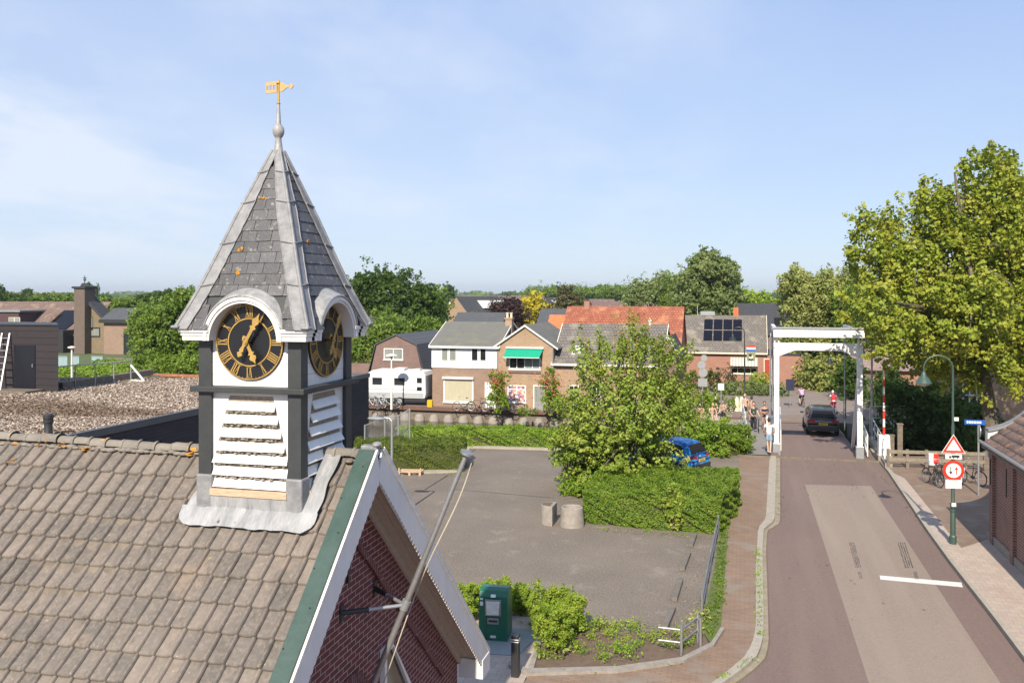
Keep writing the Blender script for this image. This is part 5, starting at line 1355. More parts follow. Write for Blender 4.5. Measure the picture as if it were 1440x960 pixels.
# flat annex behind to the right
Y=128; A0,A1=AT(146,Y),AT(196,Y); b=A0[1]
t=thing('annex_building','grey brick building with low grey roof right of the chimney house','house',((A0[0]+A1[0])/2,b+5,-.1))
m=MB(); m.box(A0[0],b,-.1,A1[0],b+9,ZY(450,Y)); m.build('wall',MT['hb_brown'],t)
m=MB(); m.prism([(b-.5,ZY(449,Y)),(b+9,ZY(449,Y)),(b+8,ZY(433,Y+6)),(b+2.5,ZY(433,Y+2))],'x',A0[0]-.3,A1[0]+.3); m.build('roof',MT['r_slate'],t)
fwin(t,b,174,466,190,500,nx=2,frame=MT['dark'])
m=MB(); m.box(A0[0]-.4,b-.6,ZY(449,Y)-.5,A1[0]+.4,b-.01,ZY(449,Y)); m.build('fascia',MT['dark'],t)
# grey roof behind dark tree
Y=100; A0,A1=AT(478,Y),AT(552,Y); house('house','house with flat dark grey roof between the clock turret and the dark tree',A0[0],A1[0],A0[1],A0[1]+8,ZY(470,Y),ZY(446,Y+4),MT['hb_purple'],MT['r_slate'],'x',.3)
# ================================================================= RIGHT FOREGROUND BUILDING
RA=8.25; RBf=33.8; ze=3.45
t=thing('brick_outbuilding','low weathered brick building with blind bays and dark tiled roof at the right edge','building',(RA+3,20,0))
m=MB(); m.prism([(RA,-.05),(RA+7.4,-.05),(RA+7.4,ze),(RA+3.7,ze+3.0),(RA,ze)],'y',4,RBf); m.build('wall',MT['hb_rbuild'],t)
m=MB()
y=RBf-.45
while y>8:
    m=MB(); m.box(RA-.10,y-.34,-.05,RA-.002,y,3.2); y-=2.35; m.build('brick_pier',MT['hb_rbuild'],t)
m=MB(); m.box(RA-.07,4,-.05,RA-.003,RBf-.02,.28); m.build('plinth',MT['concrete'],t)
for yy in (33.2,31.3): m=MB(); m.box(RA-.13,yy-.02,2.0,RA-.101,yy+.02,2.9); m.build('wall_anchor',MT['dark'],t)
m=MB(); m.tube([(RA-.28,4,ze-.10),(RA-.28,RBf+.1,ze-.06)],.055,10); m.build('gutter',MT['galv'],t,smooth=True)
m=MB(); m.box(RA-.24,4,ze-.16,RA-.02,RBf+.05,ze-.10); m.build('fascia',MT['white'],t)
# individually laid tiles
V=[];Fc=[]; r=random.Random(12); s=3.0/3.7; sl_=math.hypot(1,s); n=0
prof=[(0,.0),(.03,.035),(.07,.045),(.11,.02),(.17,.005),(.235,.012)]
for j in range(14):
    for i in range(int((RBf-9)/.235)):
        y0_=RBf-i*.235; t0=-.28+j*.32; o_=r.uniform(0,.012); jy=r.uniform(-.006,.006)
        for (tt,hh_) in ((t0-.03,.035+o_),(t0-.028,.065+o_),(t0+.17,.045),(t0+.33,.025)):
            for (x,h) in prof:
                xx=RA+tt/sl_; V.append((xx-s/sl_*(h+hh_)*.0, y0_-x+jy, ze+tt*s/sl_+h+hh_))
        k=len(prof)
        for q in range(3):
            for x in range(k-1): b_=n+q*k+x; Fc.append((b_,b_+k,b_+k+1,b_+1))
        n+=4*k
rf=np_mesh('roof',V,Fc,MI('old_mixed_pantile',(.19,.125,.10),.85,.5,c2=(.075,.058,.055),scale=1.5,patch=(.30,.16,.10),pth=(.55,.62),psc=3,bmp=.5),t,smooth=False)
m=MB(); m.hexa([(RA-.25,4,ze-.27),(RA+3.7,4,ze+2.93),(RA+3.7,RBf,ze+2.93),(RA-.25,RBf,ze-.27),(RA-.25,4,ze-.215),(RA+3.7,4,ze+2.985),(RA+3.7,RBf,ze+2.985),(RA-.25,RBf,ze-.215)]); m.build('roof_deck',MT['oldwood'],t)
# parapet with concave white coping on the far gable
m=MB(); pr=[]; 
for i in range(15):
    u=i/14; x=RA-.05+u*2.6; z=ze+.15+ .55*u+ 2.3*u**2.4 +.15; pr.append((x,z))
low=[(RA-.05,ze-.6),(RA+2.55,ze-.6)]
m.prism([low[0]]+pr+[low[1]],'y',RBf-.02,RBf+.3); m.build('parapet',MT['whiteold'],t,fixn=True)
m=MB()
for p,q in zip(pr,pr[1:]): m.hexa([(p[0],RBf-.10,p[1]),(q[0],RBf-.10,q[1]),(q[0],RBf+.36,q[1]),(p[0],RBf+.36,p[1]),(p[0],RBf-.10,p[1]+.08),(q[0],RBf-.10,q[1]+.08),(q[0],RBf+.36,q[1]+.08),(p[0],RBf+.36,p[1]+.08)])
x,z=pr[-1]; m.box(x-.3,RBf-.15,z+.09,x+1.6,RBf+.4,z+.19); m.box(x-.45,RBf-.2,z+.19,x+1.6,RBf+.45,z+.30); m.build('coping',MT['lead'],t)
# ================================================================= DRAWBRIDGE
br=thing('drawbridge','white Dutch drawbridge portal spanning the road over the canal','bridge',(3.8,49.3,-.1))
PL,PR_,PBY=1.66,5.86,49.3
def z6(py,a=PL,b=PBY): Y=-a*SN+b*CS; return ZY(py,Y)
zt1,zt0=z6(460),z6(473.5); zb1,zb0=z6(481.5),z6(492); zh=z6(499)
for a in (PL,PR_):
    m=MB(); m.box(a-.135,PBY-.15,.55,a+.135,PBY+.15,zb1-.003); p=m.build('post',MT['white'],br,bevel=.02)
    m=MB(); m.box(a-.2,PBY-.2,-.1,a+.2,PBY+.2,.549); m.build('post_foot',MT['galv'],p,bevel=.02)
    m=MB(); r=random.Random(3)
    for k in range(9): m.ball((a+r.uniform(-.08,.08),PBY-.165,.9+k*.55),.025,6)
    m.build('bolts',MT['dark'],p)
    s=1 if a>3 else -1
    m=MB(); m.bar((a+s*.0,PBY+.2,4.6),(a+s*.0,PBY+3.1,-.05),.16,.2); m.build('raking_strut',MT['white'],br)
m=MB(); a0,a1=PL-.16,PR_+.16
m.prism([(a0,zb1),(a0,zh-.05),(PL+.15,zh-.05),(PL+.4,zh+.06),(PL+.95,zb0),(PR_-.95,zb0),(PR_-.4,zh+.06),(PR_-.15,zh-.05),(a1,zh-.05),(a1,zb1)],'y',PBY-.17,PBY+.17); m.build('portal_beam',MT['white'],br,bevel=.02)
m=MB(); m.box(a0-.02,PBY-.55,zt0,a1+.02,PBY-.1,zt1-.06); tb=m.build('balance_beam',MT['white'],br,bevel=.02)
m=MB(); m.box(a0-.08,PBY-.62,zt1-.059,a1+.08,PBY-.03,zt1+.02); m.build('lead_cap',MT['galv'],tb)
for a in (PL-.0,PR_+.0):
    m=MB(); m.hexa([(a-.11,PBY-.6,zt0+.06),(a+.11,PBY-.6,zt0+.06),(a+.09,PBY+7.3,zt0+.15),(a-.09,PBY+7.3,zt0+.15),(a-.11,PBY-.6,zt1-.064),(a+.11,PBY-.6,zt1-.064),(a+.09,PBY+7.3,zt0+.38),(a-.09,PBY+7.3,zt0+.38)]) if False else m.bar((a,PBY-.09,zt0+.25),(a,PBY+7.3,zt0+.30),.2,.32)
    m.build('balance_arm',MT['white'],br,bevel=.015)
    m=MB(); m.tube([(a,PBY+7.2,zt0+.3),(a,PBY+7.2,.3)],.035,8); m.build('lifting_rod',MT['galv'],br)
    for sx in (-.12,.12):
        m=MB(); m.bar((a+sx,PBY-.2,zt0-.55),(a+sx*.5,PBY-.35,zt1-.07),.07,.07); m.build('bearing_bracket',MT['white'],br)
m=MB(); 
for a in (PL-.3,PL-.34): m.tube([(a,PBY+.3,zb1+.3),(a,PBY+.3,.6)],.02,6)
m.build('cable',MT['galv'],br)
def railing(name,label,pts,h,mat,posts,rails=(1.0,.55,.12),w=.05,z0=0,infill=0,group=None,rw=.04):
    c=pts[len(pts)//2]; t=thing(name,label,'railing',(c[0],c[1],z0),0,group)
    R=resamp(pts,posts)
    for p in R: m=MB(); m.bar((p[0],p[1],z0-.02),(p[0],p[1],z0+h),w,w,up=(0,1,0)); m.build('post',mat,t)
    for q in rails: 
        for A,B in zip(pts,pts[1:]): m=MB(); m.bar((A[0],A[1],z0+h*q-.02),(B[0],B[1],z0+h*q-.02),rw); m.build('rail',mat,t)
    if infill:
        m=MB()
        for p in resamp(pts,infill): m.bar((p[0],p[1],z0+.1),(p[0],p[1],z0+h-.02),.022,up=(0,1,0))
        m.build('balusters',mat,t)
    return t
railing('bridge_railing','white railing on the outer left edge of the bridge footpath',[G(1051,636),G(1048,610),G(1044,585)],1.15,MT['white'],6)
railing('bridge_railing','white railing between the footpath and the road at the left portal post',[G(1098,633),G(1097,595)],1.1,MT['white'],4)
railing('bridge_railing','white railing just inside the right portal post of the bridge',[G(1220,641),G(1207,603)],1.15,MT['white'],6,rails=(1.0,.5,.1),infill=12)
rr2=railing('bridge_railing','white railing in front of the mast at the right side of the bridge',[G(1244,650),G(1226,613)],1.15,MT['white'],5)
m=MB(); A=G(1250,657); B=G(1224,618); m.bar((A[0],A[1],.05),(B[0],B[1],.05),.34,.3); o=m.build('bridge_abutment',MT['concrete']); tag(o,'grey concrete upstand beneath the railing by the right barrier','upstand')
x,y=G(1228,612); railing('bridge_railing','white railing of the mooring platform right of the bridge',[(x,y+1.5),(x+2.2,y+2.2),(x+2.3,y+6)],1.6,MT['white'],5)
# mast
x,y=G(1226,622); m=MB(); m.tube([(x,y,0),(x,y,7.0)],[.07,.05],8); o=m.build('signal_mast',MT['galv'],smooth=True); tag(o,'slim light grey mast standing right of the bridge portal','mast')
m=MB(); m.ball((x,y,6.9),.14,8); m.bar((x-.4,y,6.7),(x+.3,y,6.75),.05); m.build('mast_light',MT['white'],o)
# barriers
def barrier(label,px,py,hb,hp,housing=True,wp=.13,zs=0):
    x,y=G(px,py); t=thing('bridge_barrier',label,'barrier',(x,y,0),0,'raised barriers of the drawbridge')
    if housing:
        m=MB(); m.hexa([(x-.3,y-.3,0),(x+.3,y-.3,0),(x+.3,y+.3,0),(x-.3,y+.3,0),(x-.26,y-.26,hb),(x+.26,y-.26,hb),(x+.26,y+.26,hb),(x-.26,y+.26,hb)]); m.build('housing',MT['white'],t,bevel=.03)
        m=MB(); m.box(x-.34,y-.5,-.05,x+.34,y+.3,.22) ; m.build('plinth',MT['concrete'],t)
    m=MB(); n=int(round((hp-hb)/.42))
    for k in range(n):
        m.mi=k%2; z=hb+(hp-hb)*k/n; m.lathe([(wp/2*(1-.4*k/n),0),(wp/2*(1-.4*(k+1)/n),(hp-hb)/n)],(x,y,z),10)
    m.build('boom',[MT['signred'],MT['whiteold']],t,smooth=True)
MT['signred']=M('sign_red',(.62,.035,.02),.4,.05,fine=False)
MT['signblue']=M('sign_blue',(.02,.10,.38),.4,.05,fine=False)
barrier('raised red and white barrier boom on a white housing right of the bridge',1243,645,1.25,5.0)
barrier('raised red and white barrier boom behind the left portal post',1084,612,1.2,6.2,wp=.09)
# ================================================================= STREET FURNITURE
MT['lampgreen']=M('lamp_post_green',(.045,.085,.068),.45,.1)
MT['blackgreen']=M('lamp_post_black',(.012,.02,.02),.4,.1)
MT['lampglass']=M('lamp_glass',(.55,.57,.52),.2,.05)
def arclamp(label,x,y,h,rad,side,mat,base=True,hr=.24,ang=0,group='swan neck street lamps'):
    t=thing('street_lamp',label,'street lamp',(x,y,0),0,group)
    m=MB(); m.tube([(x,y,-.1),(x,y,1.1),(x,y,1.15),(x,y,h*.62),(x,y,h*.64),(x,y,h-rad)],[.085,.085,.06,.055,.04,.036],10)
    m.lathe([(.10,0),(.10,.05),(.07,.07),(.07,.12),(.1,.14),(.1,.19)],(x,y,1.1),10); m.build('pole',mat,t,smooth=True)
    m=MB(); pts=[]
    ux,uy=side*math.cos(ang),side*math.sin(ang)
    for i in range(15):
        an=math.pi*i/14; d=rad*(1-math.cos(an)); pts.append((x+ux*d,y+uy*d,h-rad+rad*math.sin(an)))
    pts.append((x+ux*2*rad,y+uy*2*rad,h-rad-.12)); m.tube(pts,.027,8); m.build('arm',mat,t,smooth=True)
    c=(x+ux*2*rad,y+uy*2*rad,h-rad-.12)
    m=MB(); m.lathe([(.04,.02),(.07,-.03),(.09,-.13),(hr*.75,-.22),(hr,-.34),(hr*1.12,-.38),(hr,-.385)],c,18); s=m.build('lamp_shade',mat,t,smooth=True)
    m=MB(); m.lathe([(hr*.9,-.386),(hr*.7,-.45),(.05,-.49)],c,14); m.build('diffuser',MT['lampglass'],s,smooth=True)
    return t
x,y=G(1340,764); HX,HYy=x,y
Yc=-x*SN+y*CS
lamp=arclamp('green swan neck street lamp carrying road signs beside the road',x,y,ZY(500,Yc),.46,-1,MT['lampgreen'],hr=.24)
m=MB(); m.lathe([(.12,0),(.12,.25),(.09,.3)],(x,y,0),10); m.build('base_sleeve',MT['lampgreen'],lamp)
# signs on the lamp (each faces the camera side)
SA=math.radians(6)
def signroot(name,label,x,y,zc,cat='road sign'):
    return thing(name,label,cat,(x,y,zc),SA)
def plateL(m,poly,y0,y1): m.prism(poly,'y',y0,y1)
zS=lambda py: ZY(py,Yc)
# triangle
t=signroot('warning_sign','red bordered triangular road narrows sign on the green lamp post',x,y-.1,zS(636))
w_=W(Yc); R0=.375; hh=zS(613)-zS(636)
def tri(s,cz=0): return [(-.385*s,cz-.0*1),(.385*s,cz),(0,cz+.63*s)]
base=zS(637)-zS(636)
def tr(s): cz=.22; return [(-.385*s,cz-.22*s-.0),(.385*s,cz-.22*s),(0,cz+.42*s)]
m=MB(); m.prism(tr(1.0),'y',0,.02); pl=m.build('plate',MT['white'],t,w=False)
m=MB(); 
o=tr(.93); i_=tr(.62)
vs=[(p[0],-.006,p[1]) for p in o]+[(p[0],-.006,p[1]) for p in i_]+[(p[0],-.001,p[1]) for p in o]+[(p[0],-.001,p[1]) for p in i_]
fs=[]
for k in range(3): l=(k+1)%3; fs+=[(k,l,l+3,k+3),(k+6,k+9,l+9,l+6),(k,k+6,l+6,l),(k+3,l+3,l+9,k+9)]
m.add(vs,fs); m.build('red_border',MT['signred'],pl,w=False,fixn=True)
m=MB()
for s in (-1,1):
    pts=[(s*.085,.06),(s*.085,.13),(s*.045,.19),(s*.045,.27)]
    for a,b in zip(pts,pts[1:]): m.bar((a[0],-.005,a[1]),(b[0],-.005,b[1]),.014,.006)
m.build('road_narrows_symbol',MT['dark'],pl,w=False)
# truck plate
t=signroot('sub_plate','small white plate with a lorry pictogram under the triangular sign',x,y-.1,zS(641))
m=MB(); m.box(-.26,0,-.085,.26,.015,.085); pl=m.build('plate',MT['white'],t,w=False)
m=MB(); m.box(-.06,-.006,-.03,.19,-.001,.05); m.box(-.15,-.006,-.035,-.075,-.001,.02); m.disc((-.11,-.006,-.045),.02,'y',.005,10); m.disc((.0,-.006,-.045),.02,'y',.005,10); m.disc((.13,-.006,-.045),.02,'y',.005,10); m.build('lorry_symbol',MT['dark'],pl,w=False)
# round
t=signroot('round_sign','round red bordered sign giving priority to oncoming traffic on the green lamp post',x,y-.1,zS(660.5))
m=MB(); m.disc((0,0,0),.345,'y',.02,32); pl=m.build('plate',MT['signred'],t,w=False,fixn=True)
m=MB(); m.disc((0,-.004,0),.245,'y',.0035,32); m.build('white_field',MT['white'],pl,w=False,fixn=True)
m=MB(); m.box(-.105,-.010,-.05,-.075,-.0045,.13); m.prism([(-.15,-.04),(-.03,-.04),(-.09,-.14)],'y',-.010,-.0045); m.build('down_arrow',MT['dark'],pl,w=False)
m=MB(); m.box(.075,-.010,-.13,.105,-.0045,.04); m.prism([(.03,.03),(.15,.03),(.09,.13)],'y',-.010,-.0045); m.build('up_arrow',MT['signred'],pl,w=False)
t=signroot('sub_plate','white text plate hanging under the round sign on the green lamp post',x,y-.1,zS(679.5))
m=MB(); m.box(-.255,0,-.15,.255,.015,.15); pl=m.build('plate',MT['white'],t,w=False)
m=MB(); r=random.Random(3)
for k in range(5):
    xx=-.2
    while xx<.16: l=r.uniform(.02,.07); m.box(xx,-.004,.1-k*.05-.007,xx+l,-.001,.1-k*.05+.007); xx+=l+.02
m.build('text_lines',M('grey_print',(.35,.33,.33),.6,.05),pl,w=False)
m=MB(); m.box(x-.06,y-.1,zS(711),x+.08,y-.088,zS(706)); m.build('sticker',MT['white'],lamp)
m=MB(); m.box(x+.02,y-.09,zS(591),x+.16,y-.05,zS(586)); m.build('number_plate',MT['white'],lamp)
# other lamps
x,y=G(1188,588); Y=-x*SN+y*CS; arclamp('black swan neck street lamp seen through the bridge portal',x,y,ZY(490,Y),.5,-1,MT['blackgreen'],group='swan neck street lamps')
x,y=G(1047,578); Y=-x*SN+y*CS; lb=arclamp('black swan neck street lamp with a portrait banner before the solar panel house',x,y,ZY(460,Y),.42,-1,MT['blackgreen'])
t=thing('banner','hanging banner with red white blue stripes above a dark haired portrait','banner',(x+.15,y-.03,ZY(485,Y)))
w_=W(Y); bw=.62; bh=22*w_
m=MB(); m.box(0,0,-bh,bw,.015,0); cl=m.build('cloth',MT['cream'],t,w=False)
for k,(mt) in enumerate((MT['signred'],MT['white'],MT['signblue'])):
    m=MB(); m.box(0,-.004,-.16*(k+1),bw,-.001,-.16*k-.001); m.build('stripe',mt,cl,w=False)
m=MB(); m.box(0.0,-.004,-bh,bw,-.001,-.49); bgp=m.build('portrait_background',M('olive_print',(.25,.27,.16),.7,.1),cl,w=False)
m=MB(); m.disc((bw*.5,-.007,-.85),.15,'y',.0025,16); m.build('portrait_face',MT['cream'],cl,w=False,fixn=True)
m=MB(); m.disc((bw*.42,-.0085,-.74),.12,'y',.001,12); m.box(bw*.2,-.0085,-bh+.02,bw*.75,-.0075,-1.0); m.build('portrait_hair_and_coat',MT['dark'],cl,w=False,fixn=True)
# white street lamp by the caravan, flat cap
x,y=G(550.5,575.5); Y=-x*SN+y*CS; h=ZY(498,Y)
t=thing('street_lamp','white straight street lamp with flat cap in front of the caravan','street lamp',(x,y,0))
m=MB(); m.tube([(x,y,0),(x,y,h-.15)],[.09,.05],10); m.build('pole',MT['white'],t,smooth=True)
m=MB(); m.lathe([(.06,0),(.12,.12),(.45,.2),(.40,.27),(.1,.34)],(x,y,h-.3),16); m.build('lamp_head',MT['whiteold'],t,smooth=True)
# globe lamp behind the gravel roof
x,y=G(101,556); Y=-x*SN+y*CS; h=ZY(487,Y)
t=thing('street_lamp','white street lamp with flattened globe beside the tall brick chimney','street lamp',(x,y,0))
m=MB(); m.tube([(x,y,0),(x,y,h-.2)],[.09,.07],10); m.build('pole',MT['white'],t,smooth=True)
m=MB(); m.lathe([(.06,0),(.16,.06),(.34,.17),(.30,.25),(.05,.32)],(x,y,h-.28),16); m.build('lamp_head',MT['cream'],t,smooth=True)
# grey street lamp just behind the church gable (4 m)
Y=33.; x,y=AT(551,Y)
t=thing('street_lamp','grey street lamp with leaf shaped head rising behind the church gable peak','street lamp',(x,y,0))
m=MB(); m.tube([(x,y,0),(x,y,ZY(592,Y))],[.06,.045],10); m.tube([(x,y,ZY(592,Y)),(x-.1,y,ZY(588,Y)),(x-.28,y-.06,ZY(587,Y))],.03,8); m.build('pole',MT['galv'],t,smooth=True)
m=MB(); m.ball((x-.56,y-.16,ZY(588,Y)),.36,16,(1.0,.5,.18)); m.build('lamp_head',M('lamp_housing',(.24,.27,.30),.4,.05),t,smooth='all')
# mesh fence by the canal behind it
t=thing('wire_fence','wire mesh fence panels on grey posts beside the canal hedge','fence',(*G(560,640),0))
mt,nt,bs=newmat('wire_mesh'); bs.inputs['Base Color'].default_value=(.22,.23,.24,1)
wv=wall_uv(nt); bk_=N(nt,'ShaderNodeTexBrick'); bk_.inputs['Scale'].default_value=1; bk_.inputs['Brick Width'].default_value=.06; bk_.inputs['Row Height'].default_value=.06; bk_.inputs['Mortar Size'].default_value=.004; bk_.offset=0; L(nt,wv,bk_.inputs['Vector'])
tr_=N(nt,'ShaderNodeBsdfTransparent'); mx=N(nt,'ShaderNodeMixShader'); L(nt,bk_.outputs['Fac'],mx.inputs[0]); L(nt,tr_.outputs[0],mx.inputs[1]); L(nt,bs.outputs[0],mx.inputs[2]); L(nt,mx.outputs[0],nt.nodes['Material Output'].inputs['Surface'])
fp_=[(513,652,597),(541,650,585),(560,650,583),(576,650,574)]
prev=None
for px,pb,pt_ in fp_:
    p=G(px,pb); Y=-p[0]*SN+p[1]*CS; h=ZY(pt_,Y); m=MB(); m.tube([(p[0],p[1],0),(p[0],p[1],h)],.045,8); m.build('post',MT['galv'],t,smooth=True)
    if prev:
        q,hq=prev; m=MB(); m.add([(q[0],q[1],.1),(p[0],p[1],.1),(p[0],p[1],h-.05),(q[0],q[1],hq-.05)],[(0,1,2,3)]); m.build('mesh_panel',mt,t)
        m=MB(); m.bar((q[0],q[1],hq-.04),(p[0],p[1],h-.04),.04); m.build('rail',MT['galv'],t)
    prev=(p,h)
# pallet
x,y=G(578,666); t=thing('wooden_pallet','orange brown wooden pallet lying before the dark hedge','pallet',(x,y,0),.15)
for dx,dz,w_,l in ((0,.12,1.1,.1),(0,.12,1.1,.1)):
    pass
for k in range(5): m=MB(); m.box(-.55,-.36+k*.165,.13,.55,-.36+k*.165+.1,.155); m.build('board',MT['wood'],t,w=False)
for k in range(3): m=MB(); m.box(-.55+k*.5,-.36,.0,-.45+k*.5,.4,.128); m.build('bearer',MT['wood'],t,w=False)
for sx in (-.53,.5): m=MB(); m.box(sx,-.36,.156,sx+.06,-.28,.34); m.build('corner_block',MT['wood'],t,w=False)
# concrete half drums
for i,(px,py,lb) in enumerate(((769,739,'half round concrete drum planter, the left of the pair'),(802,742,'concrete drum planter against the hedge corner, the right of the pair'))):
    x,y=G(px,py); t=thing('concrete_planter',lb,'planter',(x,y,0),0,'concrete drums by the hedge')
    if i==1:
        m=MB(); m.lathe([(.46,0),(.455,.1),(.40,.68),(.36,.70),(.33,.68),(.32,.56),(.01,.54)],(x,y+.35,0),28); m.build('drum',MT['concrete'],t,smooth=True)
    else:
        m=MB(); n=16; P=[(x+.22,y-.08),(x+.22,y+.78)]+[(x+.22-.52*math.sin(math.pi*k/n),y+.35+.43*math.cos(math.pi*k/n)) for k in range(1,n)]
        m.prism(P,'z',0,.72); m.build('drum',MT['concrete'],t,bevel=.015)
        m=MB(); m.prism([(x+.10+(q[0]-x-.22)*.7,y+.35+(q[1]-y-.35)*.7) for q in P],'z',.7205,.726); m.build('earth_fill',MT['soil'],t)
# wheel stops
MT['stopconc']=M('worn_dark_concrete',(.20,.175,.15),.9,.2,5,bmp=.5,bscale=60)
for i,(A,B,lb) in enumerate((((977,753),(971,770),'concrete wheel stop furthest from the camera in the row'),((968,780),(959,803),'concrete wheel stop second from the hedge in the row'),((957,817),(948,846),'concrete wheel stop third from the hedge in the row'),((946,858),(934,886),'concrete wheel stop nearest the planting bed in the row'))):
    a,b=G(*A),G(*B); m=MB(); m.bar((a[0],a[1],.06),(b[0],b[1],.06),.17,.12); o=m.build('wheel_stop',MT['stopconc'],bevel=.02); tag(o,lb,'wheel stop','wheel stops along the car park edge')
# stainless barrier rails
def tubefence(label,pts,h,group):
    c=G(*pts[0]); t=thing('tubular_barrier',label,'barrier',(c[0],c[1],0),0,group); P=[G(*p) for p in pts]
    for p in P: m=MB(); m.tube([(p[0],p[1],0),(p[0],p[1],h)],.038,10); m.build('post',MT['steel'],t,smooth=True)
    for z in (h-.10,h*.45):
        m=MB(); m.tube([(p[0],p[1],z) for p in P],.026,8); m.build('rail',MT['steel'],t,smooth=True)
    return t
tubefence('long stainless steel tube barrier between the car park and the brick footpath',[(1010,752),(1005,776),(999,805),(993,838),(987,872)],.72,'tube barriers')
tubefence('stainless steel tube barrier at the corner of the planting bed',[(985,912),(981,903),(958,922)],.72,'tube barriers')
p=G(958,922); q=G(926,918); 
o=thing('tubular_barrier','short free ended tube rail at the planting bed corner','barrier',(p[0],p[1],0),0,'tube barriers')
for z in (.62,.32): m=MB(); m.tube([(p[0],p[1],z),(q[0],q[1],z)],.026,8); m.build('rail',MT['steel'],o,smooth=True)
# green waste container
x,y=G(697,893); t=thing('waste_container','green underground waste container with metal hatch beside the bright shrubs','waste container',(x,y,0),.10)
MT['bingreen']=M('bin_green',(.012,.13,.075),.35,.08,3)
pr=[(-.36,0),(.36,0),(.36,.95),(.33,1.08),(.25,1.18),(.12,1.24),(-.1,1.25),(-.24,1.2),(-.33,1.08),(-.36,.95)]
m=MB(); m.prism(pr,'x',-.36,.36); b=m.build('body',MT['bingreen'],t,w=False,bevel=.015)
m=MB(); m.prism([(-.385,0),(-.361,0),(-.361,.95),(-.34,1.07),(-.26,1.19),(-.12,1.262),(.12,1.262),(.25,1.2),(.35,1.08),(.385,.95),(.385,0),(.361,.0),(.361,.94),(.32,1.06),(.24,1.16),(.11,1.225),(-.1,1.225),(-.23,1.17),(-.32,1.05),(-.36,.94)],'x',.362,.385) if False else m.box(-.2,-.372,.62,.2,-.361,1.02); m.build('hatch_surround',MT['steel'],t,w=False,bevel=.01)
m=MB(); m.hexa([(-.15,-.43,.66),(.15,-.43,.66),(.15,-.373,.70),(-.15,-.373,.70),(-.17,-.40,.98),(.17,-.40,.98),(.17,-.373,.98),(-.17,-.373,.98)]); m.build('hatch',MT['whiteold'],t,w=False,bevel=.006)
m=MB(); m.box(-.14,-.375,.42,.14,-.361,.57); m.build('card_slot',MT['steel'],t,w=False); 
m=MB(); m.box(-.11,-.38,.47,.11,-.3755,.52); m.build('slot_opening',MT['dark'],t,w=False)
for (x0,x1,z0,z1) in ((-.06,.06,1.075,1.125),(-.33,-.25,.86,.96),(-.33,-.25,1.0,1.05),(-.07,.07,.08,.14)): m=MB(); m.box(x0,-.3655,z0,x1,-.3615,z1) if z0<1.06 else m.hexa([(x0,-.368,z0),(x1,-.368,z0),(x1,-.30,z0),(x0,-.30,z0),(x0,-.318,z1),(x1,-.318,z1),(x1,-.29,z1),(x0,-.29,z1)]); m.build('sticker',MT['white'],t,w=False)
m=MB(); m.box(-.36+.19,-.3625,.02,-.36+.2,-.3605,1.0); m.build('door_gap',MT['dark'],t,w=False)
slab('container_plate',[(645,916),(662,885),(757,883),(757,893),(728,921)],MT['slabgrey'],.012,.1)
# bollard
x,y=G(725,950); m=MB(); m.box(-.085,-.085,0,.085,.085,.93); t=m.build('bollard',MT['dark'],None,w=False,bevel=.012); t.location=(x,y,0); tag(t,'dark square bollard with white reflector bands near the green container','bollard')
for z in (.78,.83): m=MB(); m.box(-.0855-.002,-.0875,z,.0875,-.0855,z+.02); m.box(.0855,-.085,z,.0875,.085,z+.02); m.build('reflector_band',MT['white'],t,w=False)
# wooden fence at the canal, right
t=thing('post_and_rail_fence','low grey wooden post and rail fence along the canal at the right','fence',(*G(1290,655),0))
A=G(1249,657); B=G(1385,661)
for p in resamp([A,B],6): m=MB(); m.box(p[0]-.07,p[1]-.07,0,p[0]+.07,p[1]+.07,.92); m.build('post',MT['oldwood'],t)
for z in (.80,.42): m=MB(); m.bar((A[0],A[1]-.09,z),(B[0],B[1]-.09,z),.035,.17); m.build('rail',MT['fencewood'] if 'fencewood' in MT else MT.setdefault('fencewood',M('pale_fence_wood',(.27,.225,.165),.85,.2,5)),t)
# old timber posts in the shade
for px,lb in ((1268,'thick weathered mooring post behind the post and rail fence'),(1256,'shorter weathered mooring post left of the thick one')):
    x,y=G(px,640); m=MB(); h_=1.55 if px>1260 else .95; y+=.6; m.box(x-.13,y-.13,-1.2,x+.13,y+.13,h_); m.box(x-.16,y-.16,h_,x+.16,y+.16,h_+.06); tag(m.build('mooring_post',MT['oldwood']),lb,'mooring post')
# blue street sign & round mirror sign on a grey post
x,y=G(1376,696); Y=-x*SN+y*CS
t=thing('street_name_sign','blue street name sign on a grey post beside the brick outbuilding','street sign',(x,y,0))
m=MB(); m.tube([(x,y,0),(x,y,ZY(597,Y))],.04,8); m.build('post',MT['galv'],t,smooth=True)
m=MB(); m.box(x-.55,y-.05,ZY(597,Y),x+.25,y-.02,ZY(590,Y)); s=m.build('name_plate',MT['signblue'],t)
m=MB(); r=random.Random(5); xx=x-.47
while xx<x+.1: l=r.uniform(.03,.09); m.box(xx,y-.055,ZY(595,Y),xx+l,y-.0505,ZY(592,Y)); xx+=l+.02
m.build('lettering',MT['white'],s)
m=MB(); m.disc((x,y-.03,ZY(606,Y)),.28,'x',.03,24); m.build('round_sign_seen_edgewise',MT['galv'],t,fixn=True)
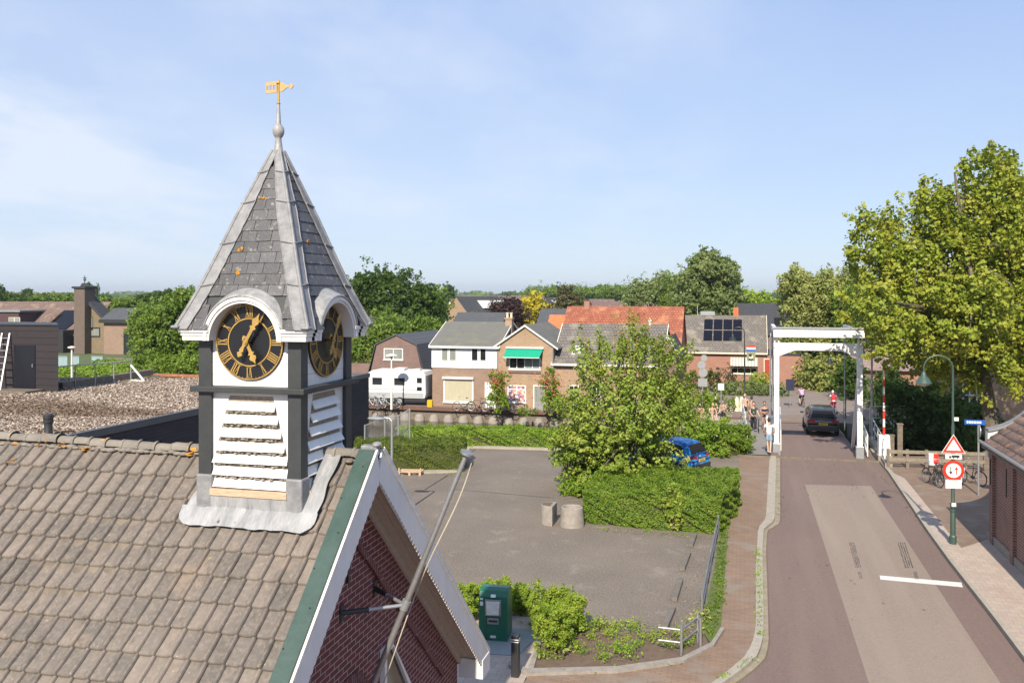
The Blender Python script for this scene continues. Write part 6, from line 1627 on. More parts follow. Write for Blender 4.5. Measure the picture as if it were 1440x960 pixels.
# signs on the far side
for (px,pb,pt_,n_,lb) in ((1014,588,540,1,'small square white sign on a thin pole by the far footpath'),(988,590,500,4,'cluster of round and square signs on one pole seen from behind')):
    x,y=G(px,pb); Y=-x*SN+y*CS; h=ZY(pt_,Y); t=thing('traffic_sign',lb,'traffic sign',(x,y,0))
    m=MB(); m.tube([(x,y,0),(x,y,h)],.045,8); m.build('pole',MT['galv'],t,smooth=True)
    if n_==1: m=MB(); m.box(x-.2,y-.06,h-.4,x+.2,y-.04,h+.05); m.build('plate',MT['white'],t)
    else:
        for k,(dz,r_) in enumerate(((-.15,.22),(-.62,.27),(-1.15,.30))): m=MB(); m.disc((x+(.1,-.06,.04)[k],y-.07,h+dz),r_,'y',.02,20); m.build('plate',MT['galv'],t,fixn=True)
        m=MB(); m.box(x-.3,y-.08,h-2.1,x+.32,y-.055,h-1.55); m.build('plate',MT['galv'],t)
# pale bollards by the far footpath
for px,lb in ((1036,'pale concrete bollard, the left one by the far footpath'),(1043,'pale concrete bollard, the right one by the far footpath')):
    x,y=G(px,578); m=MB(); m.lathe([(.2,0),(.18,.6),(.15,.95),(.08,1.05)],(x,y,0),12); tag(m.build('bollard',MT['cream'],smooth=True),lb,'bollard','pale bollards by the far footpath')
# yellow grit bin
x,y=G(604,574); m=MB(); m.box(x-.19,y-.02,0,x+.19,y+.3,.62); m.box(x-.21,y-.04,.3,x+.21,y+.32,.35); o=m.build('yellow_box',M('yellow_plastic',(.75,.42,.0),.5,.1),bevel=.02); tag(o,'bright yellow box standing at the left corner of the white boarded house','box')
# wall and seats on far side
x0,y0=G(985,560); x1,y1=G(1006,566)
m=MB(); m.bar((x0,y0,.35),(x1,y1,.35),.3,.7); tag(m.build('garden_wall',MT['cream']),'low cream garden wall before the solar panel house','wall')
# caravan and bikes: wheel helpers
def wheel(m,c,r,t,axis='x',n=20): 
    if axis=='x': m.lathe2(c,r,t)
# ================================================================= BICYCLES
def ring_pts(c,r,n,axis='x'):
    return [(c[0],c[1]+r*math.cos(2*math.pi*k/n),c[2]+r*math.sin(2*math.pi*k/n)) for k in range(n)]
def make_bike(label,loc,rz,frame,tilt=0,group=None,rack=True,basket=False,detail=True):
    """local: forward +y, wheels at y=+-.53"""
    t=thing('bicycle',label,'bicycle',loc,rz,group); t.rotation_euler=(0,tilt,rz)
    wr=.34
    for s in (1,-1):
        m=MB(); m.tube(ring_pts((0,.53*s,wr),wr-.02,22),.02,6,close=True); w=m.build('wheel',MT['rubber'],t,w=False)
        m=MB(); m.tube(ring_pts((0,.53*s,wr),wr-.045,22),.010,5,close=True)
        for k in range(10): a=2*math.pi*k/10; m.tube([(0,.53*s,wr),(0,.53*s+(wr-.045)*math.cos(a),wr+(wr-.045)*math.sin(a))],.0035,3)
        m.tube([(-.05,.53*s,wr),(.05,.53*s,wr)],.018,6); m.build('rim_and_spokes',MT['galv'],w,w=False)
        m=MB(); n=9; pts=[(0,.53*s+(wr+.02)*math.cos(a),wr+(wr+.02)*math.sin(a)) for a in [math.radians(d) for d in (range(30,171,15) if s<0 else range(20,131,12))]]
        m.tube(pts,.014,5); m.build('mudguard',frame,t,w=False)
    bb=(0,-.05,.30); st=(0,-.19,.80); hd=(0,.36,.82); hl=(0,.40,.62); ra=(0,-.53,wr); fa=(0,.53,wr)
    m=MB()
    for a,b,r_ in ((bb,st,.017),(st,(0,.36,.80),.015),(bb,hl,.02),(hd,hl,.02),(bb,ra,.011),(st,ra,.009),(hl,fa,.014)): m.tube([a,b],r_,7)
    m.build('frame',frame,t,w=False,smooth=True)
    m=MB(); m.ball((0,-.22,.95),.1,10,(.8,1.3,.3)); sd=m.build('saddle',MT['dark'],t,w=False,smooth='all')
    m=MB(); m.tube([st,(0,-.21,.94)],.013,6); m.build('seat_post',MT['galv'],t,w=False)
    m=MB(); m.tube([(-.28,.18,1.04),(-.27,.30,1.07),(-.1,.37,1.05),(0,.36,1.0),(.1,.37,1.05),(.27,.30,1.07),(.28,.18,1.04)],.012,6); m.tube([hd,(0,.355,1.02)],.014,6); m.build('handlebar',MT['galv'],t,w=False)
    m=MB(); m.lathe([(.09,-.008),(.09,.008)],(0,0,0),14); v=m.v; m.v=[(.05+z,bb[1]+x,bb[2]+y) for x,y,z in v]; m.bar((.06,bb[1],bb[2]),(.06,bb[1]+.16,bb[2]-.05),.012); m.bar((-.06,bb[1],bb[2]),(-.06,bb[1]-.16,bb[2]+.05),.012); m.box(.06,bb[1]+.12,bb[2]-.06,.15,bb[1]+.2,bb[2]-.04); m.box(-.15,bb[1]-.2,bb[2]+.04,-.06,bb[1]-.12,bb[2]+.06); m.build('pedals',MT['dark'],t,w=False)
    if rack: m=MB(); m.box(-.06,-.75,.74,.06,-.35,.755); m.bar((.05,-.53,.74),(.04,-.53,wr),.01); m.bar((-.05,-.53,.74),(-.04,-.53,wr),.01); m.build('luggage_rack',MT['dark'],t,w=False)
    if basket: m=MB(); m.box(-.17,.44,.78,.17,.72,1.0); m.build('basket',MT['oldwood'],t,w=False)
    return t
MT['bikewhite']=M('bike_white',(.7,.7,.7),.35,.03); MT['bikeblack']=M('bike_black',(.02,.02,.022),.3,.05); MT['bikegreen']=M('bike_mint',(.35,.5,.42),.4,.05); MT['bikeblue']=M('bike_blue',(.03,.08,.25),.35,.05)
gR='bicycles parked by the brick outbuilding'
x,y=G(1311,682); make_bike('dark bicycle parked left of the sign post with a red and white bag',(x,y,0),.35,MT['bikeblack'],.08,gR)
x,y=G(1322,680); make_bike('black bicycle parked directly behind the sign post',(x,y,0),-.5,MT['bikeblack'],-.1,gR)
x,y=G(1352,684); make_bike('white bicycle parked right of the sign post',(x,y,0),-.3,MT['bikewhite'],.12,gR)
x,y=G(1366,680); make_bike('black bicycle parked nearest the brick outbuilding',(x,y,0),.6,MT['bikeblack'],-.08,gR)
x,y=G(1312,672); t=thing('bag','red and white bag slung over the parked dark bicycle','bag',(x,y,.7)); m=MB(); m.box(-.2,-.12,-.1,.2,.12,.45); m.build('bag_body',MT['whiteold'],t,w=False,bevel=.04); m=MB(); m.box(.0,-.13,.0,.21,-.121,.46); m.build('red_panel',MT['signred'],t,w=False)
gL='bicycles along the far quay'
for px,py,rz,mt,lb in ((653,577,1.75,'bikegreen','pale mint bicycle under the beige roller shutter'),(673,578,1.6,'bikeblack','black bicycle between the shutter and the white door'),(690,578,1.5,'bikewhite','white bicycle in front of the white door'),(722,579,1.7,'bikeblack','black bicycle below the poster window'),(712,579,1.3,'bikeblue','blue bicycle behind the red flowering shrub')):
    x,y=G(px,py); make_bike(lb,(x,y-.1,0),rz,MT[mt],.06,gL)
for px,py,rz,mt,lb in ((524,575,1.2,'bikewhite','white bicycle left of the white lamp before the caravan'),(536,573,.9,'bikewhite','white bicycle leaning close to the caravan drawbar'),(548,574,2.0,'bikewhite','white bicycle at the foot of the white lamp')):
    x,y=G(px,py); make_bike(lb,(x,y,0),rz,MT[mt],.06,gL)
# ================================================================= CARAVAN
x,y=G(563,567); cv=thing('caravan','white touring caravan parked in front of the barn','caravan',(x,y,0),0)
yaw=math.radians(-8); cv.rotation_euler=(0,0,yaw+math.radians(10))
Yc2=-x*SN+y*CS; Lc=4.7; hwC=1.1
m=MB(); pr=[(-2.45,.55),(2.35,.55),(2.45,.9),(2.42,2.3),(2.25,2.62),(-1.9,2.66),(-2.3,2.45),(-2.55,1.5),(-2.55,.8)]
m.prism(pr,'y',-1.1,1.1); body=m.build('body',MT['white'],cv,w=False,bevel=.06)
m=MB(); m.box(-2.2,-1.11,.62,2.3,-1.101,.98); m.build('grey_stripe',M('caravan_grey',(.38,.40,.42),.5,.05),cv,w=False)
m=MB(); m.box(-2.2,-1.112,1.2,2.35,-1.101,1.24); m.build('trim_line',M('caravan_line',(.25,.28,.3),.5,.05),cv,w=False)
for x0,x1,z0,z1 in ((-1.9,-1.1,1.55,2.1),(-.1,.75,1.55,2.1),(1.75,2.15,1.75,2.15),(1.75,2.15,1.15,1.45)): m=MB(); m.box(x0,-1.125,z0,x1,-1.101,z1); m.build('window',MT['glass'],cv,w=False,bevel=.01)
m=MB(); m.hexa([(-2.60,-.7,1.55),(-2.585,-.7,1.55),(-2.585,.7,1.55),(-2.60,.7,1.55),(-2.42,-.7,2.1),(-2.40,-.7,2.1),(-2.40,.7,2.1),(-2.42,.7,2.1)]); m.build('front_window',MT['glass'],cv,w=False)
m=MB(); m.lathe([(.31,-.1),(.33,-.06),(.33,.06),(.31,.1)],(0,0,0),20); m.v=[(.35+a,-1.0+c,.33+b) for a,b,c in m.v]; wh=m.build('wheel',MT['rubber'],cv,w=False)
m=MB(); m.lathe([(.19,-.11),(.19,.11)],(0,0,0),14); m.v=[(.35+a,-1.0+c,.33+b) for a,b,c in m.v]; m.build('rim',MT['galv'],wh,w=False)
m=MB(); m.box(-.3,-.5,2.66,.5,.4,2.82); m.box(1.2,-.3,2.64,1.7,.3,2.76); m.build('roof_hatch',MT['whiteold'],cv,w=False,bevel=.03)
m=MB(); m.bar((-2.5,-.3,.5),(-3.5,0,.5),.08); m.bar((-2.5,.3,.5),(-3.5,0,.5),.08); m.tube([(-3.3,0,.0),(-3.3,0,.7)],.03,8); m.build('drawbar',MT['galv'],cv,w=False)
m=MB(); m.box(-2.6,-1.0,.35,2.4,1.0,.549); m.build('chassis',MT['dark'],cv,w=False)
# ================================================================= CARS
def loft(name,secs,mat,parent,closed=False,mi=None):
    """secs: list of rings of equal length"""
    n=len(secs[0]); vs=[p for s in secs for p in s]; fs=[]
    for i in range(len(secs)-1):
        for k in range(n-1): fs.append((i*n+k,i*n+k+1,(i+1)*n+k+1,(i+1)*n+k))
    fs.append(tuple(range(n))); fs.append(tuple((len(secs)-1)*n+k for k in reversed(range(n))))
    m=MB(); m.add(vs,fs); return m.build(name,mat,parent,w=False,smooth=True,fixn=True)
def car(label,loc,rz,paint,L_=4.5,W_=1.84,Hh=1.67,plate='yellow',rails=True,name='parked_car'):
    """local +y is forward; detailed rear"""
    t=thing(name,label,'car',loc,rz); hw=W_/2
    # stations: y, floor z, belt z, roof z (body only to belt)
    def ring(y,zf,zb,w,top=None):
        top=zb if top is None else top
        return [(-w*.86,y,zf),(-w*.97,y,zf+.12),(-w,y,zf+.35),(-w,y,zb-.18),(-w*.95,y,zb-.02),(-w*.80,y,top+.015),(0,y,top+.03),(w*.80,y,top+.015),(w*.95,y,zb-.02),(w,y,zb-.18),(w,y,zf+.35),(w*.97,y,zf+.12),(w*.86,y,zf)]
    h=Hh; r=-L_/2
    secs=[ring(r,.42,.88,hw*.84),ring(r+.05,.34,.98*h/1.67,hw*.93),ring(r+.22,.28,1.03*h/1.67,hw*.98),ring(r+.8,.27,1.04*h/1.67,hw),ring(0,.25,1.0*h/1.67,hw),ring(.9,.25,.97*h/1.67,hw),ring(L_/2-.9,.26,.93*h/1.67,hw*.98),ring(L_/2-.3,.3,.80*h/1.67,hw*.92),ring(L_/2-.03,.4,.66*h/1.67,hw*.78)]
    loft('body',secs,paint,t)
    # greenhouse
    def g(y,zb,zr,wb,wr): return [(-wb,y,zb),(-wb*.97,y,zb+.06),(-(wb+wr)/2,y,(zb+zr)/2),(-wr,y,zr-.05),(-wr*.9,y,zr),(0,y,zr+.03),(wr*.9,y,zr),(wr,y,zr-.05),((wb+wr)/2,y,(zb+zr)/2),(wb*.97,y,zb+.06),(wb,y,zb)]
    zb=.98*h/1.67
    gs=[g(r+.10,zb,zb+.10,hw*.84,hw*.80),g(r+.28,zb,zb+.38,hw*.86,hw*.72),g(r+.50,zb,h-.07,hw*.88,hw*.68),g(r+.9,zb,h-.02,hw*.9,hw*.69),g(-.1,zb,h,hw*.9,hw*.70),g(.55,zb-.03,h-.08,hw*.9,hw*.68),g(.95,zb-.03,h-.30,hw*.89,hw*.72),g(1.35,zb-.05,zb+.06,hw*.86,hw*.80)]
    gh=loft('cabin',gs,paint,t)
    # windows as thin panels proud of the cabin
    def lerp3(a,b,u): return tuple(a[i]+(b[i]-a[i])*u for i in range(3))
    m=MB(); A,B=gs[0],gs[2]   # rear screen
    q=[(-hw*.72,r+.165,zb+.16),(hw*.72,r+.165,zb+.16),(hw*.60,r+.44,h-.16),(-hw*.60,r+.44,h-.16)]
    m.add([(p[0],p[1]-.075,p[2]+.01) for p in q]+[(p[0],p[1]+.03,p[2]) for p in q],[(0,1,2,3),(7,6,5,4),(0,4,5,1),(1,5,6,2),(2,6,7,3),(3,7,4,0)]); m.build('rear_window',MT['carglass'],t,w=False,fixn=True)
    for s in (-1,1):
        m=MB(); wb_,wr_=hw*.89,hw*.705
        for (y0,y1,t0,t1) in ((r+.55,r+1.15,.85,1),(r+1.22,-.05,1,1),(.02,1.0,1,.5)):
            zt0=zb+.08+(h-.10-zb-.08)*t0*.93; zt1=zb+.08+(h-.10-zb-.08)*t1*.93
            def xw(z): u=(z-zb)/(h-zb); return s*(wb_+(wr_-wb_)*u+.045)
            q=[(xw(zb+.08),y0,zb+.08),(xw(zb+.08),y1+.15*(t1<1),zb+.08),(xw(zt1),y1,zt1),(xw(zt0),y0+.12*(t0<1),zt0)]
            m.add(q+[(p[0]-s*.05,p[1],p[2]) for p in q],[(0,1,2,3),(7,6,5,4),(0,4,5,1),(1,5,6,2),(2,6,7,3),(3,7,4,0)])
        m.build('side_windows',MT['carglass'],t,w=False,fixn=True)
    m=MB(); q=[(-hw*.7,1.36,zb+.05),(hw*.7,1.36,zb+.05),(hw*.6,.72,h-.16),(-hw*.6,.72,h-.16)]; m.add([(p[0],p[1]+.05,p[2]+.02) for p in q]+[(p[0],p[1]-.03,p[2]-.02) for p in q],[(0,1,2,3),(7,6,5,4),(0,4,5,1),(1,5,6,2),(2,6,7,3),(3,7,4,0)]); m.build('windscreen',MT['carglass'],t,w=False,fixn=True)
    for s in (-1,1):
        m=MB(); m.hexa([(s*hw*.50,r-.035,.86),(s*hw*.97,r+.04,.86),(s*hw*.98,r+.25,.86),(s*hw*.5,r+.1,.86),(s*hw*.50,r-.02,.99),(s*hw*.95,r+.05,1.0),(s*hw*.96,r+.3,1.0),(s*hw*.5,r+.1,.99)]); m.build('tail_light',MT['taillight'],t,w=False,fixn=True,bevel=.01)
        m=MB(); m.box(s*hw*.62,r-.03,.42,s*hw*.82,r+.1,.54); m.build('reflector',MT['taillight'],t,w=False)
        for yw in (r+.82,L_/2-.85):
            m=MB(); m.lathe([(.24,-.12),(.34,-.10),(.345,0),(.34,.10),(.24,.12)],(0,0,0),24); m.v=[(s*(hw-.10)+c,yw+a,.345+b) for a,b,c in m.v]; w=m.build('wheel',MT['rubber'],t,w=False,smooth=True)
            m=MB(); m.lathe([(.02,-.1),(.23,-.11),(.23,.11),(.02,.1)],(0,0,0),16); m.v=[(s*(hw-.095)+c,yw+a,.345+b) for a,b,c in m.v]; m.build('rim',MT['galv'],w,w=False)
        m=MB(); m.ball((s*(hw+.1),.85,1.07),.12,8,(1,.7,.7)); m.build('wing_mirror',paint,t,w=False,smooth='all')
        if rails: m=MB(); m.tube([(s*hw*.66,r+.6,h-.03),(s*hw*.68,r+.7,h+.05),(s*hw*.68,.3,h+.05),(s*hw*.66,.45,h-.03)],.018,6); m.build('roof_rail',MT['galv'],t,w=False)
        m=MB(); m.box(s*hw*.45,r-.05,.30,s*hw*.66,r+.05,.37); m.build('exhaust_trim',MT['steel'],t,w=False)
    m=MB(); m.hexa([(-hw*.84,r-.06,.33),(hw*.84,r-.06,.33),(hw*.9,r+.2,.3),(-hw*.9,r+.2,.3),(-hw*.86,r-.075,.58),(hw*.86,r-.075,.58),(hw*.94,r+.2,.6),(-hw*.94,r+.2,.6)]); m.build('rear_bumper',MT['bumper'],t,w=False,bevel=.02)
    m=MB(); m.box(-.26,r-.045,.70,.26,r-.02,.82); pl=m.build('number_plate',MT['plate'],t,w=False)
    m=MB()
    for k in range(6): m.box(-.20+k*.07,r-.049,.725,-.165+k*.07,r-.0455,.795)
    m.build('plate_characters',MT['dark'],pl,w=False)
    m=MB(); m.box(-hw*.5,r-.035,.90,hw*.5,r-.0,.935); m.build('chrome_strip',MT['steel'],t,w=False)
    return t
MT['taillight']=M('tail_light_glass',(.38,.01,.02),.15,.05,fine=False); MT['bumper']=M('bumper_plastic',(.035,.036,.038),.6,.1); MT['plate']=M('plate_yellow',(.80,.50,.02),.4,.03,fine=False)
MT['greycar']=M('dark_grey_car_paint',(.055,.058,.065),.25,.04,metal=.4,coat=.6)
camo,nt,bs=newmat('blue_camouflage_wrap'); tcn=N(nt,'ShaderNodeTexCoord'); n=noise_(nt,4.5,3,.55,vec=tcn.outputs['Object']); n2=noise_(nt,6,3,.5,vec=tcn.outputs['Object'],stretch=(1,1,1.3))
L(nt,mixc(nt,mrange(nt,n2,.56,.57),mixc(nt,mrange(nt,n,.49,.505),(.01,.27,.66),(.01,.10,.40)),(.10,.45,.80)),bs.inputs['Base Color']); bs.inputs['Roughness'].default_value=.3
x,y=G(1157.5,611); car('dark grey estate like SUV driving away over the bridge',(x,y+2.2,-.1),0.0,MT['greycar'],name='moving_car',W_=1.9)
x,y=G(958,664); bc=car('blue camouflage patterned small car half hidden by the car park tree',(x-.75,y+.35,0),math.radians(62),camo,L_=3.9,W_=1.75,Hh=1.62,rails=False)
# cafe table beside the blue car
# ================================================================= PEOPLE
MT['skin']=M('skin',(.55,.36,.27),.55,.06,8,fine=False); MT['skintan']=M('tanned_skin',(.45,.26,.18),.55,.06,8,fine=False)
MT['hairdark']=M('dark_hair',(.04,.025,.015),.7,.2); MT['hairblond']=M('blond_hair',(.38,.26,.12),.7,.2); MT['hairgrey']=M('grey_hair',(.6,.58,.55),.7,.1)
MT['blackcloth']=M('black_cloth',(.018,.018,.02),.85,.1); MT['whitecloth']=M('white_cloth',(.72,.74,.76),.8,.05); MT['denim']=M('pale_denim',(.25,.36,.50),.85,.12); MT['lilac']=M('lilac_cloth',(.50,.33,.55),.85,.08); MT['redcloth']=M('red_cloth',(.5,.03,.05),.8,.1); MT['greencloth']=M('dark_green_cloth',(.04,.07,.05),.85,.15); MT['redbrown']=M('coral_cloth',(.55,.2,.14),.85,.1); MT['navy']=M('navy_cloth',(.02,.025,.06),.85,.1)
J0=dict(pel=(0,0,.93),chest=(0,.0,1.22),neck=(0,-.01,1.46),head=(0,.01,1.56),
 sl=(-.18,0,1.40),el=(-.24,-.02,1.13),hl=(-.24,.05,.88),sr=(.18,0,1.40),er=(.24,-.02,1.13),hr=(.24,.05,.88),
 hpl=(-.09,0,.90),kl=(-.11,.03,.49),al=(-.11,0,.09),tl=(-.12,.14,.035),hpr=(.09,0,.90),kr=(.11,.03,.49),ar=(.11,0,.09),tr=(.12,.14,.035))
RAD=dict(pel=(.145,.10),chest=(.15,.10),neck=(.055,.055),head=(.05,.055),sl=(.06,.06),el=(.042,.042),hl=(.026,.030),sr=(.06,.06),er=(.042,.042),hr=(.026,.030),
 hpl=(.095,.095),kl=(.06,.06),al=(.038,.042),tl=(.035,.028),hpr=(.095,.095),kr=(.06,.06),ar=(.038,.042),tr=(.035,.028))
EDG=[('pel','chest'),('chest','neck'),('neck','head'),('chest','sl'),('sl','el'),('el','hl'),('chest','sr'),('sr','er'),('er','hr'),('pel','hpl'),('hpl','kl'),('kl','al'),('al','tl'),('pel','hpr'),('hpr','kr'),('kr','ar'),('ar','tr')]
def skinmesh(J,edges,grow=0,root='pel',sub=2,scale=1.0,cut=None):
    names=[]; 
    for a,b in edges:
        for q in (a,b):
            if q not in names: names.append(q)
    me=bpy.data.meshes.new('tmp'); vs=[J[n] for n in names]
    me.from_pydata(vs,[(names.index(a),names.index(b)) for a,b in edges],[])
    o=bpy.data.objects.new('tmp',me); COL.objects.link(o)
    sk=o.modifiers.new('s','SKIN'); o.modifiers.new('u','SUBSURF').levels=sub
    sk.branch_smoothing=.3
    lay=me.skin_vertices[0].data if len(me.skin_vertices) else None
    if lay is None: me.skin_vertices_add() if hasattr(me,'skin_vertices_add') else None
    lay=me.skin_vertices[0].data
    for i,n in enumerate(names):
        r=RAD.get(n,(.05,.05)); lay[i].radius=(r[0]+grow,r[1]+grow); lay[i].use_root=(n==root)
    dg=bpy.context.evaluated_depsgraph_get(); dg.update(); ev=o.evaluated_get(dg); em=ev.to_mesh()
    V=[tuple(v.co) for v in em.vertices]; Fc=[tuple(p.vertices) for p in em.polygons]
    ev.to_mesh_clear(); bpy.data.objects.remove(o); bpy.data.meshes.remove(me)
    return V,Fc
def person(label,loc,rz,pose=None,skin='skin',hair='hairdark',top=None,bottom='blackcloth',scale=1.0,legs='short',group=None,bag=None,longhair=False,sleeve=True,helmet=False):
    J=dict(J0)
    if pose: J.update(pose)
    t=thing('person',label,'person',loc,rz,group); t.scale=(scale,)*3
    V,Fc=skinmesh(J,EDG); m=MB(); m.add(V,Fc)
    hd=Vector(J['head']); nk=Vector(J['neck']); up=(hd-nk).normalized(); hc=hd+up*.10; hc=Vector((hc.x,hc.y+.015,hc.z))
    m.ball(hc,.105,14,(.80,.95,1.14))
    m.ball(hc+Vector((0,.095,-.015)),.017,6,(.8,1.2,1.3))           # nose
    for s in (-1,1):
        m.ball(hc+Vector((s*.084,0,-.01)),.022,6,(.5,.9,1.3))       # ears
    m.ball(hc+Vector((0,.082,-.055)),.022,6,(1.2,.5,.4))            # mouth
    for h_,e_ in (('hl','el'),('hr','er')):
        h=Vector(J[h_]); e=Vector(J[e_]); d=(h-e).normalized(); sd=d.cross(Vector((0,1,0))); sd=(sd.normalized() if sd.length>.1 else Vector((1,0,0)))
        m.tube([h-d*.01,h+d*.05,h+d*.085],[.026,.036,.030],7)       # palm
        for k in range(4):
            b=h+d*.08+sd*((k-1.5)*.017); ln=(.07,.08,.075,.058)[k]; cv_=d.cross(sd)*.012
            m.tube([b,b+d*ln*.5+cv_,b+d*ln+cv_*3],[.009,.008,.006],5)
        tb_=h+d*.03+sd*.03; m.tube([tb_,tb_+d*.03+sd*.02,tb_+d*.06+sd*.022],[.011,.010,.007],5)
    body=m.build('body',MT[skin],t,w=False,smooth='all')
    m=MB()
    for s in (-1,1): m.ball(hc+Vector((s*.034,.088,.02)),.011,6)
    m.build('eyes',MT['dark'],t,w=False)
    m=MB(); m.ball(hc+Vector((0,-.018,.025)),.112,12,(.86,.98,1.12))
    if longhair: m.tube([hc+Vector((0,-.07,.0)),hc+Vector((0,-.11,-.12)),hc+Vector((0,-.10,-.26))],[.07,.06,.03],8)
    m.v=[(a,min(b,hc.y+.06),c) if c<hc.z+.05 else (a,b,c) for a,b,c in m.v]
    m.build('hair',MT[hair],t,w=False,smooth='all')
    mid=lambda a,b,u:tuple(J[a][i]+(J[b][i]-J[a][i])*u for i in range(3))
    K=dict(J)
    u={'short':.9,'brief':.34,'long':1.0}[legs]
    if bottom:
        K['ql']=mid('hpl','kl',u*.98); K['qr']=mid('hpr','kr',u*.98); K['w']=mid('pel','chest',.22)
        RAD['ql']=RAD['qr']=(.075,.075) if legs!='brief' else (.088,.088); RAD['w']=(.13,.095)
        E=[('pel','hpl'),('hpl','ql'),('pel','hpr'),('hpr','qr'),('pel','w')]
        if legs=='long': E+= [('ql','al'),('qr','ar')]
        V,Fc=skinmesh(K,E,.026); m=MB(); m.add(V,Fc); m.build('trousers' if legs=='long' else ('bikini_bottom' if legs=='brief' else 'shorts'),MT[bottom],t,w=False,smooth='all')
    if legs=='brief':
        c_=Vector(J['chest']); m=MB(); m.tube([(c_.x+.185*math.cos(q*math.pi/8),c_.y+.13*math.sin(q*math.pi/8),c_.z+.03) for q in range(16)],.05,6,close=True); m.build('bikini_top',MT[bottom],t,w=False,smooth='all')
    if top:
        K['ul']=mid('sl','el',.55 if sleeve else .12); K['ur']=mid('sr','er',.55 if sleeve else .12); K['w0']=mid('pel','chest',-.22); RAD['ul']=RAD['ur']=(.055,.055); RAD['w0']=(.14,.10)
        K['nk']=mid('chest','neck',.75); RAD['nk']=(.09,.075)
        V,Fc=skinmesh(K,[('chest','w0'),('chest','nk'),('chest','sl'),('sl','ul'),('chest','sr'),('sr','ur')],.016,root='chest'); m=MB(); m.add(V,Fc); m.build('shirt',MT[top],t,w=False,smooth='all')
    for s,(a,tt) in (('l',('al','tl')),('r',('ar','tr'))):
        A=Vector(J[a]); B=Vector(J[tt]); m=MB(); c=(A+B)/2; m.ball((c.x,c.y,c.z-.02),.062,8,(.85,2.0,.62)); m.build('shoe',MT['whitecloth'] if top=='whitecloth' else MT['dark'],t,w=False,smooth='all')
    return t
walk=dict(kl=(-.10,.12,.50),al=(-.10,.20,.10),tl=(-.10,.34,.05),kr=(.10,-.02,.47),ar=(.10,-.22,.14),tr=(.10,-.12,.05),el=(-.26,-.10,1.14),hl=(-.25,.02,.92),er=(.26,.06,1.14),hr=(.25,.22,.98))
arms_in=dict(el=(-.23,.06,1.14),hl=(-.07,.22,1.10),er=(.23,.06,1.14),hr=(.07,.22,1.08))
ridearm=dict(chest=(0,.10,1.20),neck=(0,.19,1.42),head=(0,.24,1.51),sl=(-.18,.17,1.37),sr=(.18,.17,1.37),el=(-.25,.30,1.16),hl=(-.24,.50,1.06),er=(.25,.30,1.16),hr=(.24,.50,1.06))
# boy on a kick scooter
x,y=G(1081.5,638)
t=thing('kick_scooter','black kick scooter under the boy in the white shirt','scooter',(x,y,.0),.0)
m=MB(); m.box(-.06,-.32,.09,.06,.22,.12); m.build('deck',MT['dark'],t,w=False); m=MB(); m.tube([(0,.30,.10),(0,.24,.98)],.018,8); m.build('stem',MT['dark'],t,w=False); m=MB(); m.tube([(-.26,.24,.98),(.26,.24,.98)],.016,8); m.build('handlebar',MT['dark'],t,w=False)
for yy in (-.38,.31): m=MB(); m.lathe([(.085,-.014),(.085,.014)],(0,0,0),16); m.v=[(c,yy+a,.085+b) for a,b,c in m.v]; m.build('wheel',MT['rubber'],t,w=False)
person('boy in white T shirt and pale denim shorts riding a kick scooter over the footbridge',(x,y,.12),0,dict(al=(-.045,-.10,.07),tl=(-.05,.04,.03),kl=(-.08,-.02,.49),ar=(.05,-.25,.07),tr=(.05,-.12,.03),kr=(.08,-.08,.49),el=(-.27,.08,1.15),hl=(-.22,.24,.92),er=(.27,.08,1.15),hr=(.22,.24,.92)),hair='hairdark',top='whitecloth',bottom='denim',scale=1.02)
# girl in bikini walking towards camera
x,y=G(1075,604); person('barefoot girl in a bikini walking across the footbridge towards the camera',(x,y,.01),math.pi,{**walk,**arms_in},skin='skintan',hair='hairdark',bottom='navy',legs='brief',scale=1.0,longhair=True)
x,y=G(1064,607)
bk=make_bike('black bicycle pushed across the footbridge by the person in dark clothes',(x+.12,y,0),math.pi,MT['bikeblack'],0,None)
person('person in dark clothes pushing a black bicycle over the footbridge',(x-.18,y+.25,.01),math.pi,{**walk,**dict(el=(-.24,.12,1.14),hl=(-.30,.30,1.04),er=(.22,.12,1.14),hr=(.10,.32,1.02))},top='greencloth',bottom='blackcloth',legs='long',scale=1.03)
gK='children by the footbridge'
x,y=G(1057,594); person('bare chested boy in dark shorts walking away at the far end of the footbridge',(x,y,.01),.2,walk,skin='skintan',hair='hairdark',bottom='navy',scale=.98,group=gK)
x,y=G(1048,590); person('pale bare chested child in black shorts at the head of the left railing',(x,y,.01),2.6,walk,skin='skin',hair='hairblond',bottom='blackcloth',scale=1.0,group=gK)
# group on the far quay
x,y=G(1017,597); person('bare chested boy standing in black shorts at the right of the quayside group',(x,y,.0),2.9,arms_in,skin='skintan',hair='hairdark',bottom='blackcloth',scale=.92,group=gK)
sit=dict(pel=(0,0,.42),chest=(0,.05,.70),neck=(0,.10,.93),head=(0,.13,1.03),sl=(-.18,.09,.88),sr=(.18,.09,.88),el=(-.26,.16,.64),hl=(-.18,.34,.55),er=(.26,.16,.64),hr=(.18,.34,.55),hpl=(-.10,.02,.40),kl=(-.16,.42,.46),al=(-.15,.46,.09),tl=(-.16,.60,.04),hpr=(.10,.02,.40),kr=(.16,.42,.46),ar=(.15,.46,.09),tr=(.16,.60,.04))
m=MB(); A=G(980,590); B=G(1013,592); m.bar((A[0],A[1],.18),(B[0],B[1],.18),.4,.36); tag(m.build('low_wall',MT['concrete']),'low concrete seating wall beneath the group of children','wall')
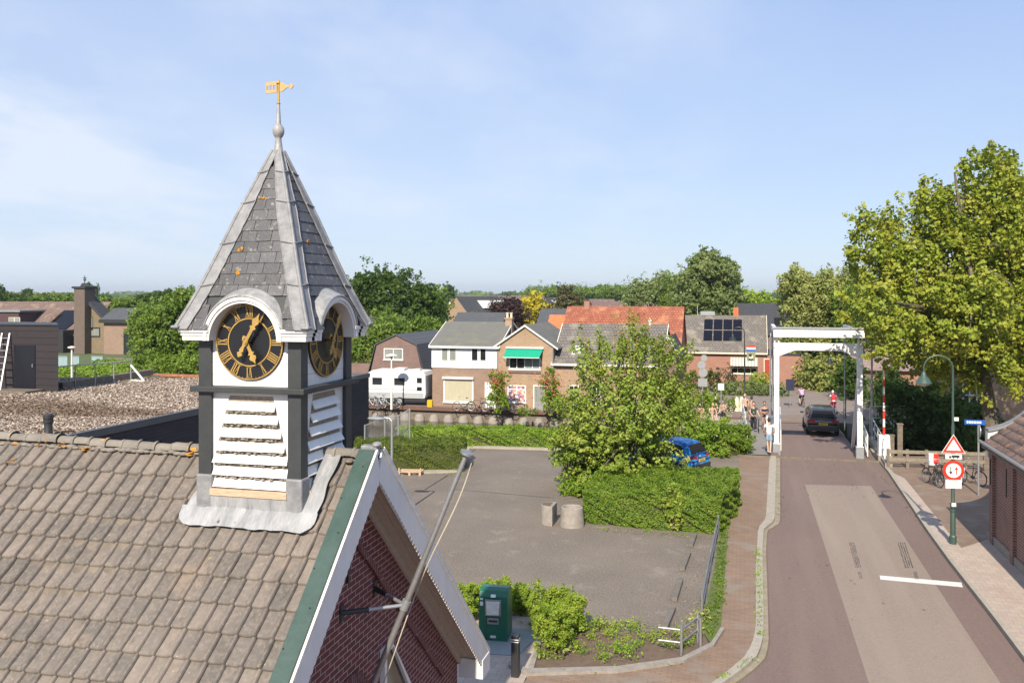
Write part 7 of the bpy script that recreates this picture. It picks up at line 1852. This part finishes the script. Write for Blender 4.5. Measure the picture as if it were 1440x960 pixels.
for px,rz,sk,hr_,tp,lb in ((986,2.8,'skintan','hairdark',None,'bare chested boy seated at the left of the quayside group'),(1001,-2.7,'skin','hairblond',None,'fair bare chested boy seated in the middle of the quayside group'),(1010,2.5,'skin','hairdark','greencloth','child in dark green shirt seated beside the standing boy')):
    x,y=G(px,591); person(lb,(x,y,-.03),rz,sit,skin=sk,hair=hr_,top=tp,bottom='blackcloth',scale=1.0,group=gK)
# cyclists
ride=dict(pel=(0,-.18,1.0),hpl=(-.09,-.16,.98),hpr=(.09,-.16,.98),kl=(-.12,.18,.74),al=(-.12,.03,.30),tl=(-.12,.17,.27),kr=(.12,.12,.92 if False else .86),ar=(.12,-.06,.46),tr=(.12,.08,.44),**ridearm)
RAD0=dict(RAD)
x,y=G(1127.5,573,-.1); make_bike('bicycle ridden by the woman in the lilac top beyond the bridge',(x,y,-.1),.15,MT['bikeblack'],0,basket=False)
person('woman in lilac top and black shorts cycling away beyond the bridge',(x,y,-.1),.15,ride,hair='hairdark',top='lilac',bottom='blackcloth',sleeve=False,scale=1.0)
x,y=G(1172,583,-.1); make_bike('bicycle ridden by the cyclist in front of the grey car',(x,y,-.1),.05,MT['bikeblue'],0)
person('grey haired cyclist in a white shirt riding ahead of the grey car',(x,y,-.1),.05,ride,hair='hairgrey',top='whitecloth',bottom='redcloth',legs='long',scale=1.0)
t=thing('backpack','red backpack worn by the grey haired cyclist','backpack',(x,y-.12,1.13),.05); m=MB(); m.ball((0,0,0),.24,12,(.85,.5,1.2)); m.build('bag_body',MT['redcloth'],t,w=False,smooth='all'); m=MB(); m.box(-.15,-.125,-.15,.15,-.105,-.02); m.build('pocket',MT['redcloth'],t,w=False)
# blue waste bin / small sign beyond the bridge
x,y=G(1111,573); t=thing('blue_sign','small dark blue sign on a thin pole beyond the bridge portal','sign',(x,y,0)); m=MB(); m.tube([(x,y,0),(x,y,2.0)],.04,6); m.build('pole',MT['galv'],t); m=MB(); m.box(x-.3,y-.06,1.3,x+.3,y-.02,2.15); m.build('plate',MT['navy'],t)
# moored boat at the right
x,y=G(1352,628,-.9); t=thing('moored_boat','moored boat with a teal cover behind the post and rail fence','boat',(x,y+2.5,-.95),.0)
m=MB(); m.hexa([(-2.0,-.6,-.2),(1.6,-.6,-.2),(1.6,.6,-.2),(-2.0,.6,-.2),(-2.5,-.9,.6),(2.0,-.9,.6),(2.0,.9,.6),(-2.5,.9,.6)]); m.build('hull',MT['dark'],t,w=False,bevel=.1); m=MB(); m.hexa([(-2.3,-.85,.605),(1.9,-.85,.605),(1.9,.85,.605),(-2.3,.85,.605),(-2.1,-.25,.95),(1.8,-.25,.95),(1.8,.25,.95),(-2.1,.25,.95)]); m.build('cover',M('teal_cloth',(.10,.30,.28),.7,.1),t,w=False)
# ================================================================= TREES
def E(px,py,Y,rx,ry,rz_=None):
    """ellipsoid centred on a picture direction at depth Y, radii in pixels"""
    x,y=AT(px,Y); w=W(Y); return (x,y,ZY(py,Y),rx*w,(rx if rz_ is None else rz_)*w,ry*w)
# car park maple
Y=38.; x,y=AT(878,Y)
tree('car_park_tree','multi stemmed green tree with yellow brown shoots growing in the car park',x,y,[E(880,570,Y,88,48),E(820,590,Y,46,48),E(938,560,Y,45,42),E(862,640,Y,76,48),E(890,612,Y-1,60,50),E(840,508,Y,50,34),E(920,500,Y,50,32),E(890,480,Y,26,24),E(808,620,Y,34,40),E(958,578,Y,34,26)],MT['maple'],.115,560,60,.34,.16,5,limbs=40,shell=.25,spray=1.0,forkz=1.0)
# its sparse top shoots
t=thing('top_shoots','yellow brown shoots at the top of the car park tree','branches',(x,y,3)) if False else None
P=[];r=random.Random(4); m=MB()
tr0=[o for o in bpy.data.objects if o.name=='car_park_tree'][0]
for (px,py) in ((868,440),(885,432),(900,440),(915,445),(878,462),(895,470),(910,460),(925,470),(860,470),(940,480),(950,500),(830,500),(815,470),(965,535),(985,545),(795,560)):
    a=Vector((*AT(px+r.uniform(-3,3),Y+r.uniform(-.8,.8)),ZY(py,Y))); base=Vector((*AT(890+(px-890)*.45,Y),ZY(max(py+60,530),Y)))
    m.tube([base,base.lerp(a,.55)+Vector((r.uniform(-.08,.08),0,.05)),a],[.022,.013,.005],5)
    for k in range(70):
        u=r.random()**.7; q=base.lerp(a,.35+.65*u); P.append((q.x+r.gauss(0,.13),q.y+r.gauss(0,.13),q.z+r.gauss(0,.10)))
m.build('young_branches',M('yellow_twig',(.42,.25,.08),.8,.15),tr0); leaf_mesh('young_leaves',np.array(P),.09,MT['mapletop'],tr0,3)
x,y=G(812,700); bush('shrub','low bright green undergrowth at the left end of the large hedge',x,y+.6,.9,.7,.75,MT['hedge2'],.07,90,50,.2,61)
x,y=G(835,690); bush('shrub','dark leafy suckers at the foot of the car park tree',x,y+.8,1.7,1.0,2.2,MT['hedge'],.10,200,60,.32,62)
x,y=G(796,692); bush('sapling','thin dark sapling at the edge of the car park tree',x,y,.3,.3,1.6,MT['darktree'],.08,14,12,.14,63,cat='sapling')
x,y=G(945,748); bush('shrub','taller self seeded shoot growing out of the front of the large hedge',x,y+.2,.32,.3,1.75,MT['maple'],.10,40,40,.18,64)
x,y=G(925,683); bush('tall_grass','tuft of tall dry grass rising behind the large hedge',x,y,1.0,.5,1.9,MT['willow'],.09,60,50,.25,65,cat='grass',aspect=4)
# pink flowering shrub and neighbours
x,y=G(965,646); t=bush('flowering_shrub','pink blossoming shrub behind the blue car',x,y+1.2,2.1,1.4,2.3,MT['hedge2'],.10,220,60,.32,66)
g=np.random.default_rng(3); P=[]; w=W(48)
for k in range(60):
    c=AT(985+g.normal()*32,47.5+g.normal()*.8); z=2.1+g.normal()*.55; P.append(g.normal(size=(16,3))*.13+[c[0],c[1],max(.5,z-.25)])
leaf_mesh('blossom',np.concatenate(P),.065,MT['pink'],t,5)
x,y=G(1028,640); bush('shrub','rounded dark green shrub beside the white bridge railing',x,y+.8,1.1,.9,1.6,MT['hedge'],.08,110,60,.26,67)
x,y=G(1000,642); bush('shrub','light green shrub between the pink blossom and the rounded shrub',x,y+.4,.8,.7,1.3,MT['hedge2'],.08,80,60,.24,68)
# red flowering climbers on the far quay
for (px,py,h,lb) in ((702,580,3.1,'red flowering shrub between the white door and the poster window'),(774,583,3.3,'red flowering shrub at the right corner of the gabled house')):
    x,y=G(px,py); t=bush('flowering_shrub',lb,x,y-.2 if px<750 else y,.75,.5,h,MT['hedge2'],.11,80,45,.3,px)
    g=np.random.default_rng(px); P=g.normal(size=(260,3))*[.5,.35,.55]+[x,y-.4,h*.72]; leaf_mesh('blossom',P,.13,MT['red'],t,6)
x,y=G(740,584); bush('shrub','low pale shrub at the water edge below the poster window',x,y,.8,.3,.6,MT['midtree'],.1,20,30,.25,71)
# far footpath greenery
for (px,py,rx,h,mt,lb) in ((1012,578,1.6,1.5,'midtree','green shrub behind the small square white sign'),(985,585,1.3,1.4,'hedge2','green shrub right of the seated children'),(962,590,1.6,1.9,'midtree','leafy shrub left of the seated children'),
   (985,550,1.8,2.0,'midtree','green shrub at the left corner of the solar panel house'),(1012,552,1.8,2.2,'conifer','brownish shrub beneath the brick wall of the solar panel house'),(1062,552,1.5,1.7,'yellowgreen','bright green rounded shrub before the striped awning'),(1040,556,1.9,1.2,'greytree','grey green low shrub beside the banner lamp'),(1083,557,1.8,1.0,'greytree','grey green low planting before the red door')):
    x,y=G(px,py); bush('shrub',lb,x,y+.6,rx,1.0,h,MT[mt],.13,50,45,.38,px+py)
# plane tree, right
Y=46.; x,y=AT(1400,Y)
tree('plane_tree','huge yellow green plane tree rising at the right edge',x,y,[E(1330,380,Y,95,90,80),E(1400,330,Y,75,95,80),E(1440,420,Y,110,110,90),E(1270,405,Y,70,75),E(1395,245,Y,42,42),E(1320,300,Y,50,45),E(1300,470,Y,80,55),E(1400,480,Y,80,50),E(1230,350,Y,38,50),E(1480,320,Y,90,90),E(1350,450,Y-3,80,60),E(1226,440,Y-4,38,45),E(1400,525,Y-1,60,35),E(1330,520,Y,50,30),E(1250,480,Y-3,40,35)],MT['plane'],.19,1500,66,.62,.34,11,bark=MT['barkpale'],limbs=70,shell=.3,lean=(-.8,0),forkz=5.6,spray=1.1)
# dark trees under it, over the canal
for i,(px,py,YY,rx,ry,lb) in enumerate(((1275,590,55,42,62,'dark shaded tree over the canal right of the striped barrier'),(1325,590,54,45,70,'dark shaded tree behind the road signs'),(1250,560,66,32,45,'dark green tree behind the signal mast'),(1370,600,57,35,40,'dark shrub below the white sash window'))):
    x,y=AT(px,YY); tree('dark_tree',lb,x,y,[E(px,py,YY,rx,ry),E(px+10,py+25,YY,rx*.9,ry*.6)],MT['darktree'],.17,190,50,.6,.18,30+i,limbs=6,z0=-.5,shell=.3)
# willow beyond the bridge
Y=84; x,y=AT(1140,Y)
tree('willow','tall grey green willow beyond the bridge portal',x,y,[E(1150,430,Y,52,50),E(1135,480,Y,35,60),E(1175,490,Y,42,60),E(1160,535,Y-3,46,32),E(1190,420,Y,34,42),E(1118,412,Y,26,34)],MT['willow'],.17,800,70,.8,.4,17,limbs=16,aspect=2.8,shell=.3,flat=1.3)
x,y=AT(1205,80); tree('tree','mid green tree between the willow and the plane tree',x,y,[E(1205,455,80,28,60)],MT['midtree'],.2,160,50,.8,.25,18)
# right of portal dark understorey
for i,(px,py,YY,rx,ry,lb) in enumerate(((1120,553,92,30,16,'dark shrubbery behind the woman cyclist'),(1165,548,78,26,22,'bamboo like shrubbery seen through the bridge portal'),(1195,545,72,22,28,'dark shrub behind the black swan neck lamp'))):
    x,y=AT(px,YY); bush('shrub',lb,x,y,rx*W(YY),1.8,ry*2*W(YY),MT['darktree'] if i!=1 else MT['willow'],.2,90,50,.6,80+i)
# fence / wall behind the black lamp
A=AT(1175,76); B=AT(1225,74); m=MB(); m.bar((A[0],A[1],.9),(B[0],B[1],.9),.1,1.8); tag(m.build('board_fence',MT['oldwood']),'dark board fence behind the black lamp beyond the bridge','fence')
# background trees
def bt(lb,px,Y,ells,mat,leaf,nc,per,cr,seed,name='tree',**k):
    x,y=AT(px,Y); return tree(name,lb,x,y,[E(a,b,Y,c,d_) for a,b,c,d_ in ells],MT[mat],leaf,nc,per,cr,.35,seed,limbs=6,**k)
bt('large dark green tree right of the clock turret',535,112,[(540,425,58,48),(500,440,50,52),(590,450,42,42),(545,470,60,30),(610,455,22,25)],'darktree',.33,700,60,1.1,41,'oak_tree',shell=.4)
bt('lighter green tree at the right shoulder of the dark oak',600,118,[(605,430,26,26),(585,425,20,22)],'midtree',.3,120,50,1.0,42)
bt('pale green trees low behind the barn',575,92,[(565,475,42,22),(600,468,28,18),(545,462,25,20)],'midtree',.25,220,50,.9,43)
bt('bush with white blossom left of the barn',520,86,[(515,505,26,38),(545,470,22,18)],'midtree',.22,200,50,.8,44,'blossoming_shrub')
bt('big bright green tree left of the clock turret',262,84,[(255,455,45,42),(235,490,42,38),(275,500,35,40),(215,475,25,30),(270,430,22,22)],'midtree',.24,560,60,.95,45)
bt('dark green shrubs at the foot of the bright tree',245,80,[(240,518,38,18),(275,515,25,20)],'hedge',.18,160,50,.7,46,'shrub')
bt('round green tree behind the annex building',205,105,[(212,455,20,20),(200,465,14,20)],'midtree',.28,170,50,1,47)
bt('green tree behind the brick chimney',165,140,[(165,436,34,14),(135,432,20,10),(192,436,18,12)],'midtree',.3,280,50,.8,48)
bt('tall round green tree on the horizon left of the turret',232,190,[(228,421,20,10),(250,424,18,10),(207,424,20,7)],'darktree',.4,190,50,1.1,49)
bt('small copper beech with dark purple leaves',716,135,[(715,440,22,18),(702,447,14,14),(728,446,14,12)],'purple',.3,170,50,1.1,50,'copper_beech')
bt('golden yellow tree behind the slate roofs',755,150,[(752,432,16,14),(765,440,20,10),(745,442,12,12)],'yellow',.34,160,50,1.1,51,'golden_tree')
bt('brownish green conifer behind the orange roof',800,125,[(802,430,22,16),(797,415,10,12),(790,442,28,12)],'conifer',.3,190,50,1.0,52,'conifer')
bt('tall grey green weeping tree behind the solar panel house',995,118,[(998,385,34,30),(985,415,38,36),(1015,425,28,38),(1000,445,36,25),(1020,395,18,30)],'greytree',.27,620,60,1.1,53,'weeping_tree',aspect=2.4)
bt('bright green tree left of the weeping tree',960,130,[(958,415,22,28),(950,435,20,20)],'midtree',.32,190,50,1.2,54)
bt('airy grey green trees left of the weeping tree',915,165,[(905,412,22,16),(930,405,22,18),(890,418,14,12),(940,418,18,20)],'greytree',.38,230,40,1.6,55)
bt('small upright tree on the horizon right of the dark oak',630,300,[(630,411,7,9)],'darktree',.6,40,50,1.6,56)
bt('green shrub before the terraced brick gable',662,150,[(665,452,14,9),(650,458,12,8)],'midtree',.3,70,50,1,57,'shrub')
bt('light green tree at the right end of the horizon gap',1052,160,[(1045,422,22,10),(1070,424,22,9)],'yellowgreen',.4,110,40,1.4,58)
bt('poplars on the horizon right of the chimney',128,300,[(124,407,3,9),(130,408,3,9),(136,409,3,8)],'darktree',.4,80,40,.6,59,'poplar')
for i,(px,w_,h_,Y,lb) in enumerate(((770,38,8,420,'dense green tree mass behind the golden tree'),(825,42,9,400,'broad green tree mass behind the red roofs'),(865,26,7,380,'green tree mass left of the airy trees'))):
    bt(lb,px,Y,[(px,412,w_,h_),(px+12,416,w_*.8,h_*.7)],'midtree',.6,300,50,2.0,60+i,'tree_group')
bt('dark tree at the far left edge of the horizon',6,170,[(3,415,10,14),(18,424,16,8)],'darktree',.35,100,40,.8,64)
bt('small round tree on the horizon left of the chimney',40,260,[(38,413,7,7),(40,421,12,6)],'darktree',.4,70,40,.7,65)
bt('green trees between the far houses at the left',75,200,[(70,421,28,7),(100,422,20,8)],'midtree',.35,170,40,.8,66)
# far woods along the horizon
def woods(name,x0,x1,Y,top,seed,mat,n):
    g=np.random.default_rng(seed); A=AT(x0,Y); B=AT(x1,Y); P=[]
    k=int(n)
    t=g.random(k); hgt=ZY(415-top,Y); prof=(.62+.38*np.sin(t*37+seed)*np.sin(t*91+2*seed)+.15*np.sin(t*230))
    z=g.random(k)**.7*hgt*np.clip(prof,.25,1.1)
    xx=A[0]+(B[0]-A[0])*t; yy=A[1]+(B[1]-A[1])*t+g.normal(size=k)*Y*.015
    o=leaf_mesh(name,np.stack([xx,yy,z],1),Y*.0055,mat,None,seed); tag(o,None,None,None,'stuff')
for i,(Y,top,n) in enumerate(((420,.4,24000),(700,1.3,22000),(1300,2.0,22000),(2300,3.2,20000))):
    woods('far_woods',-250,1700,Y,top,i+3,MT['midtree'] if i%2 else MT['darktree'],n)
# garden hedges at the left behind the gravel roof
for (px0,px1,py,h,lb) in ((82,178,537,1.1,'front green hedge row beyond the gravel roof'),(82,172,529,1.0,'second green hedge row beyond the gravel roof'),(128,185,523,1.2,'third green hedge row towards the driveway')):
    A,B=G(px0,py),G(px1,py); hedge('hedge',lb,[A,B,(B[0],B[1]+2.2),(A[0],A[1]+2.2)],h,MT['hedge2'],.16,90,px0+py,group='garden hedges beyond the gravel roof')
slab('driveway',[(150,522),(285,524),(285,505),(150,503)],MT['klinker3'],-.05,.05)

# thin summer haze: one even box of air round the whole scene
mh=bpy.data.materials.new('haze'); mh.use_nodes=True; nt=mh.node_tree; nt.nodes.clear()
out=nt.nodes.new('ShaderNodeOutputMaterial'); pv=nt.nodes.new('ShaderNodeVolumePrincipled'); pv.inputs['Density'].default_value=.00016; pv.inputs['Color'].default_value=(.85,.92,1,1); pv.inputs['Anisotropy'].default_value=.3
nt.links.new(pv.outputs[0],out.inputs['Volume'])
m=MB(); m.box(-6100,-70,-4,6100,5600,60); o=m.build('haze',mh); tag(o,None,None,None,'stuff')

# litter: small leaves blown over road and car park, pebbles and dirt along the edges
def litter(name,polys,n,size,mat,seed):
    g=np.random.default_rng(seed); P=[]
    for (a,b,w_,z,k) in polys:
        A=np.array(G(*a)); B=np.array(G(*b)); t=g.random(k); q=A[None]+(B-A)[None]*t[:,None]+g.normal(size=(k,2))*w_
        P.append(np.column_stack([q,np.full(k,z)]))
    P=np.concatenate(P); nb=np.tile([0,0,3.0],(len(P),1)); o=leaf_mesh(name,P,size,mat,None,seed,nb); tag(o,None,None,None,'stuff')
litter('fallen_leaves',[((1110,680),(1240,690),1.2,-.085,70),((1100,760),(1250,900),1.5,-.085,25),((1095,650),(1230,660),.8,-.085,90),((1240,660),(1340,780),.25,-.082,120),((1098,690),(1098,730),.08,-.075,25)],0,.055,M('dry_leaf',(.12,.08,.05),.9,.3),4)
litter('litter',[((820,875),(980,886),.18,.012,500),((640,800),(800,866),.3,.012,120),((700,690),(900,850),2.5,.012,260),((560,662),(650,666),.15,.012,160),((840,745),(1010,758),.12,.012,300),((985,770),(960,870),.25,.012,160)],0,.045,M('pale_debris',(.36,.30,.20),.9,.3),5)
